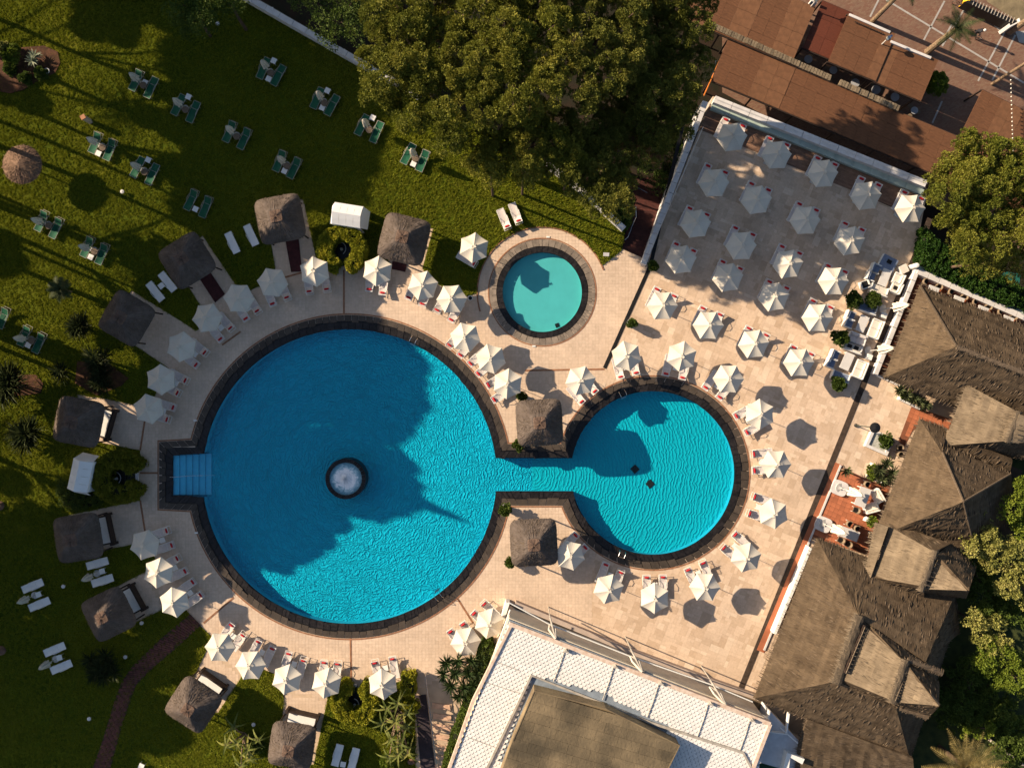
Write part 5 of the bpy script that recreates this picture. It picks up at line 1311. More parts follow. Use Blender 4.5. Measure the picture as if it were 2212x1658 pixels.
for x, y, z in ((885, 400, .8), (935, 265, .3), (948, 190, -.2)): MB().tube([W3(*T(2, 1, x, y), z), W3(*T(2, 1, x, y), z - 1.0)], .025, 5).build('rail_post', M_steel, st_)
MB().tube([W3(*T(2, 0, 930, 1455), -1.2), W3(*T(2, 0, 950, 1530), -1.2), W3(*T(2, 0, 1040, 1580), -1.2)], .035, 6).build('handrail', M_steel, st_)
MB().prism(WL([T(2, 1, 840, 100), T(2, 1, 830, 0), T(2, 0, 860, 1480), T(2, 0, 1150, 1440), T(2, 0, 1180, 1658), T(2, 1, 1170, 130), T(2, 1, 955, 90)], -2.45), -2.59, -2.45, bottom=False).build('landing', M_stair, st_)

# ------------------------------------------------------------------ promenade restaurants: flat brown mat roofs, level with the terrace
M_mat = mat('brown_reed_mat', (.125, .055, .026), .9, .18, 2, bump=.4, bscale=12, rnd=.04, stretch=(1, 3.5, 1))
M_matr = mat('red_brown_reed_mat', (.10, .026, .013), .9, .15, 4, bump=.4, bscale=12, rnd=.08, stretch=(1, 3.5, 1))
M_matl = mat('light_reed_mat', (.150, .070, .034), .9, .15, 2, bump=.4, bscale=12, rnd=.04)
ra = -R(22.8)
def canopy(label, origin, length, depth, z, panels, posts=True, ang_=None):
    """reed mat awning: origin = plan point of its upper left corner"""
    ang2 = ra if ang_ is None else ang_
    x, y = W(*origin, z); t = thing('awning_roof', label, 'awning', (x, y, 0), ang2, 'brown mat roofs of the promenade restaurants')
    x0 = 0
    for wd_, m, dz in panels:
        cols = max(1, round(wd_ / 1.25))
        for c in range(cols):
            rows_ = max(1, round(depth / 1.5))
            for r_ in range(rows_):
                cw, rh = wd_ / cols, depth / rows_
                MB().box((0, 0, 0), (cw - .015, rh - .015, .05)).build('mat_panel', m, t, loc=(x0 + (c + .5) * cw, -(r_ + .5) * rh, z + dz + random.uniform(-.008, .008)))
        MB().box((x0 + wd_ / 2, -depth / 2, z + dz - .09), (.10, depth, .08)).build('rafter', M_dark, t)
        x0 += wd_
    MB().box((x0 / 2, 0, z - .12), (x0, .14, .14)).build('beam', M_dark, t); MB().box((x0 / 2, -depth, z - .12), (x0, .14, .14)).build('beam', M_dark, t)
    k = 0
    while k * 4.0 < x0 + .1:
        for yy in (0, -depth): MB().box((min(k * 4.0, x0 - .1), yy, (z - .15 + LOW) / 2), (.14, .14, z - .15 - LOW)).build('post', M_dark, t)
        k += 1
    return t
def dist(a, b, z): A, B = Vector(W(*a, z)), Vector(W(*b, z)); return (A - B).length
# lower long roof nearest the terrace
oB = T(2, 0, 1700, 325); 
lowr = canopy('long brown mat roof directly above the terrace wall, pine shadow across it', (1572, 86), 22.5, 3.95, .30, [(3.6, M_mat, 0), (3.0, M_matl, .02), (4.0, M_mat, 0), (3.2, M_mat, .02), (4.6, M_mat, 0), (4.2, M_mat, .02)])
b_ = thing('straw_ridge', 'row of straw bundles along the top of the long brown roof', 'thatch', (0, 0, 0))
aa, bb = Vector(W(*T(3, 0, -430, 205), .6)), Vector(W(*T(3, 0, 1110, 890), .6)); nn = 66
for k in range(nn):
    p = aa + (bb - aa) * ((k + .5) / nn)
    if 41 < k < 45: continue
    MB().box((p.x, p.y, .5 + random.uniform(-.03, .05)), (.24, .52, .22), rz=ra + random.uniform(-.12, .12)).build('straw_bundle', mat('grey_straw', (.17, .13, .085), .95, .3, 8, rnd=.25), b_)
# upper roofs: three panels with a lower red one between
canopy('brown mat roof panel at the top edge beside the big pine', T(2, 0, 1490, -330), 10, 5.5, .5, [(2.4, M_matl, 0), (2.2, M_mat, .02), (1.8, M_matl, .03), (2.4, M_mat, .01), (2.2, M_matl, .03)])
canopy('lower reddish brown mat roof between two brown panels', T(3, 0, 480, 5), 3, 4.6, .1, [(3.0, M_matr, 0)])
canopy('brown mat roof with row of hooks and one metal lamp', T(3, 0, 690, 115), 5, 4.6, .5, [(3.6, M_mat, 0), (1.0, M_matl, .02)])
canopy('rightmost brown mat roof of the upper row, beside a round bush', T(3, 0, 1040, 330), 5, 4.0, .42, [(1.0, M_matl, 0), (3.6, M_mat, .01)])
canopy('brown mat roof under a string of lights near the right edge', T(3, 0, 1790, 735), 5, 9.4, .3, [(2.0, M_mat, 0), (2.2, M_matl, .01), (2.0, M_mat, 0), (2.0, M_mat, .01)], ang_=-R(26))
for k, (x, y, lb) in enumerate(((385, 55, 'metal roof lamp on the top left mat roof'), (965, 365, 'metal roof lamp on the mat roof near the small palm'))):
    t = thing('roof_lamp', lb, 'lamp', (*W(*T(3, 0, x, y), .5), .5), group='metal lamps on the mat roofs')
    MB().tube([(0, 0, 0), (.1, .1, 1.0)], .05, 8).build('pole', M_pole, t); MB().lathe((.1, .1, 1.0), [(.22, 0), (.24, .12), (.15, .26), (.02, .3)], 14).build('lamp_head', M_steel, t); MB().box((.3, .25, 1.05), (.35, .2, .1), rz=.6).build('lamp_arm', M_steel, t)
for a, b, lb in (((700, 120), (1035, 265), 'pale curb behind the middle mat roof'), ((1040, 340), (1370, 475), 'pale curb behind the rightmost mat roof'), ((390, 0), (440, 15), 'pale curb end at the top edge')):
    tag(MB().prism(strip(WL(TT(3, 0, [a, b]), .6), .22), LOW, .62).build('planter_wall', M_cop), lb, 'wall', 'pale curbs of the promenade planters')
g = MB(); 
hooks = thing('hook_row', 'row of small dark hooks along the edge of a mat roof', 'hooks')
for k in range(16): p = T(3, 0, 750 + k * 15, 180 + k * 6.5); MB().box(W3(*p, .62), (.12, .08, .06), rz=random.random()).build('hook', M_dark, hooks)
# string of lights
sl_ = thing('string_lights', 'dotted string of small bulbs over the right mat roof', 'string lights')
pts = [W3(*T(3, 0, 2027 + 1.2 * k * .9, 655 + k * 34), 1.0 + .02 * (k - 9) ** 2 * .1) for k in range(19)]
MB().tube(pts, .012, 4).build('wire', M_black, sl_)
M_bulb = mat('white_bulb', (.8, .76, .66), .3, .02, 2)
for p in pts: MB().lathe((p.x, p.y, p.z - .08), [(.02, .1), (.055, .05), (.055, 0), (.02, -.05)], 8).build('bulb', M_bulb, sl_)
# promenade ground
mp_ = bpy.data.materials.new('red_promenade_paving'); mp_.use_nodes = True; N, L = nodes(mp_); p = N['Principled BSDF']; p.inputs['Roughness'].default_value = .85
tc = N.new('ShaderNodeTexCoord'); mp2 = N.new('ShaderNodeMapping'); mp2.inputs['Rotation'].default_value = (0, 0, R(-22)); L.new(tc.outputs['Object'], mp2.inputs[0])
bk = N.new('ShaderNodeTexBrick'); bk.inputs['Scale'].default_value = 2.2; bk.inputs['Color1'].default_value = (.17, .065, .038, 1); bk.inputs['Color2'].default_value = (.25, .155, .10, 1); bk.inputs['Mortar'].default_value = (.10, .06, .04, 1); bk.inputs['Mortar Size'].default_value = .012; L.new(mp2.outputs[0], bk.inputs[0])
nz = N.new('ShaderNodeTexNoise'); nz.inputs['Scale'].default_value = .8; nz.inputs['Detail'].default_value = 6; L.new(tc.outputs['Object'], nz.inputs[0])
mx = N.new('ShaderNodeMix'); mx.data_type = 'RGBA'; mx.inputs[0].default_value = .5; L.new(nz.outputs[0], mx.inputs[0]); L.new(bk.outputs[0], mx.inputs[6]); mx.inputs[7].default_value = (.14, .085, .06, 1); L.new(mx.outputs[2], p.inputs['Base Color'])
prom = structure(MB().sheet([W(1560, -700, LOW), W(3400, -700, LOW), W(3400, 900, LOW), W(2250, 560, LOW), W(2060, 470, LOW), W(1560, 200, LOW)], LOW + .01).build('promenade_paving', mp_))
M_line = mat('white_paving_line', (.36, .34, .32), .8, .1, 2)
lines = [((940, 0), (870, 140)), ((1000, 0), (2130, 680)), ((1480, 10), (1310, 330)), ((1640, 80), (1460, 380)), ((2005, 205), (1755, 665)), ((2060, 290), (1870, 660)), ((1460, 830), (1380, 1010)), ((1540, 200), (1470, 330))]
for a, b in lines: structure(MB().prism(strip(WL(TT(3, 0, [a, b]), LOW), .16), LOW + .012, LOW + .02, bottom=False).build('paving_line', M_line, prom))
structure(MB().prism(WL(TT(3, 0, [(1840, 110), (2005, 200), (1965, 285), (1890, 220)]), LOW), LOW + .012, LOW + .03, bottom=False).build('pale_paving_patch', M_line, prom))
structure(MB().prism(WL(TT(3, 0, [(2060, 260), (2200, 250), (2200, 370), (2090, 350)]), LOW), LOW + .012, LOW + .03, bottom=False).build('pale_paving_patch', M_line, prom))
structure(MB().sheet(WL(TT(3, 0, [(1700, -400), (2700, -400), (2700, 200), (2100, 190), (1830, 20)]), LOW), LOW + .03).build('beach_sand', mat('brown_sand', (.19, .15, .09), .95, .2, 1.5, bump=.5, bscale=6)))
bw = thing('beach_kiosk_roof', 'dark slatted roof with white frame at the top right corner', 'roof')
MB().prism(WL(TT(3, 0, [(1690, -5), (2080, 175), (2010, 190), (1850, 110), (1650, 15)]), LOW + 1.5), LOW + .3, LOW + 1.5).build('slatted_top', M_black, bw)
for k in range(14): a = T(3, 0, 1720 + k * 25, 12 + k * 11.5); MB().box(W3(a[0], a[1] + 2, LOW + 1.53), (.05, .55, .05), rz=-.4).build('slat', M_par, bw)
MB().prism(strip(WL(TT(3, 0, [(2090, 150), (2100, 175), (2020, 215), (2010, 195)]), LOW + 1.7), .12), LOW + .1, LOW + 1.7).build('white_frame', M_white, bw)
# lantern lamps, tables under the awning gap
def ptable(c, r, x, y, z, rad, label, m=None):
    X, Y = W(*T(c, r, x, y), z); t = thing('round_table', label, 'table', (X, Y, LOW), group='small round restaurant tables under the mat roofs')
    MB().lathe((0, 0, 0), [(rad, .72), (rad, .75), (.02, .755)], 24).build('tabletop', m or mat('grey_table_top', (.33, .34, .37), .5, .1, 3), t); MB().tube([(0, 0, 0), (0, 0, .72)], .05, 8).build('stem', M_black, t)
    for k in range(3):
        a = 2.1 * k + x * .1; ch = MB().lathe((1.45 * rad * math.cos(a), 1.45 * rad * math.sin(a), .42), [(.22, 0), (.22, .05), (.02, .06)], 10); ch.build('stool', M_wicker, t)
for k, (c, r, x, y, rd) in enumerate(((2, 0, 1630, 185, .36), (2, 0, 1815, 255, .34), (2, 0, 1975, 325, .36), (3, 0, 145, 400, .34), (3, 0, 365, 485, .38), (3, 0, 570, 575, .36), (3, 0, 750, 680, .40), (3, 0, 920, 735, .42), (3, 0, 1075, 795, .40), (3, 0, 1235, 905, .34))):
    ptable(c, r, x, y, LOW + .75, rd, f'{ORD[k]} grey round table from the great pine, between mat roofs')

# ------------------------------------------------------------------ restaurant terrace on the right
tr_w = thing('restaurant_wall', 'low white plaster wall along the terracotta walkway beside the dark channel', 'wall')
run([W(*J(700, 195), .8), W(*J(120, 1640), .8)], .36, 0, .8, 'coping_block', M_cop, tr_w, 9)
MB().lathe((*W(*J(680, 150), 1.2), 0), [(.22, 0), (.22, 1.25), (.16, 1.32), (.02, 1.34)], 16).build('end_pillar', M_white, tr_w)
M_tg = mat('terracotta_grout', (.20, .075, .04), .9, .15, 2)
def terracotta(poly, name='terracotta_terrace'):
    ps = WL(poly); o = structure(MB().sheet(ps, .030).build(name, M_tg)); r = -R(22.5); c_, s_ = math.cos(r), math.sin(r); u_ = .42; out = []
    xs = [p[0] * c_ + p[1] * s_ for p in ps]; ys = [-p[0] * s_ + p[1] * c_ for p in ps]
    for i in range(int(min(xs) / u_) - 1, int(max(xs) / u_) + 1):
        for j in range(int(min(ys) / u_) - 1, int(max(ys) / u_) + 1):
            q = [(i * u_ + .01, j * u_ + .01), ((i + 1) * u_ - .01, j * u_ + .01), ((i + 1) * u_ - .01, (j + 1) * u_ - .01), (i * u_ + .01, (j + 1) * u_ - .01)]
            q = [(a * c_ - b * s_, a * s_ + b * c_) for a, b in q]
            if all(pip(a, b, ps) for a, b in q): out.append(q)
    random.shuffle(out); pieces('terracotta_tile', out, .034, .046, M_terra, o, 300 if len(out) < 900 else 200)
    return o
terracotta([J(700, 270), J(1700, 640), J(2200, 850), J(2200, 1000), J(800, 1000), J(210, 1640), J(110, 1640)])
terracotta([K(545, 330), K(960, 470), K(900, 560), K(700, 500), K(560, 560), K(480, 700), K(420, 660)])
terracotta([T(3, 2, 600, 730), T(3, 2, 880, 860), T(3, 2, 1040, 900), T(3, 2, 960, 1100), T(3, 2, 880, 1480), T(3, 2, 430, 1330), T(3, 2, 300, 1360), T(3, 2, 420, 1180)])
structure(MB().prism(strip(WL([T(3, 2, 615, 720), T(3, 3, -30, 700)]), .70), .024, .05, bottom=False).build('terracotta_strip', M_terra))
structure(MB().prism(strip(WL([T(3, 2, 628, 730), T(3, 3, 0, 690)]), .16), .051, .12, bottom=False).build('white_kerb', M_cop))
structure(MB().prism(strip(WL([J(120, 1640), K(470, 160)], .3), .16), .03, .3).build('white_kerb', M_cop))
gw = thing('cream_lane_wall', 'long cream double wall between hedge and row of half hidden tables', 'wall')
run([W(*J(690, 225), .9), W(*J(2200, 880), .9)], .50, LOW, .9, 'coping_block', M_cop, gw, 10)
run([W(*J(710, 185), .8), W(*J(2200, 820), .8)], .42, LOW, .75, 'ledge_panel', M_glassy, gw, 10)
tag(MB().prism(strip(WL([T(3, 2, 385, 1405), T(3, 3, 90, 560)], 1.0), .26), .06, 1.0).build('white_bench_wall', M_white), 'bright white low wall along the lower thatched roof eave', 'wall')
for k, (x, y) in enumerate(((1955, 910), (40, 645))): pass

# dining furniture
def dining_table(px, py, w_, l_, rz, label, runner=False, z=.75, cloth=None, group='white dining tables of the restaurant'):
    x, y = W(px, py, z); t = thing('dining_table', label, 'table', (x, y, .05), rz, group)
    MB().box((0, 0, z), (w_, l_, .05)).build('tabletop', cloth or mat('pale_tabletop', (.58, .56, .54), .6, .05, 2), t)
    for sx in (-1, 1):
        for sy in (-1, 1): MB().box((sx * w_ * .44, sy * l_ * .44, z / 2), (.06, .06, z)).build('leg', M_white, t)
    return t
def make_chair():
    t = thing('wicker_chair', 'x', 'chair'); MB().box((0, 0, .42), (.50, .50, .08)).build('seat', M_wicker, t)
    g = MB(); vs = []; fs = []; n = 12
    for i in range(n + 1):
        a = R(180 + 180 * i / n - 0) if False else R(-20 + 220 * i / n)
        for r0, z in ((.27, .44), (.30, .82), (.25, .82), (.22, .44)): vs.append((r0 * math.cos(a), r0 * math.sin(a), z))
    for i in range(n):
        for k in range(4): fs.append((i * 4 + k, i * 4 + (k + 1) % 4, (i + 1) * 4 + (k + 1) % 4, (i + 1) * 4 + k))
    g.add(vs, fs); g.build('backrest', mat('tan_wicker', (.24, .18, .12), .8, .3, 20), t)
    MB().box((0, -.02, .48), (.40, .40, .06)).build('seat_cushion', M_black, t)
    for sx in (-1, 1):
        for sy in (-1, 1): MB().tube([(sx * .2, sy * .2, .4), (sx * .22, sy * .22, 0)], .018, 5).build('leg', M_frame, t)
    return t
CHR = make_chair()
def chair(pt, deg, label, z=.05): x, y = W(*pt, .6); dup(CHR, label, (x, y, z), R(deg), 'wicker dining chairs')
tnames = ['nearest the white pillar', 'second from the white pillar', 'third from the white pillar', 'nearest the right edge']
for k, (x, y) in enumerate(((905, 500), (1250, 640), (1580, 775), (1925, 910))):
    dining_table(*J(x - 12, y + 8), .95, .95, -R(22), f'square pale table half hidden by thatch, {tnames[k]}')
    chair(J(x - 105, y - 125), 60, f'upper wicker chair at the half hidden table {tnames[k]}'); chair(J(x + 70, y - 55), -40, f'lower wicker chair at the half hidden table {tnames[k]}')
dining_table(*T(3, 2, 808, 992), 1.02, 1.75, -R(21), 'tall white dining table with blue shade, upper on the terracotta terrace')
dining_table(*T(3, 2, 697, 1293), 1.75, .92, -R(20), 'white dining table with blue shade, lower on the terracotta terrace')
for pt, dg, lb in (((845, 888), 60, 'wicker chair above the upper terracotta terrace table'), ((758, 1100), 250, 'wicker chair below the upper terracotta terrace table'), ((700, 1213), 60, 'left wicker chair above the lower terrace table'), ((762, 1250), 60, 'right wicker chair above the lower terrace table'), ((632, 1345), 245, 'left wicker chair below the lower terrace table'), ((692, 1380), 245, 'right wicker chair below the lower terrace table'), ((888, 1315), 250, 'white framed chair right of the lower terrace table'), ((1112, 590), 0, 'black chair tucked at the eave below the planted box'), ((1118, 645), 30, 'black rounded chair at the eave under the planter')): chair(T(3, 2, *pt), dg, lb)
# corner sofa of the upper table
def sofa(px, py, L_, D_, rz, label, fabric, arms=True, seats=2, z=.05, back=True):
    x, y = W(px, py, .5); t = thing('garden_sofa', label, 'sofa', (x, y, z), rz, 'white lounge sofas and armchairs')
    MB().box((0, 0, .20), (L_, D_, .24)).build('sofa_base', M_frame, t)
    for k in range(seats): 
        cw = (L_ - .2) / seats; MB().box((-(L_ - .2) / 2 + (k + .5) * cw, -.06, .38), (cw - .02, D_ - .22, .14)).build('seat_cushion', fabric, t)
        if back: MB().box((-(L_ - .2) / 2 + (k + .5) * cw, D_ / 2 - .18, .56), (cw - .04, .17, .34), rx=-.2).build('back_cushion', fabric, t)
    if back: MB().box((0, D_ / 2 - .03, .48), (L_, .08, .62)).build('backrest', M_frame, t)
    if arms:
        for s in (-1, 1): MB().box((s * (L_ / 2 - .04), 0, .42), (.09, D_, .36)).build('armrest', M_frame, t)
    return t
M_cream = mat('cream_cushion', (.62, .57, .50), .85, .05, 3, bump=.2, bscale=6)
sofa(*T(3, 2, 930, 985), 1.25, .75, -R(60), 'cream wicker corner sofa piece, upper, right of white table', M_cream)
sofa(*T(3, 2, 880, 1080), 1.25, .75, -R(165), 'cream wicker corner sofa piece, lower, right of white table', M_cream)
tag(MB().box(W3(*T(3, 2, 845, 1175), .5), (.42, .42, .5), rz=-.4).build('white_cube_table', M_white), 'small white cube planter between the two terrace tables', 'planter')
# parasol plinths with closed parasols on the terracotta terrace
for k, (bx, by, lb) in enumerate(((612, 915, 'upper'), (480, 1212, 'lower'))):
    t = thing('parasol_plinth', f'rounded grey white parasol plinth, {lb} of two on the terracotta terrace', 'plinth', (*W(*T(3, 2, bx, by)), .05), -R(22))
    g = MB(); r_ = 1.0; MB().prism([(.72 * math.copysign(abs(math.cos(a)) ** .55, math.cos(a)), .66 * math.copysign(abs(math.sin(a)) ** .55, math.sin(a))) for a in [2 * math.pi * i / 28 for i in range(28)]], 0, .22).build('slab', M_cop, t)
    MB().box((0, 0, .25), (.3, .3, .08)).build('socket', M_pole, t)
    x, y = W(*T(3, 2, bx + 8, by), .2); o = dup(CLP, f'closed white parasol on the {lb} terracotta terrace plinth', (x, y, .2), .4, 'closed parasols', scale=(1.5, 1.5, 1.22)); o.rotation_euler = (0, R(14), -R(22))
# lounge area along the dark channel
def cube(px, py, w_, h_, label, top=None, rz=-R(25)):
    x, y = W(px, py, h_); t = thing('ottoman', label, 'ottoman', (x, y, .03), rz); MB().box((0, 0, h_ / 2), (w_, w_, h_ - .02)).build('base', M_frame, t)
    MB().box((0, 0, h_), (w_ * .96, w_ * .96, .08)).build('cushion', top or M_white, t); return t
def tray(px, py, rz, label, s=.42, z=.55): x, y = W(px, py, z); tt = thing('tray', label, 'tray', (x, y, z), rz, 'dark trays on the lounge furniture'); MB().box((0, 0, 0), (s, s * .8, .03)).build('plate', M_black, tt); MB().box((0, s * .4, .02), (s, .02, .05)).build('rim', M_wicker, tt)
V_ = lambda x, y: T(3, 1, x, y)
cube(*V_(1015, 625), 1.45, .42, 'large blue grey ottoman with black tray, topmost of the lounge', M_bluecush, -R(28)); tray(*V_(1028, 605), -R(28), 'black tray on the topmost blue grey ottoman')
cube(*V_(1148, 665), .72, .42, 'small white ottoman beside the channel, topmost of lounge', M_cream, -R(-25))
for k, (x, y, lb) in enumerate(((915, 660, 'upper blue cushioned armchair of the top lounge group'), (878, 722, 'lower blue cushioned armchair of the top lounge group'), (708, 1048, 'upper blue armchair of the middle lounge group'), (695, 1108, 'lower blue armchair of the middle lounge group'), (580, 1368, 'upper blue armchair of the bottom lounge group'), (548, 1435, 'lower blue armchair of the bottom lounge group'))):
    sofa(*V_(x, y), .84, .82, R(68), lb, M_bluecush, seats=1)
dining_table(*V_(988, 735), .78, 1.55, -R(22), 'long white low table of the top lounge group', z=.45); dining_table(*V_(805, 1112), .78, 1.5, -R(24), 'long white low table of the middle lounge group', z=.45); dining_table(*V_(680, 1420), .85, 1.55, -R(24), 'long white low table of the bottom lounge group', z=.45)
sofa(*V_(1100, 745), .95, .85, R(-115), 'white armchair beside the channel, above the one with a tray', M_cream, seats=1); sofa(*V_(1082, 820), .95, .85, R(-115), 'white armchair with dark tray beside the channel', M_cream, seats=1); tray(*V_(1080, 820), -R(25), 'dark tray on a white armchair seat')
sofa(*V_(942, 838), 1.6, .85, R(160), 'white two seat sofa right of the upper potted bush', M_cream)
sofa(*V_(845, 985), 1.7, .85, R(160), 'grey white sofa between the potted bushes', M_bluecush)
sofa(*V_(913, 1155), 1.7, .95, R(-112), 'white two seat sofa of the middle lounge group', M_cream)
sofa(*V_(760, 1235), 1.6, .85, R(-20), 'grey sofa beside the middle potted bush', M_sling); sofa(*V_(725, 1310), 1.7, .75, R(160), 'white sofa with two dark trays above the bottom lounge group', M_cream); tray(*V_(703, 1295), -R(25), 'left dark tray on the white lounge sofa'); tray(*V_(757, 1312), -R(25), 'right dark tray on the white lounge sofa')
sofa(*V_(785, 1487), 1.6, .95, R(-112), 'white two seat sofa of the bottom lounge group', M_cream); sofa(*V_(628, 1545), 1.6, .8, R(160), 'grey white sofa above the lowest potted bush', M_bluecush)
sofa(*V_(828, 792), .8, .7, R(200), 'dark folded chair beside the upper potted bush', M_black, seats=1)
for k, (x, y, lb) in enumerate(((985, 1045, 'upper'), (865, 1385, 'lower'))):
    cube(*V_(x, y), .50, .40, f'small white cube table under the {lb} closed lounge parasol', None, -R(20))
    o = dup(CLP, f'closed white lounge parasol, {lb} of two beside the dark channel', (*W(*V_(x - 30 + 20, y - 50)), .03), .3, 'closed parasols', scale=(1.5, 1.5, 1.15)); o.rotation_euler = (0, R(18), R(8))
# plant box with lamp
pb = thing('plant_box', 'white rimmed stone plant box standing on the paving', 'planter', (*W(*T(3, 2, 950, 545), .4), 0), -R(24))
for s in (-1, 1): MB().box((s * .95, 0, .22), (.26, 1.7, .44)).build('rim_stone', M_cop, pb); MB().box((0, s * .72, .22), (1.64, .26, .44)).build('rim_stone', M_cop, pb)
MB().box((0, 0, .15), (1.64, 1.18, .3)).build('gravel', mat('white_gravel', (.42, .42, .38), .95, .3, 12, bump=.6), pb)
lampx = W(*T(3, 2, 752, 405)); lm = thing('lamp_post', 'dark lamp post with round black head standing on pale paving', 'lamp post', (lampx[0], lampx[1], .02))
MB().lathe((0, 0, 0), [(.16, 0), (.16, .1), (.07, .2)], 14).build('base', M_black, lm); MB().tube([(0, 0, .1), (0, 0, 3.9)], .05, 8).build('pole', mat('grey_green_metal', (.07, .075, .06), .6, .2, 4), lm); MB().lathe((0, 0, 3.75), [(.10, -.1), (.44, .05), (.44, .14), (.02, .26)], 24).build('lamp_head', M_black, lm)

# ------------------------------------------------------------------ tents, pool ladders, small things
def tent(c, rz, label, L_=3.0, D_=2.6):
    x, y = W(*c, 2.2); t = thing('party_tent', label, 'tent', (x, y, .05), rz, 'white ridge tents behind the round hedges')
    M_t = mat('white_tent_cloth', (.72, .72, .72), .8, .03, 2, bump=.15, bscale=2)
    g = MB(); a, b = L_ / 2, D_ / 2; nseg = 4
    for i in range(nseg):
        for s in (-1, 1):
            x0, x1 = -a + L_ * i / nseg, -a + L_ * (i + 1) / nseg; sg = MB(); sg.add([(x0, 0, 2.7), (x1, 0, 2.7), (x1 - .01, s * b * .5, 2.42), (x0 + .01, s * b * .5, 2.42), (x1, s * b, 2.1), (x0, s * b, 2.1)], [(0, 1, 2, 3), (3, 2, 4, 5)]); sg.build('roof_panel', M_t, t)
    for s in (-1, 1):
        e = MB(); e.add([(s * a, -b, 2.1), (s * a, b, 2.1), (s * (a - .02), 0, 2.7), (s * (a + .45), -b * .85, 1.0), (s * (a + .45), b * .85, 1.0)], [(0, 1, 2), (0, 1, 4, 3)]); e.build('end_panel', M_t, t)
        e = MB(); e.add([(-a, s * b, 2.1), (a, s * b, 2.1), (a, s * (b + .08), .1), (-a, s * (b + .08), .1)], [(0, 1, 2, 3)]); e.build('side_panel', M_t, t)
    for sx in (-1, 1):
        for sy in (-1, 1): MB().tube([(sx * a, sy * b, 0), (sx * a, sy * b, 2.1)], .025, 5).build('pole', M_frame, t)
    return t
tent(T(1, 1, 715, 222), -R(9), 'white ridge tent behind the upper sunlit round hedge', 2.5, 1.9)
tent(T(0, 2, 655, 815), R(-102), 'white ridge tent in shade behind the left round hedge', 2.7, 1.75)
def ladder(c, toward_c, label):
    x, y = W(*c, .4); d = Vector(W(*toward_c)) - Vector((x, y)); t = thing('pool_ladder', label, 'pool ladder', (x, y, 0), math.atan2(d.y, d.x), 'steel pool ladders')
    for s in (-1, 1): MB().tube([(-.55, s * .27, 0), (-.5, s * .27, .55), (-.3, s * .27, .8), (0, s * .27, .75), (.15, s * .27, .4), (.18, s * .27, -.9)], .025, 7).build('handrail', M_steel, t)
    for k in range(3): MB().box((.18, 0, -.2 - .25 * k), (.1, .5, .03)).build('step', M_steel, t)
ladder(T(1, 1, 1250, 1265), BC, 'steel ladder at the upper right rim of the large pool'); ladder(T(1, 3, 1455, 235), BC, 'steel ladder at the lower right rim of the large pool')
ladder(T(2, 2, 845, 165), RC, 'steel ladder at the upper left rim of the right pool'); ladder(T(2, 2, 835, 1450), RC, 'steel ladder at the lower left rim of the right pool')
# stone pillar, round straw parasol, signs, bins, spot lamps
t = thing('stone_pillar', 'small terracotta coloured stone pillar on the sunny lawn', 'pillar', (*W(*T(0, 0, 745, 1000)), .05), 0)
MB().box((0, 0, .62), (.34, .34, 1.24), rz=.5).build('shaft', mat('pale_stone', (.42, .36, .32), .85, .15, 3), t); MB().box((0, 0, 1.28), (.44, .40, .10), rz=.5).build('cap', mat('terracotta_cap', (.40, .19, .10), .85, .15, 3), t)
sx, sy = W(45, 354, 2.5); t = thing('straw_parasol', 'round brown straw parasol on the sunny lawn at the left', 'parasol', (sx, sy, .05))
MB().tube([(0, 0, 0), (0, 0, 2.6)], .07, 8).build('pole', M_dark, t)
rng = np.random.default_rng(4); V = []; n = 48; lv = [(1.66, 2.15), (1.70, 2.25), (1.4, 2.42), (1.0, 2.6), (.5, 2.78), (.04, 2.9)]
g = MB(); g.lathe((0, 0, 0), [(r + 0, z) for r, z in lv], n); so_ = g.build('straw_canopy', mat('red_brown_straw', (.20, .125, .085), .95, .35, 9, bump=.6, bscale=18), t)
a = rng.random(1500) * 2 * math.pi; r = np.sqrt(rng.random(1500)) * 1.62; z = np.interp(r, [0, .5, 1.0, 1.4, 1.7], [2.9, 2.79, 2.61, 2.43, 2.26]); Vq, Fq = leaf_quads(np.stack([r * np.cos(a), r * np.sin(a), z], 1), np.stack([np.cos(a), np.sin(a), -.3 + 0 * a], 1) + rng.normal(size=(1500, 3)) * .12, .25, .03, rng); m2 = np_mesh('straw_bundle', Vq, Fq, rng.random(len(Fq))); m2.materials.append(mat('red_straw', (.19, .12, .08), .95, .3, 9, rnd=.4)); stuff(link('straw_bundle', m2, t))
def spot(pt, label, s=.16): 
    x, y = W(*pt); t = thing('garden_lamp', label, 'lamp', (x, y, .05), group='small ground lamps in the lawn'); MB().tube([(0, 0, 0), (0, 0, .3)], .03, 6).build('stake', M_pole, t); MB().lathe((0, 0, .3), [(s, 0), (s * 1.1, .1), (.02, .14)], 12).build('lamp_head', M_cop, t)
for pt, lb in ((T(0, 3, 540, 160), 'small garden lamp left of the shaded hut near the path'), (T(0, 3, 1178, 458), 'small garden lamp at the corner of the hut near the path'), (T(0, 3, 750, 1238), 'small garden lamp on dark lawn left of the path'), (T(0, 3, 1045, 735), 'garden lamp beside the spiky bush next to the path'), (T(0, 1, 1020, 40), 'tiny white lamp on the sunny lawn beside the round shadow'), (T(0, 0, 1797, 210), 'tiny white lamp on the dark lawn near the top edge'), (T(1, 3, 1640, 1360), 'round white lamp in the hedge beside the scaled roof'), (T(0, 3, 2090, 1285), 'small lamp beside the aloe near the lowest huts')): spot(pt, lb)
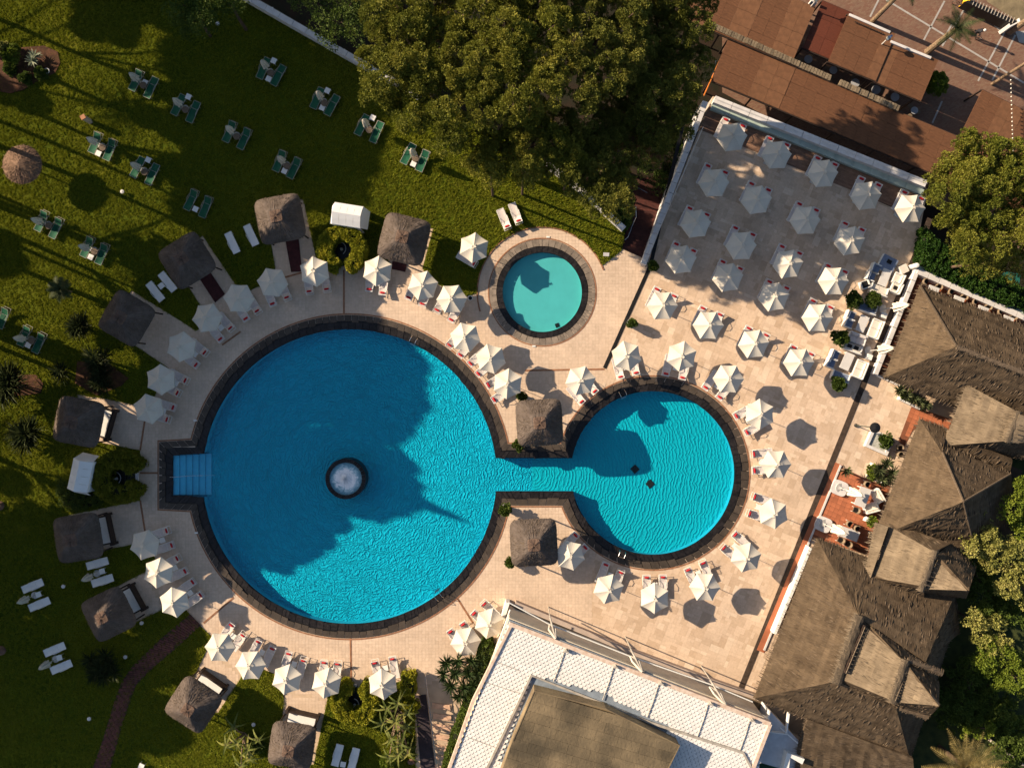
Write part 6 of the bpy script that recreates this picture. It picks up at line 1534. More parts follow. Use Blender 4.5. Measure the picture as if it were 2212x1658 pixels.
t = thing('plant_pot', 'white rimmed black pot on grass beside the small pool parasols', 'pot', (*W(*T(1, 1, 1722, 902), .5), 0)); MB().lathe((0, 0, 0), [(.16, 0), (.20, .5), (.23, .52), (.19, .53), (.17, .40), (.02, .38)], 20).build('pot_body', M_white, t); MB().lathe((0, 0, .42), [(.17, 0), (.02, .01)], 16).build('soil', M_black, t)
t = thing('sign_board', 'small grey sign board leaning on the lawn corner near the stairs', 'sign', (*W(*T(2, 1, 705, 545), .4), 0), -.05); MB().box((0, 0, .4), (.52, .02 + .3, .03), rx=.3).build('board', M_cop, t); MB().box((0, 0, .2), (.05, .05, .4)).build('stake', M_pole, t)
for c, lb in ((T(2, 1, 228, 402), 'small white depth tile above the small round pool'), (T(2, 1, 112, 1296), 'small white depth tile below the small round pool'), (T(0, 2, 1600, 365), 'small white depth tile left of large pool above steps'), (T(0, 2, 1608, 1285), 'small white depth tile left of large pool below steps')): tag(MB().box(W3(*c, .05), (.30, .14, .02)).build('depth_tile', M_white), lb, 'tile')
# bottom staircase and dark strip beside the yuccas
structure(MB().prism(WL([T(1, 3, 1268, 1062), T(1, 3, 1362, 1052), T(1, 3, 1440, 1700), T(1, 3, 1320, 1700)]), .03, .06, bottom=False).build('dark_ramp', mat('dark_purple_ramp', (.035, .026, .032), .8, .2, 2)))
rl = thing('ramp_rail', 'thin steel rail along the dark ramp beside the yuccas', 'rail'); MB().tube([W3(*T(1, 3, 1355, 905), 1.0), W3(*T(1, 3, 1378, 1080), 1.0), W3(*T(1, 3, 1450, 1658), 1.0)], .03, 6).build('handrail', M_steel, rl)
for x, y in ((1355, 905), (1378, 1080), (1400, 1280), (1430, 1500)): MB().tube([W3(*T(1, 3, x, y), 1.0), (*W(*T(1, 3, x, y), 1.0), 0)], .025, 5).build('rail_post', M_steel, rl)
for k in range(7):
    y = 1120 + k * 85; MB()
    tag(MB().prism(WL([T(1, 3, 1410 + k * 6, y), T(1, 3, 1570 - k * 2, y + 20), T(1, 3, 1568 - k * 2, y + 62), T(1, 3, 1412 + k * 6, y + 44)]), .03, .10).build('stone_slab', mat('pink_stone', (.50, .32, .22), .85, .2, 2, rnd=.15)), f'{ORD[k]} pinkish stepping slab from the top beside the yuccas', 'slab', 'pinkish stepping slabs beside the yuccas')
# shadow plan of the off-picture trees, as bands across the sun: (across-sun coordinate, along-sun start, end, crown radius m)
BANDS = [
 (345, 560, 1045, 2.5), (410, 560, 1105, 2.5), (465, 590, 1130, 2.5), (515, 590, 1125, 2.4), (558, 600, 1075, 2.1), (618, 690, 1160, 2.0), (655, 690, 1195, 2.2), (702, 700, 1150, 2.1), (755, 650, 1085, 2.2), (812, 650, 1060, 2.2), (868, 660, 1010, 2.1), (918, 660, 950, 2.0), (970, 640, 900, 2.0),
 (300, 620, 1000, 2.2), (232, 560, 835, 2.3), (160, 540, 800, 2.3), (85, 480, 900, 2.4), (15, 470, 905, 2.5), (-60, 440, 870, 2.7), (-135, 380, 850, 2.9), (-210, 330, 900, 3.2), (-290, 420, 800, 3.2),
 (512, 100, 290, 2.1), (175, 60, 200, 1.2), (-30, 150, 330, 1.3), (-90, 120, 330, 1.6), (45, 330, 450, 1.0), (110, 400, 500, 1.0), (205, 430, 520, 1.1),
 (1030, 430, 925, 2.5), (1100, 400, 925, 2.7), (1175, 380, 955, 2.8), (1250, 430, 880, 2.8), (1325, 560, 1010, 2.8), (1400, 700, 930, 2.6), (1440, 380, 560, 1.6), (1490, 420, 900, 2.6), (1000, 250, 330, 1.0), (950, 300, 480, 1.2)]
_r = random.Random(12); SHADE = []
for n, s0, s1, r in BANDS:
    semi = math.hypot(r, .85 * r * 2.246) * 24; s = s1
    while True:
        SHADE.append((n + _r.uniform(-8, 8), s, r * _r.uniform(.95, 1.1)))
        s -= semi * 1.15
        if s - semi < s0 - semi * .5: break
# ------------------------------------------------------------------ foliage
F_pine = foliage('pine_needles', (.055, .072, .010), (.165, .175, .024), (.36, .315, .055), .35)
F_pined = foliage('shaded_pine_needles', (.045, .06, .010), (.135, .145, .024), (.30, .265, .05), .35)  # same needles with shade put into the colour, for crowns down-sun
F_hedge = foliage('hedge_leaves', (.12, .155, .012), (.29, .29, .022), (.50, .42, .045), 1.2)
F_bush = foliage('bush_leaves', (.028, .05, .010), (.075, .115, .02), (.16, .20, .04), 1.0)
F_green = foliage('bright_green_leaves', (.05, .085, .01), (.14, .19, .022), (.28, .31, .045), .8)
F_yel = foliage('yellow_green_leaves', (.10, .12, .025), (.27, .27, .07), (.52, .46, .16), .9)
F_palm = foliage('palm_fronds', (.016, .026, .010), (.04, .055, .018), (.085, .10, .035), 1.5)
F_yuc = foliage('yucca_leaves', (.035, .050, .022), (.085, .105, .045), (.19, .20, .09), 1.5)
F_gold = foliage('dry_frond', (.10, .075, .025), (.26, .20, .07), (.46, .37, .16), 1.5)
F_aloe = foliage('aloe_leaves', (.05, .07, .015), (.14, .16, .035), (.30, .27, .07), 1.5)
F_dead = foliage('dead_twigs', (.10, .055, .03), (.22, .13, .075), (.36, .22, .13), 2)
F_shade = foliage('tall_pine_needles', (.02, .03, .008), (.05, .06, .014), (.09, .09, .02), .3)
M_trunk = mat('bark', (.085, .055, .038), .95, .35, 3, bump=.8, bscale=9)
M_pbark = mat('palm_bark', (.20, .14, .09), .95, .35, 6, bump=.8, bscale=12)

def clump_leaves(C, rad, per, ln, wd, rng, squash=.8, up=.45):
    """tufts: leaves sprouting outwards from the upper side of every clump"""
    n = len(C); idx = np.repeat(np.arange(n), per); D = unit(rng.normal(size=(n * per, 3))); D[:, 2] = np.abs(D[:, 2]) * 1.0 - .25; D = unit(D)
    rr = rad[idx][:, None] * rng.uniform(.25, 1.0, (n * per, 1)) ** .45 * np.array([[1, 1, squash]])
    P = C[idx] + D * rr; dirs = D + np.array([[0, 0, up]]) + rng.normal(size=D.shape) * .45
    V, F = leaf_quads(P, dirs, ln, wd, rng, .6); cr = rng.random(n)[idx]
    return V, F, np.clip(.65 * rng.random(n * per) + .35 * cr, 0, 1)
def crown_lobes(lobes, spacing, rng, cr=(.35, .6), fill=.35):
    """lobes: (x, y, z, rx, ry, rz). clump centres over the upper shell of every lobe"""
    out = []
    for (x, y, z, rx, ry, rz) in lobes:
        k = int(2.6 * rx * ry / spacing ** 2) + 4; D = unit(rng.normal(size=(k, 3))); D[:, 2] = np.abs(D[:, 2]) ** .8 - .12
        s = rng.uniform(.82, 1.06, (k, 1)); out.append(np.array([[x, y, z]]) + D * s * np.array([[rx, ry, rz]]))
    C = np.concatenate(out); return C, rng.uniform(cr[0], cr[1], len(C))
def tree(name, label, base, lobes, m, rng, per=90, spacing=.62, cr=(.35, .62), ln=.26, wd=.075, trunk_r=.3, group=None, cat='tree', base_z=None, squash=.8):
    bx, by = base; bz = LOW if base_z is None else base_z
    t = thing(name, label, cat, (bx, by, bz), 0, group)
    L_ = [(x - bx, y - by, z - bz, a, b, c) for x, y, z, a, b, c in lobes]
    C, rad = crown_lobes(L_, spacing, rng, cr); V, F, rv = clump_leaves(C, rad, per, ln, wd, rng, squash)
    me = np_mesh('crown', V, F, rv); me.materials.append(m); link('crown', me, t)
    zt = min(l[2] for l in L_); g = MB(); top = Vector((sum(l[0] for l in L_) / len(L_), sum(l[1] for l in L_) / len(L_), zt * .9))
    g.tube([(0, 0, 0), (top.x * .3, top.y * .3, zt * .5), tuple(top)], trunk_r, 9, r2=trunk_r * .7); g.build('trunk', M_trunk, t)
    for l in L_[:14]:
        MB().tube([tuple(top * .8), ((top.x + l[0]) / 2, (top.y + l[1]) / 2, (top.z + l[2]) / 2 + .2), (l[0], l[1], l[2] + l[5] * .35)], trunk_r * .42, 6, r2=.05).build('limb', M_trunk, t)
    return t
def lobes_px(items, zc, rz, jit, rng):
    """items: (px, py, r in plan units) seen at height zc"""
    out = []
    for (px, py, r) in items:
        z = zc + rng.uniform(-jit, jit); x, y = W(px, py, z); out.append((x, y, z - rz * .4, r / PX, r / PX, rz * rng.uniform(.85, 1.15)))
    return out
rng = np.random.default_rng(21)
def fillp(poly, r, step, rng):
    xs = [p[0] for p in poly]; ys = [p[1] for p in poly]; out = []
    y = min(ys); k = 0
    while y < max(ys):
        x = min(xs) + (step / 2 if k % 2 else 0)
        while x < max(xs):
            q = (x + rng.uniform(-.3, .3) * step, y + rng.uniform(-.3, .3) * step)
            if pip(q[0], q[1], poly): out.append((*q, r * rng.uniform(.75, 1.2)))
            x += step
        y += step * .85; k += 1
    return out
pines = [
 ('great pine crown, leftmost and brightest part overhanging the lawn wall', [(790, -60), (1010, -60), (1030, 60), (1010, 240), (990, 325), (930, 295), (885, 268), (835, 240), (808, 205), (795, 150), (800, 80), (792, 20)], 11.5, F_pine),
 ('great pine crown in the top middle, second from the left', [(1010, -60), (1200, -60), (1220, 120), (1180, 230), (1080, 270), (1015, 230), (1030, 60)], 12.5, F_pine),
 ('lower great pine crown hanging over the sunny lawn edge', [(975, 320), (1080, 270), (1190, 235), (1245, 290), (1235, 350), (1180, 372), (1150, 378), (1085, 385), (1010, 350)], 9.0, F_pine),
 ('great pine crown in the top middle, darker, third from the left', [(1205, -60), (1380, -60), (1370, 60), (1350, 180), (1240, 220), (1200, 170)], 12.0, F_pined),
 ('great pine crown beside the brown mat roofs, rightmost', [(1385, -60), (1520, -60), (1528, 40), (1522, 120), (1465, 200), (1390, 210), (1350, 180), (1365, 60)], 10.0, F_pined),
 ('dark lower pine crown next to the brown dead branches', [(1240, 215), (1350, 185), (1495, 190), (1490, 260), (1445, 275), (1440, 330), (1350, 370), (1335, 450), (1280, 430), (1240, 370), (1215, 300)], 8.0, F_pined),
]
for k, (lab, poly, z, m) in enumerate(pines):
    it = fillp(poly, 30, 44, rng); lb = lobes_px(it, z, 1.4, 1.2, rng); cx = sum(l[0] for l in lb) / len(lb); cy = sum(l[1] for l in lb) / len(lb)
    tree('pine_tree', lab, (cx, cy), lb, m, rng, per=185, spacing=.50, cr=(.29, .47), ln=.125, wd=.08, trunk_r=.38, base_z=LOW if k != 2 else 0.0, group='the great pine group')
# outlying tufts of the great pine over the lawn
for k, (px, py, r, z) in enumerate(((1130, 380, 16, 6.5), (1228, 372, 20, 6), (1060, 380, 18, 7), (1310, 430, 26, 4), (1270, 330, 28, 6.5))): 
    lb = lobes_px([(px, py, r), (px + r * .7, py - r * .6, r * .8), (px - r * .6, py - r * .7, r * .7)], z, .8, .3, rng)
    tree('pine_tree', ['small pine tuft below the great pine, above the pair of lawn loungers', 'small pine tuft at the end of the grey lawn wall', 'small pine bough reaching lowest over the sunny lawn', 'small dark pine near the wooden stairs', 'small pine under the darker crowns, left of dead branches'][k], (lb[0][0], lb[0][1]), lb, F_pine, rng, per=90, spacing=.5, cr=(.22, .42), ln=.18, wd=.06, trunk_r=.12, base_z=LOW if k in (1, 3, 4) else 0.0)
lb = lobes_px([(1385, 262, 22), (1400, 285, 20), (1378, 305, 24), (1405, 322, 22), (1415, 345, 14), (1360, 318, 12)], 7.0, 1.0, .5, rng)
t = tree('dead_pine_top', 'brown dried pine branches at the lower right of the great pine', (lb[2][0], lb[2][1]), lb, F_dead, rng, per=130, spacing=.5, cr=(.25, .5), ln=.30, wd=.035, trunk_r=.18)
# dim trees near the top left
for k, (pts, z) in enumerate((([(395, 10, 34), (430, 25, 36), (450, -10, 34), (415, 50, 26)], 6), ([(480, -5, 30), (505, 5, 24)], 6))): 
    lb = lobes_px(pts, z, 1.2, .4, rng); tree('lawn_tree', ['dim grey green tree on the dark lawn at the top edge, left', 'dim grey green tree at the top edge beside the white wall, right'][k], (lb[0][0], lb[0][1]), lb, F_bush, rng, per=80, spacing=.55, ln=.18, wd=.08, trunk_r=.16, base_z=0)
lb = lobes_px(fillp([(620, -20), (780, -20), (790, 90), (770, 120), (700, 70)], 26, 40, rng), 3.5, 1.2, .8, rng)
tree('thicket', 'dark thicket between the narrow white wall and the great pine', (lb[0][0], lb[0][1]), lb, F_bush, rng, per=60, spacing=.7, ln=.2, wd=.09, trunk_r=.14, cat='shrubs')
lb = lobes_px(fillp([(1425, 260), (1500, 230), (1490, 330), (1440, 420), (1400, 410)], 24, 34, rng), -1.2, .9, .5, rng)
tree('thicket', 'dark undergrowth between the dead pine branches and the terrace side wall', (lb[0][0], lb[0][1]), lb, F_bush, rng, per=60, spacing=.7, ln=.2, wd=.09, trunk_r=.14, cat='shrubs')
# right hand pine
lb = lobes_px(fillp([(2005, 385), (2020, 345), (2060, 310), (2120, 298), (2212, 320), (2260, 340), (2260, 540), (2200, 545), (2120, 540), (2060, 510), (2035, 470), (2030, 430)], 34, 44, rng), 8.5, 1.6, .8, rng)
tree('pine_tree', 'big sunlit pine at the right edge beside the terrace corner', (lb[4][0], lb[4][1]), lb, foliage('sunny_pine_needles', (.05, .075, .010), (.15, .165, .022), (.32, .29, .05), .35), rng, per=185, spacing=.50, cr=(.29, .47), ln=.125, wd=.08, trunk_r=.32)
lb = lobes_px([(2100, 560, 26), (2075, 535, 22), (2140, 575, 22), (2180, 560, 20), (2195, 590, 18)], 5.5, 1.0, .4, rng)
tree('pine_tree', 'lower pine boughs under the right hand pine above the hedge', (lb[0][0], lb[0][1]), lb, F_pined, rng, per=90, spacing=.5, cr=(.25, .45), ln=.2, wd=.07, trunk_r=.15)
# hedges
def hedge_poly(name, label, poly, z0, z1, m, rng, dens=55, ln=.13, wd=.10, cat='hedge', step=.34, box=None):
    ps = WL(poly, z1); xs = [p[0] for p in ps]; ys = [p[1] for p in ps]; C = []
    n = int((max(xs) - min(xs)) * (max(ys) - min(ys)) / step ** 2 * 1.4)
    X = rng.uniform(min(xs), max(xs), n); Y = rng.uniform(min(ys), max(ys), n)
    for x, y in zip(X, Y):
        if pip(x, y, ps): C.append((x, y, z1 - .18 + rng.uniform(-.14, .12)))
    for i in range(len(ps)):                         # leafy sides
        a, b = Vector(ps[i]), Vector(ps[(i + 1) % len(ps)]); L_ = (b - a).length
        for _ in range(int(L_ * (z1 - z0) / step ** 2)): q = a + (b - a) * rng.random(); C.append((q.x, q.y, rng.uniform(z0 + .1, z1 - .15)))
    C = np.array(C); cx, cy = C[:, 0].mean(), C[:, 1].mean(); t = thing(name, label, cat, (cx, cy, z0)); C -= np.array([[cx, cy, z0]])
    V, F, rv = clump_leaves(C, rng.uniform(.14, .28, len(C)), dens, ln, wd, rng, .8, .3); me = np_mesh('foliage', V, F, rv); me.materials.append(m); link('foliage', me, t)
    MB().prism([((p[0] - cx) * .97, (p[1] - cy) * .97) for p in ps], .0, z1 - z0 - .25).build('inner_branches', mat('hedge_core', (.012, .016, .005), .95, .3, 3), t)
    return t
def ringpoly(c, ro, ri, a0, a1, n=30): 
    A = [(c[0] + ro * math.cos(a0 + (a1 - a0) * i / n), c[1] + ro * math.sin(a0 + (a1 - a0) * i / n)) for i in range(n + 1)]
    B = [(c[0] + ri * math.cos(a0 + (a1 - a0) * i / n), c[1] + ri * math.sin(a0 + (a1 - a0) * i / n)) for i in range(n + 1)]
    return A + B[::-1]
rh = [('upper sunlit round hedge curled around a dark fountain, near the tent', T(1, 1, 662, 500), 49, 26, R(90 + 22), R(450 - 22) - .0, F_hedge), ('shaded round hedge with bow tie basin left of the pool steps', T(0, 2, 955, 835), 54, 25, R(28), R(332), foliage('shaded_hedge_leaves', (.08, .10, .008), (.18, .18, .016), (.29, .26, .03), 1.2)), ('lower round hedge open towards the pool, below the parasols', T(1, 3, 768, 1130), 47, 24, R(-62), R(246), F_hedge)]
for lab, c, ro, ri, a0, a1, m in rh:
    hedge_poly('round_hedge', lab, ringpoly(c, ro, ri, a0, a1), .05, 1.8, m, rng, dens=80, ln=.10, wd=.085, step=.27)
    x, y = W(*c); t = thing('garden_fountain', 'black fountain basin with white jet inside the ' + lab.split(',')[0].split(' curled')[0].split(' with bow')[0].split(' open')[0], 'fountain', (x, y, .05))
    MB().lathe((0, 0, 0), [(.95, 0), (.95, .16), (.88, .16), (.86, .10), (.02, .09)], 32).build('basin', M_gutb, t)
    MB().lathe((.1, -.05, .1), [(.14, 0), (.10, .25), (.03, .5), (.01, .6)], 10).build('jet', M_white, t)
    MB().tube([(.5 * math.cos(q * .35), .55 * math.sin(q * .35), .2) for q in range(-3, 5)], .04, 5).build('white_rim', M_cop, t)
lip = lambda pts, lb: tag(MB().prism(strip(WL(pts), .22), .03, .22).build('basin_edge', M_cop), lb, 'edging')
lip([T(0, 2, 1128, 792), T(0, 2, 1130, 860)], 'white stone edge at the mouth of the shaded round hedge'); lip([T(1, 3, 745, 975), T(1, 3, 795, 975)], 'white stone edge at the mouth of the lower round hedge')
for p, lb in (([T(1, 1, 590, 650), T(1, 1, 660, 650), T(1, 1, 690, 610), T(1, 1, 600, 580)], ''),): structure(MB().prism(WL([T(1, 1, 620, 560), T(1, 1, 705, 555), T(1, 1, 690, 640), T(1, 1, 640, 640)]), .03, .08, bottom=False).build('fountain_apron', M_gutb))
structure(MB().prism(WL([T(0, 2, 990, 790), T(0, 2, 1120, 800), T(0, 2, 1120, 850), T(0, 2, 990, 880)]), .058, .09, bottom=False).build('fountain_apron', M_gutb))
structure(MB().prism(WL([T(1, 3, 730, 980), T(1, 3, 800, 980), T(1, 3, 790, 1080), T(1, 3, 745, 1080)]), .058, .09, bottom=False).build('fountain_apron', M_gutb))
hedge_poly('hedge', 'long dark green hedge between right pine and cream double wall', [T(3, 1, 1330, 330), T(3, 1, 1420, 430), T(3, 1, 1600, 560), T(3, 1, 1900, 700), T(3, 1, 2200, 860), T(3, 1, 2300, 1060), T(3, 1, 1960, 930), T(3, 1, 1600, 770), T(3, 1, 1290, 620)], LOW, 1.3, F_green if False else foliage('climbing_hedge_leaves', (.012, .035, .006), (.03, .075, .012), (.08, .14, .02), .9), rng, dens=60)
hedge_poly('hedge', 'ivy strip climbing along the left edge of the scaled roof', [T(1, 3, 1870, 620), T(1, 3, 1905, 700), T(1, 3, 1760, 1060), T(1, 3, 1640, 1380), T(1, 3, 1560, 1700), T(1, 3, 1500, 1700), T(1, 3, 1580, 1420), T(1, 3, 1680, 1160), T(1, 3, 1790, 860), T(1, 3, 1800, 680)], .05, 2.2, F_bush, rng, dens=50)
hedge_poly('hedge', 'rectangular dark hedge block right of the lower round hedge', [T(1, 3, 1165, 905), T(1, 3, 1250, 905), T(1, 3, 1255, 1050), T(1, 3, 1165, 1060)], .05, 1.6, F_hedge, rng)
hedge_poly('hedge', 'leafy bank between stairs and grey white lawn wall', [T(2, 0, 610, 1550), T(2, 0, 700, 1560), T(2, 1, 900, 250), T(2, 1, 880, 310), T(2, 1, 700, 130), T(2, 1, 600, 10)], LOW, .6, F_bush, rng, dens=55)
hedge_poly('grassy_mound', 'pale green low ground cover beside the shaded tent', [T(0, 2, 470, 840), T(0, 2, 550, 880), T(0, 2, 560, 930), T(0, 2, 760, 960), T(0, 2, 850, 1040), T(0, 2, 600, 1110), T(0, 2, 500, 1060), T(0, 2, 450, 930)], .05, .34, foliage('pale_cover_leaves', (.05, .08, .015), (.09, .13, .025), (.14, .18, .04), 1), rng, dens=40, ln=.07, wd=.06, cat='ground cover', step=.3)
# bushes and potted shrubs
def bush(pt, r, h, label, m, name='bush', z0=.03, pot=None, cat='bush', ln=.15, wd=.11, sq=.9):
    x, y = W(*pt, h * .7); t = thing(name, label, cat, (x, y, z0)); k = int(26 * (r / .6) ** 2) + 12; D = unit(rng.normal(size=(k, 3))); D[:, 2] = np.abs(D[:, 2]); C = D * rng.uniform(.5, 1, (k, 1)) * np.array([[r, r, r * sq]]) + np.array([[0, 0, h - r * sq]])
    V, F, rv = clump_leaves(C, rng.uniform(.12, .22, k), 55, ln, wd, rng); me = np_mesh('foliage', V, F, rv); me.materials.append(m); link('foliage', me, t)
    MB().tube([(0, 0, 0), (0, 0, max(.1, h - r))], .05, 6).build('stem', M_trunk, t)
    if pot: MB().lathe((0, 0, 0), [(pot * .7, 0), (pot, pot * 1.5), (pot * 1.1, pot * 1.55), (pot * .9, pot * 1.5), (.02, pot * 1.4)], 20).build('pot', M_cop if pot > .3 else M_black, t)
    return t
PS = 'potted shrub '
for pt, r, h, lb, p in ((T(3, 1, 735, 920), .75, 1.5, 'large potted shrub, upper left of the lounge sofas', .4), (T(3, 1, 895, 915), .65, 1.4, 'large potted shrub between two white lounge sofas', .4), (T(3, 1, 625, 1222), .72, 1.5, 'potted shrub left of the middle lounge group', .4), (T(3, 1, 605, 1615), .72, 1.4, 'potted shrub below the bottom lounge group', .4),
    (T(2, 1, 915, 1110), .34, 1.1, 'small shrub in round white pot below the terrace channel', .42), (T(2, 1, 1088, 640), .36, 1.0, 'small dark potted shrub at the foot of the terrace wall', .3), (T(2, 2, 12, 170), .34, 1.1, 'small shrub behind the upper channel hut', .28), (T(1, 2, 2118, 570), .42, 1.1, 'small shrub at the lower left corner of upper channel hut', .28), (T(1, 2, 2005, 1090), .52, 1.2, 'round shrub above the lower channel hut', .35), (T(1, 2, 2050, 1530), .36, 1.0, 'small shrub at the lower left corner of lower channel hut', .28), (T(3, 2, 1000, 530), .62, 1.2, 'leafy shrub growing out of the stone plant box', None), (T(3, 2, 880, 1195), .40, .9, 'small bright green plant between terrace tables at the thatch', .25)):
    bush(pt, r, h, lb, F_bush if 'bright' not in lb else F_green, 'potted_shrub', pot=p, cat='shrub')
bush(T(3, 0, 1545, 590), 1.05, 2.2 + LOW * 0, 'round clipped green bush beside the rightmost brown mat roof', F_green, 'round_bush', z0=LOW, sq=1.0)
bush(T(3, 0, 1170, 905), .38, 1.0, 'yellow green bush by a round table at the end of mat roofs', F_yel, 'round_bush', z0=LOW)
bush(T(0, 0, 80, 440), .85, 1.1, 'bright green bush in the flower bed, upper left', F_green); bush(T(0, 0, 20, 400), .6, 1.2, 'yellow green bush at the edge of the flower bed', F_yel)
for x, y, lb in ((70, 560, 'dark low plant in the lower half of the flower bed'), (330, 600, 'dark green plant beside the white ring in the flower bed'), (200, 640, 'dark leafy plant at the bottom of the flower bed')): bush(T(0, 0, x, y), .55, .6, lb, F_bush)
bed = structure(MB().prism(WL(TT(0, 0, [(-60, 400), (180, 395), (370, 380), (480, 430), (500, 520), (460, 600), (330, 660), (200, 740), (90, 770), (-60, 740)])), .03, .15, bottom=False).build('flower_bed', mat('red_brown_soil', (.075, .032, .016), .95, .4, 3, bump=.6, bscale=8)))
structure(MB().prism(WL(TT(0, 1, [(200, 1530), (300, 1530), (360, 1600), (340, 1680), (200, 1700), (-60, 1690), (-60, 1500)])), .03, .14, bottom=False).build('planting_bed', mat('red_brown_soil', (.1, .05, .03), .95, .4, 3)))
structure(MB().prism(WL(TT(0, 1, [(640, 1420), (900, 1440), (1060, 1560), (1000, 1620), (800, 1700), (620, 1600)])), .03, .14, bottom=False).build('planting_bed', MATS['red_brown_soil']))
t = thing('white_ring', 'small white ring shaped pot in the flower bed', 'pot', (*W(*T(0, 0, 400, 593)), .12)); MB().tube([(.22 * math.cos(a * .4), .22 * math.sin(a * .4), .2) for a in range(17)], .045, 6).build('ring', M_cop, t); MB().lathe((0, 0, 0), [(.12, 0), (.2, .2)], 14).build('pot_body', M_black, t)
# stones in the dark corners
for k, (c, r, x, y, s, lb) in enumerate(((0, 3, 10, 690, .8, 'brown rock at the left edge of the dark lawn'), (0, 2, -10, 1060, .9, 'brown rock at the left edge by the sunny lawn'), (1, 3, 1240, 1600, .5, 'sunlit reddish rock under the giant aloe'))):
    x_, y_ = W(*T(c, r, x, y)); me = MB(); me.lathe((0, 0, 0), [(.5, 0), (.55, .25), (.35, .55), (.05, .66)], 9); o = me.build('rock', mat('brown_rock', (.16, .09, .06), .95, .35, 2.5, bump=.8, bscale=5), loc=(x_, y_, .05)); o.scale = (s * 1.3, s, s * .7); tag(o, lb, 'rock')

# palms: trunk, curved fronds of leaflets
def frond_mesh(L_, leaf, droop, npair, m, rng, lw=.035, stiff=0.0):
    V = []; F = []; pts = []
    for i in range(npair + 1):
        s = i / npair; pts.append(Vector((L_ * s, 0, .35 * L_ * s * (1 - stiff) - droop * L_ * s * s)))
    o = 0
    for i in range(1, npair + 1):
        p = pts[i]; d = (pts[i] - pts[i - 1]).normalized(); ll = leaf * math.sin(math.pi * (.12 + .82 * i / npair)) + .05
        for s in (-1, 1):
            dr = (d * .55 + Vector((0, s, 0)) + Vector((0, 0, -.10 + rng.normal() * .12))).normalized() * ll; w_ = d * lw
            V += [p - w_, p + w_, p + dr]; F.append((o, o + 1, o + 2)); o += 3
    V2 = []; 
    for i in range(npair):
        a, b = pts[i], pts[i + 1]; w_ = Vector((0, .022 * (1 - i / npair) + .006, 0)); V += [a - w_, a + w_, b + w_, b - w_]; F += [(o, o + 1, o + 2), (o, o + 2, o + 3)]; o += 4
    me = np_mesh('frond', np.array([tuple(v) for v in V]), np.array(F), rng.random(len(F))); me.materials.append(m); return me
def palm(pt, label, h, nf, L_, m, droop=.5, leaf=.45, name='palm_tree', z0=.05, r=.16, top=None, lean=(0, 0), rngseed=1, stiff=0.0, bark=None):
    """pt: plan point of the foot"""
    rg = np.random.default_rng(rngseed); x, y = W(*pt, z0); t = thing(name, label, 'palm', (x, y, z0)); tp = Vector((lean[0], lean[1], h))
    MB().tube([(0, 0, 0), (lean[0] * .4, lean[1] * .4, h * .5), tuple(tp)], r * 1.15, 10, r2=r * .9).build('trunk', bark or M_pbark, t)
    ms = [frond_mesh(L_ * k, leaf, droop * d, 22, m, rg, stiff=stiff) for k, d in ((1, 1), (.9, .6), (.8, 1.3))]
    for k in range(nf):
        f = link('frond', ms[k % 3], t, tuple(tp)); a = 2.4 * k + rg.uniform(-.2, .2); el = (k / nf) ** 1.2
        f.rotation_euler = (rg.uniform(-.2, .2), -R(48) * (1 - el) * 1.0 + R(10) + R(8) * rg.normal(), a) if not stiff else (0, -R(70) * (k / nf), a)
    return t
palm(T(3, 0, 890, 175), 'leaning palm trunk cut by the top edge beside the mat roofs', 6.5, 14, 1.9, F_palm, rngseed=3, z0=LOW, r=.2)
palm(T(3, 0, 1340, 425), 'young palm with thick trunk near the cyclist on the promenade', 5.0, 16, 2.0, F_palm, rngseed=4, z0=LOW, r=.28)
palm(T(3, 0, 1870, 690), 'slim bare palm trunk leaning out of the right edge', 7.5, 12, 1.8, F_palm, rngseed=5, z0=LOW, r=.14)
palm(T(3, 0, 2010, 270), 'palm trunk with thick foot at the beach corner', 6.5, 12, 1.8, F_palm, rngseed=8, z0=LOW, r=.26)
palm(T(0, 1, 590, 850), 'small palm with thin shadow above the two dark huts', 1.9, 20, 1.15, F_palm, .7, .38, rngseed=6, r=.07)
def rosette(pt, label, heads, m, seed=1, L_=.8, wd=.055, n=70, h=.9, name='yucca', z0=.05, up=.75, cat='yucca', stem=True):
    """clump of sword leaf rosettes; heads: plan offsets in metres and height"""
    rg = np.random.default_rng(seed); x, y = W(*pt, z0 + h); t = thing(name, label, cat, (x, y, z0))
    base = None
    for (dx, dy, hz) in heads:
        D = unit(rg.normal(size=(n, 3))); D[:, 2] = np.abs(D[:, 2]) * up + .05; D = unit(D); P = np.zeros((n, 3)); Ls = L_ * rg.uniform(.7, 1.15, (n, 1))
        S = unit(np.cross(D, np.array([[0, 0, 1.0]]) + rg.normal(size=(n, 3)) * .15)); midp = D * Ls * .55; tip = D * Ls + np.array([[0, 0, -1]]) * Ls * .16
        V = np.stack([P - S * wd * .5, P + S * wd * .5, midp + S * wd * .5, tip, midp - S * wd * .5], 1).reshape(-1, 3); F = np.arange(n * 5).reshape(-1, 5)
        me = np_mesh('leaf_rosette', V, F, rg.random(n)); me.materials.append(m); link('leaf_rosette', me, t, (dx, dy, hz))
        if stem: MB().tube([(dx * .4, dy * .4, 0), (dx, dy, hz)], .07, 6).build('stem', M_pbark, t)
    return t
rosette(T(0, 1, 650, 1130), 'dark round fan palm beside the second dark hut', [(0, 0, 1.0), (.25, .2, .9), (-.25, -.1, .9), (.05, -.3, .85)], F_palm, 2, 1.35, .06, 90, 1.0, 'fan_palm', cat='palm')
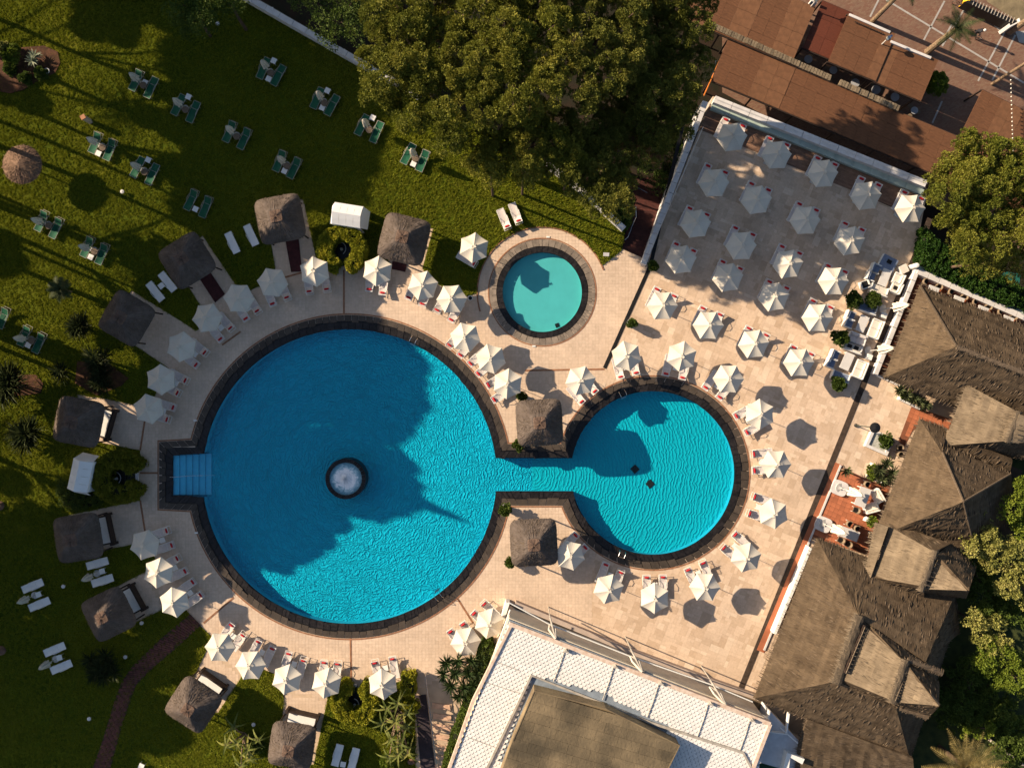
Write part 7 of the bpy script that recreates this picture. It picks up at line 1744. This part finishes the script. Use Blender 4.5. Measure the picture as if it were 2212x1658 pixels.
rosette(T(0, 2, 220, 480), 'dark round fan palm left of the hut above the tent', [(0, 0, 1.3), (.4, .3, 1.1), (-.4, .1, 1.2), (.0, -.5, 1.1)], F_palm, 3, 1.75, .065, 110, 1.2, 'fan_palm', cat='palm')
rosette(T(0, 2, 70, 100), 'dark spreading fan palm at the left edge above another', [(0, 0, 1.8), (.5, .3, 1.6), (-.5, -.3, 1.6), (.2, .8, 1.7), (-.4, .7, 1.5)], F_palm, 4, 1.9, .07, 110, 1.6, 'fan_palm', cat='palm')
rosette(T(0, 1, 800, 1430), 'dark fan palm covering two white chairs on the lawn', [(0, 0, 1.6), (.5, .4, 1.4), (-.3, .5, 1.5), (.1, -.5, 1.3), (.3, -1.1, 1.3)], F_palm, 5, 1.35, .06, 90, 1.4, 'fan_palm', cat='palm')
rosette(T(0, 1, 490, 1500), 'dim small fan palm in the streaks of shadow', [(0, 0, 1.0), (.2, -.3, .9)], F_palm, 6, 1.2, .05, 80, 1.0, 'fan_palm', cat='palm')
rosette(T(0, 1, 820, 1610), 'dim fan palm nearest the first parasols above the steps', [(0, 0, .9), (.5, -.2, .8), (-.4, .1, .8)], F_palm, 16, 1.1, .05, 80, .9, 'fan_palm', cat='palm')
rosette(T(0, 3, 820, 830), 'wide spiky yucca bush beside the red brick path', [(0, 0, 1.4), (.9, .3, 1.3), (-.9, .6, 1.2), (.3, -.9, 1.2), (-.6, -.6, 1.1), (.5, .9, 1.3), (1.2, -.5, 1.2)], F_palm, 7, 1.15, .06, 80, 1.3)
rosette(T(1, 3, 1650, 900), 'large clump of spiky green yuccas left of the scaled roof', [(-1.3, 1.1, 2.0), (-.3, 1.4, 2.2), (.9, 1.3, 2.1), (-1.6, .1, 1.9), (-.5, .3, 2.3), (.6, .2, 2.2), (1.4, .3, 2.0), (-.9, -.9, 1.9), (.2, -1.0, 2.0), (1.1, -.8, 2.1), (-.2, -1.9, 1.8), (.7, -1.8, 1.7), (1.7, 1.4, 1.9)], foliage('dark_yucca_leaves', (.016, .034, .012), (.04, .07, .022), (.10, .13, .045), 1.5), 8, .95, .075, 75, 2.0)
rosette(T(3, 2, 1005, 800), 'sunlit cluster of yellow edged yuccas beside the pale paving', [(-.7, .3, 1.2), (0, .9, 1.3), (.5, .1, 1.3), (-.3, -.6, 1.1), (.4, -.5, 1.2)], F_yuc, 9, .85, .09, 60, 1.2)
bush(T(3, 2, 900, 790), .6, 1.0, 'bright leafy bush left of the yellow edged yuccas', F_green)
rosette(T(3, 2, 672, 775), 'small sunlit yucca at the corner of the white kerb', [(0, 0, .9)], F_yuc, 10, .75, .08, 60, .9)
rosette(T(3, 2, 1230, 190), 'row of spiky plants in the planter under the upper thatch', [(-1.3, .8, .9), (-.7, .3, .9), (0, 0, 1.0), (.5, -.3, 1.0), (1.0, -.6, .9)], F_yuc, 11, .7, .09, 60, .9)
bush(T(3, 2, 1165, 130), .5, .8, 'bright green bush in the planter under the upper thatch', F_green)
tag(MB().prism(strip(WL([T(3, 2, 1150, 95), T(3, 2, 1115, 190), T(3, 2, 1280, 270)], .5), .16), .03, .5).build('planter_wall', M_white), 'white L shaped planter edge below the upper thatched roof', 'planter')
tag(MB().prism(strip(WL([T(3, 2, 895, 715), T(3, 2, 855, 830), T(3, 2, 1000, 885)], .4), .14), .03, .4).build('planter_wall', M_white), 'white planter edge around the yellow edged yuccas', 'planter')
rosette(T(0, 0, 265, 500), 'grey white spiky agave in the flower bed', [(0, 0, .5), (.2, .4, .5)], foliage('grey_agave', (.12, .15, .10), (.22, .26, .18), (.40, .42, .30), 2), 12, .75, .11, 34, .5, 'agave', cat='agave', stem=False)
# giant aloes: arms of long toothed leaves
def aloe(pt, label, arms, seed, m, L_=1.0):
    rg = np.random.default_rng(seed); x, y = W(*pt, 1.5); t = thing('giant_aloe', label, 'aloe', (x, y, .05))
    for (dx, dy, hz, n) in arms:
        MB().tube([(0, 0, 0), (dx * .5, dy * .5, hz * .7), (dx, dy, hz)], .08, 6, r2=.05).build('branch', M_pbark, t)
        for k in range(n):
            a = 2 * math.pi * k / n + rg.uniform(-.3, .3); l = L_ * rg.uniform(.7, 1.3); el = rg.uniform(.05, .8); g = MB(); d = Vector((math.cos(a), math.sin(a), 0)); q = Vector((-d.y, d.x, 0)); vs = []; fs = []; ns = 9
            for i in range(ns + 1):
                s = i / ns; p = Vector((dx, dy, hz)) + d * l * s * math.cos(el * .5) + Vector((0, 0, l * (el * s - .75 * s * s))); wdt = .10 * (1 - s) ** .7 * (1.25 if i % 2 else .9) + .006
                vs += [p - q * wdt, p + Vector((0, 0, -.03 * (1 - s))), p + q * wdt]
            for i in range(ns): o = i * 3; fs += [(o, o + 1, o + 4, o + 3), (o + 1, o + 2, o + 5, o + 4)]
            g.add(vs, fs); g.build('leaf', m, t)
    return t
aloe(T(1, 3, 1120, 1240), 'giant spreading aloe with long toothed leaves below the parasols', [(0, 0, 2.4, 9), (.2, 1.6, 2.3, 8), (-1.2, -.3, 2.1, 7), (.9, -.6, 2.0, 7), (-.5, -1.8, 1.7, 7), (.4, -2.3, 1.6, 7), (-.8, 1.0, 2.0, 7), (1.0, .6, 2.0, 6), (.1, -3.3, 1.5, 8), (1.0, -3.2, 1.4, 6), (-.7, -3.6, 1.3, 6)], 31, F_aloe, 1.15)
aloe(T(0, 3, 1960, 1430), 'giant aloe with yellow sunlit leaves between the lowest huts', [(0, 0, 2.0, 7), (-1.0, -.2, 1.9, 6), (.9, -.6, 1.9, 7), (1.0, -1.5, 1.7, 7), (-.4, 1.3, 1.6, 5), (.2, -2.2, 1.5, 6), (1.8, .2, 1.8, 6)], 32, F_aloe, 1.1)
bush(T(1, 3, 1180, 1480), .9, 1.1, 'tangle of green leaves under the giant aloe', F_bush); bush(T(1, 3, 1230, 1150), .75, 1.3, 'olive shrub right of the giant aloe top', F_hedge)
bush(T(1, 3, 1050, 1600), .7, 1.0, 'low green plants at the bottom edge under the aloe', F_green)
bush(T(0, 3, 2090, 1480), .8, .8, 'low green plants under the yellow aloe', F_bush)
# tall golden palm at the bottom right and garden beyond the roofs
palm((2030, 1612), 'golden dry fronded palm rising at the bottom right corner', 3.9, 54, 3.4, F_gold, .30, .50, rngseed=9, r=.2, z0=.05, bark=M_trunk)
def shrubs(name, lab, poly, z, m, step, r, per=85, ln=.16, wd=.09, group=None, cat='tree', tz=None, cr=(.22, .42), rz=1.0):
    lb = lobes_px(fillp(poly, r, step, rng), z, rz, .5, rng)
    if lb: return tree(name, lab, (lb[0][0], lb[0][1]), lb, m, rng, per=per, spacing=.48, cr=cr, ln=ln, wd=wd, trunk_r=.14, group=group, cat=cat, base_z=0)
shrubs('broadleaf_tree', 'bright green tree at the right edge beside the middle thatched roof', [(2190, 1040), (2240, 1010), (2240, 1160), (2205, 1150), (2175, 1110)], 4.0, F_green, 34, 28)
shrubs('flowering_tree', 'yellow green flowering tree touching the middle thatched roof', [(2105, 1115), (2150, 1115), (2165, 1170), (2150, 1230), (2085, 1190), (2090, 1160)], 4.0, F_yel, 30, 20)
shrubs('flowering_tree', 'yellow green flowering tree at the right edge by the pale wing', [(2165, 1170), (2240, 1200), (2240, 1310), (2180, 1290), (2150, 1240)], 4.0, F_yel, 30, 19)
shrubs('broadleaf_tree', 'dark green tree behind the flowering trees at the right', [(2110, 1210), (2160, 1250), (2230, 1330), (2180, 1370), (2120, 1330), (2100, 1270)], 2.6, F_bush, 34, 26)
shrubs('flowering_tree', 'yellow green flowering tree in the lower right garden, middle', [(2105, 1330), (2170, 1330), (2175, 1400), (2130, 1410), (2100, 1370)], 3.6, F_yel, 30, 18)
shrubs('broadleaf_tree', 'green tree at the lower right edge below the flowering ones', [(2120, 1410), (2170, 1400), (2240, 1440), (2240, 1500), (2190, 1490), (2130, 1450)], 3.2, F_green, 34, 24)
shrubs('broadleaf_tree', 'dark tree filling the shade behind the lower thatched roof', [(2040, 1450), (2110, 1440), (2180, 1520), (2230, 1600), (2120, 1570), (2030, 1540)], 1.6, F_bush, 42, 32)
shrubs('broadleaf_tree', 'green bushes at the bottom right corner', [(2160, 1580), (2240, 1560), (2240, 1690), (2160, 1690)], 2.2, F_bush, 40, 26)
shrubs('broadleaf_tree', 'bright bush above the golden palm', [(2050, 1560), (2110, 1555), (2150, 1580), (2080, 1590)], 2.4, F_green, 30, 18)
tag(MB().tube([W3(2212, 1445, 3.5), W3(2196, 1485, .2)], .07, 6).build('lamp_pole', M_pole), 'grey pole leaning at the right edge in the garden', 'pole')
tag(MB().prism(strip(WL([(2150, 1606), (2212, 1652)], 1.0), .25), .03, 1.0).build('garden_wall', M_ret), 'grey garden wall at the bottom right corner', 'wall')
structure(MB().sheet(WL([(2085, 900), (2500, 900), (2500, 1900), (1800, 1900), (1850, 1560), (1960, 1400), (2020, 1250)]), .02).build('garden_soil', mat('leafy_soil', (.018, .03, .008), .95, .5, 1.2, bump=.6, bscale=7, col2=(.05, .06, .014))))
g = tag(MB().prism(WL([(2060, 690), (2110, 650), (2160, 700), (2080, 720)], LOW), LOW + .01, LOW + .03).build('green_awning', mat('teal_cloth', (.01, .10, .08), .8, .2, 2)), 'teal green cloth spread below the right pine', 'cloth') if False else None
t = thing('green_canopy', 'teal green cloth canopy below the hedge at the right edge', 'canopy', (*W(*T(3, 1, 2000, 750), -.5), 0)); MB().prism([(-1.1, -.6), (.9, -.9), (1.2, .4), (.2, .8), (-.8, .4)], -.6, -.5).build('cloth', mat('teal_cloth', (.01, .10, .08), .8, .2, 2), t); MB().tube([(0, 0, LOW), (0, 0, -.6)], .05, 6).build('pole', M_pole, t)
# low planting along the promenade
for k, (x, y) in enumerate(((620, 60), (760, 105), (980, 190), (1090, 290), (1180, 350), (1270, 390), (1390, 490))): bush(T(3, 0, x, y), .55, .9, f'{ORD[k]} low green clump from the top edge in the promenade planter', F_bush if k % 2 else F_green, z0=LOW)

# ------------------------------------------------------------------ cyclists on the promenade
def skin_figure(name, edges, pos, rad, m, parent):
    me = bpy.data.meshes.new(name); names = list(pos); me.from_pydata([pos[k] for k in names], [(names.index(a), names.index(b)) for a, b in edges], [])
    o = link(name, me, parent); me.materials.append(m); md = o.modifiers.new('skin', 'SKIN'); 
    for i, k in enumerate(names): me.skin_vertices[0].data[i].radius = (rad[k], rad[k]); me.skin_vertices[0].data[i].use_root = (k == 'pelvis')
    s = o.modifiers.new('sub', 'SUBSURF'); s.levels = 1; s.render_levels = 1; return o
def bicycle(pt, rz, label, z0=LOW + .02):
    x, y = W(*pt, z0); t = thing('bicycle', label, 'bicycle', (x, y, z0), rz)
    for sx in (-.52, .52):
        wv = MB().tube([(sx + .33 * math.cos(a * .3142), 0, .34 + .33 * math.sin(a * .3142)) for a in range(21)], .022, 5, cap=False).build('wheel', M_black, t)
        g = MB(); [g.tube([(sx, 0, .34), (sx + .32 * math.cos(a * .785), 0, .34 + .32 * math.sin(a * .785))], .004, 3) for a in range(8)]; stuff(g.build('spokes', M_steel, wv)); 
    g = MB(); g.tube([(-.52, 0, .34), (-.15, 0, .86), (.40, 0, .84), (-.05, 0, .32), (-.52, 0, .34)], .018, 6); g.tube([(-.15, 0, .86), (-.05, 0, .32)], .018, 6); g.tube([(.52, 0, .34), (.40, 0, .84), (.38, 0, 1.0)], .018, 6); g.build('frame', M_black, t)
    MB().tube([(.30, -.28, 1.0), (.38, 0, 1.02), (.30, .28, 1.0)], .016, 6).build('handlebar', M_steel, t); MB().box((-.18, 0, .93), (.26, .14, .06)).build('saddle', M_black, t); return t
def rider(pt, rz, label, shirt, z0=LOW + .02):
    x, y = W(*pt, z0); t = thing('person', label, 'person', (x, y, z0), rz)
    P = dict(pelvis=(-.16, 0, 1.0), waist=(-.06, 0, 1.18), chest=(.10, 0, 1.38), neck=(.20, 0, 1.52), head=(.26, 0, 1.66), hl=(-.12, .11, .96), hr=(-.12, -.11, .96), kl=(.22, .14, .80), kr=(.12, -.14, .62), al=(.0, .14, .42), ar=(-.12, -.14, .22), fl=(.12, .14, .36), fr=(.02, -.14, .18), sl=(.12, .19, 1.42), sr=(.12, -.19, 1.42), el=(.22, .28, 1.20), er=(.22, -.28, 1.20), wl=(.32, .25, 1.05), wr=(.32, -.25, 1.05))
    Rr = dict(pelvis=.14, waist=.13, chest=.15, neck=.06, head=.095, hl=.10, hr=.10, kl=.065, kr=.065, al=.045, ar=.045, fl=.035, fr=.035, sl=.06, sr=.06, el=.045, er=.045, wl=.03, wr=.03)
    E = [('pelvis', 'waist'), ('waist', 'chest'), ('chest', 'neck'), ('neck', 'head'), ('pelvis', 'hl'), ('pelvis', 'hr'), ('hl', 'kl'), ('hr', 'kr'), ('kl', 'al'), ('kr', 'ar'), ('al', 'fl'), ('ar', 'fr'), ('chest', 'sl'), ('chest', 'sr'), ('sl', 'el'), ('sr', 'er'), ('el', 'wl'), ('er', 'wr')]
    skin_figure('body', E, P, Rr, shirt, t)
    MB().lathe((.27, 0, 1.66), [(.12, 0), (.12, .06), (.08, .12), (.01, .14)], 14).build('helmet', M_white, t)
    for s in (-1, 1):
        for k in range(5): MB().tube([(.32, s * .25, 1.05), (.38, s * (.235 + k * .013), 1.045), (.40, s * (.235 + k * .013), 1.015)], .009, 5).build('finger', mat('skin', (.45, .25, .17), .6, .1, 3), t)
    return t
d1 = T(3, 0, 1705, 300); bicycle(d1, R(-35), 'dark bicycle under the rider in dark clothes on the promenade'); rider(d1, R(-35), 'cyclist in dark clothes with white helmet riding on the promenade', mat('dark_clothes', (.015, .015, .02), .8, .2, 3))
d2 = T(3, 0, 1600, 55); bicycle(d2, R(-20), 'bicycle under the rider in yellow at the top edge'); rider(d2, R(-20), 'cyclist in bright yellow top at the top right edge', mat('yellow_cloth', (.60, .36, .02), .8, .1, 3))

# ------------------------------------------------------------------ tall trees outside the view, up-sun: their crowns shade lawn and pool
def shade_crown(seed, flat):
    rg = np.random.default_rng(seed); lobes = []
    for k in range(15): a = rg.uniform(0, 6.28); q = math.sqrt(rg.random()) * .72; lobes.append((q * math.cos(a), q * math.sin(a), rg.uniform(-.4, .5) * flat * (1 - q * .4), .36, .36, .36 * flat + .12))
    lobes.append((0, 0, 0, .6, .6, .6 * flat)); C, rad = crown_lobes(lobes, .13, rg, (.09, .17)); V, F, rv = clump_leaves(C, rad, 60, .13, .05, rg); me = np_mesh('crown', V, F, rv); me.materials.append(F_shade); return me
SCR = [shade_crown(s, .85) for s in (1, 2, 3)]
def crown_place(n, tip, r, v=1.0):
    """n: across-sun plan coordinate, tip: along-sun plan coordinate where the shadow must end, r: crown radius in metres"""
    dx, dy = .9224, .3862; semi = math.hypot(r, v * .85 * r * 2.246) * PX; s = tip - semi; px, py = s * dx - n * dy, s * dy + n * dx
    hh = 9.0
    while hh < 32:
        sh = hh * 2.246 * PX; bx, by = px - sh * dx, py - sh * dy; k = H / (H - hh); ax_, ay = (bx - 1106) * k + 1106, (by - 829) * k + 829; rr = r * PX * k
        if (bx < -25 or by < -25) and (ax_ + rr < -10 or ay + rr < -10): break
        hh += .5
    sh = hh * 2.246 * PX; bx, by = px - sh * dx, py - sh * dy; return Vector(((bx - 1106) / PX, (829 - by) / PX, hh)), r, v
todo = [crown_place(*a) for a in SHADE]; tn = 0
while todo:
    c0 = todo[0][0]; grp = sorted(todo, key=lambda q: (q[0] - c0).length)[:5]; grp = [q for q in grp if (q[0] - c0).length < 13]
    for q in grp: todo.remove(q)
    far = min(grp, key=lambda q: q[0].x + q[0].y * -.3)[0]; x, y = far.x, far.y; x = min(x, x)
    t = thing('tall_pine', 'tall spreading pine standing outside the picture on the sunward side', 'tree', (x, y, 0), 0, 'tall trees outside the picture')
    hm = min(q[0].z for q in grp) * .72
    MB().tube([(0, 0, 0), (.2, .1, hm * .6), (0, 0, hm)], .26, 8, r2=.18).build('trunk', M_trunk, t)
    for p, r, v in grp:
        tn += 1; lp_ = (p.x - x, p.y - y, p.z); o = link('crown', SCR[tn % 3], t, lp_, tn * 1.3); o.scale = (r, r, r * v)
        MB().tube([(0, 0, hm), (lp_[0] * .5, lp_[1] * .5, (hm + p.z) / 2 + .3), lp_], .13, 6, r2=.06).build('limb', M_trunk, t)
# slim cypress spire whose tip falls on the pool
n_, tip_, hh = 655, 1318, 22.0
px, py = tip_ * .9224 - n_ * .3862 - hh * 2.246 * PX * .9224, tip_ * .3862 + n_ * .9224 - hh * 2.246 * PX * .3862
t = thing('cypress_tree', 'slim cypress standing outside the picture on the sunward side', 'tree', ((px - 1106) / PX, (829 - py) / PX, 0), 0, 'tall trees outside the picture')
MB().lathe((0, 0, 0), [(.9, 1.0), (1.0, 6), (.85, 14), (.62, 18.5), (.42, 20.2), (.22, 21.4), (.02, 22)], 14).build('crown', F_shade, t); MB().tube([(0, 0, 0), (0, 0, 2)], .25, 8).build('trunk', M_trunk, t)
# palms outside the view whose trunks draw the thin streaks on the lawn
PALM_OUT = [(118, 330, 11), (245, 590, 14), (395, 480, 13), (480, 560, 12), (868, 330, 10)]
pm = frond_mesh(2.6, .6, .55, 20, F_shade, np.random.default_rng(77), lw=.05)
for k, (n, tip, h) in enumerate(PALM_OUT):
    px, py = tip * .9224 - n * .3862 - h * 2.246 * PX * .9224, tip * .3862 + n * .9224 - h * 2.246 * PX * .3862
    if px > -20 and py > -20: 
        q = (px + 40) / .9224; h += q / (2.246 * PX); px, py = tip * .9224 - n * .3862 - h * 2.246 * PX * .9224, tip * .3862 + n * .9224 - h * 2.246 * PX * .3862
    t = thing('tall_palm', 'tall palm standing outside the picture on the sunward side', 'tree', ((px - 1106) / PX, (829 - py) / PX, 0), 0, 'tall palms outside the picture')
    MB().tube([(0, 0, 0), (.3, .1, h * .5), (0, 0, h)], .24, 8, r2=.15).build('trunk', M_pbark, t)
    for q in range(18): f = link('frond', pm, t, (0, 0, h)); f.rotation_euler = (0, -R(40) * (1 - q / 18) + R(12), 2.4 * q)
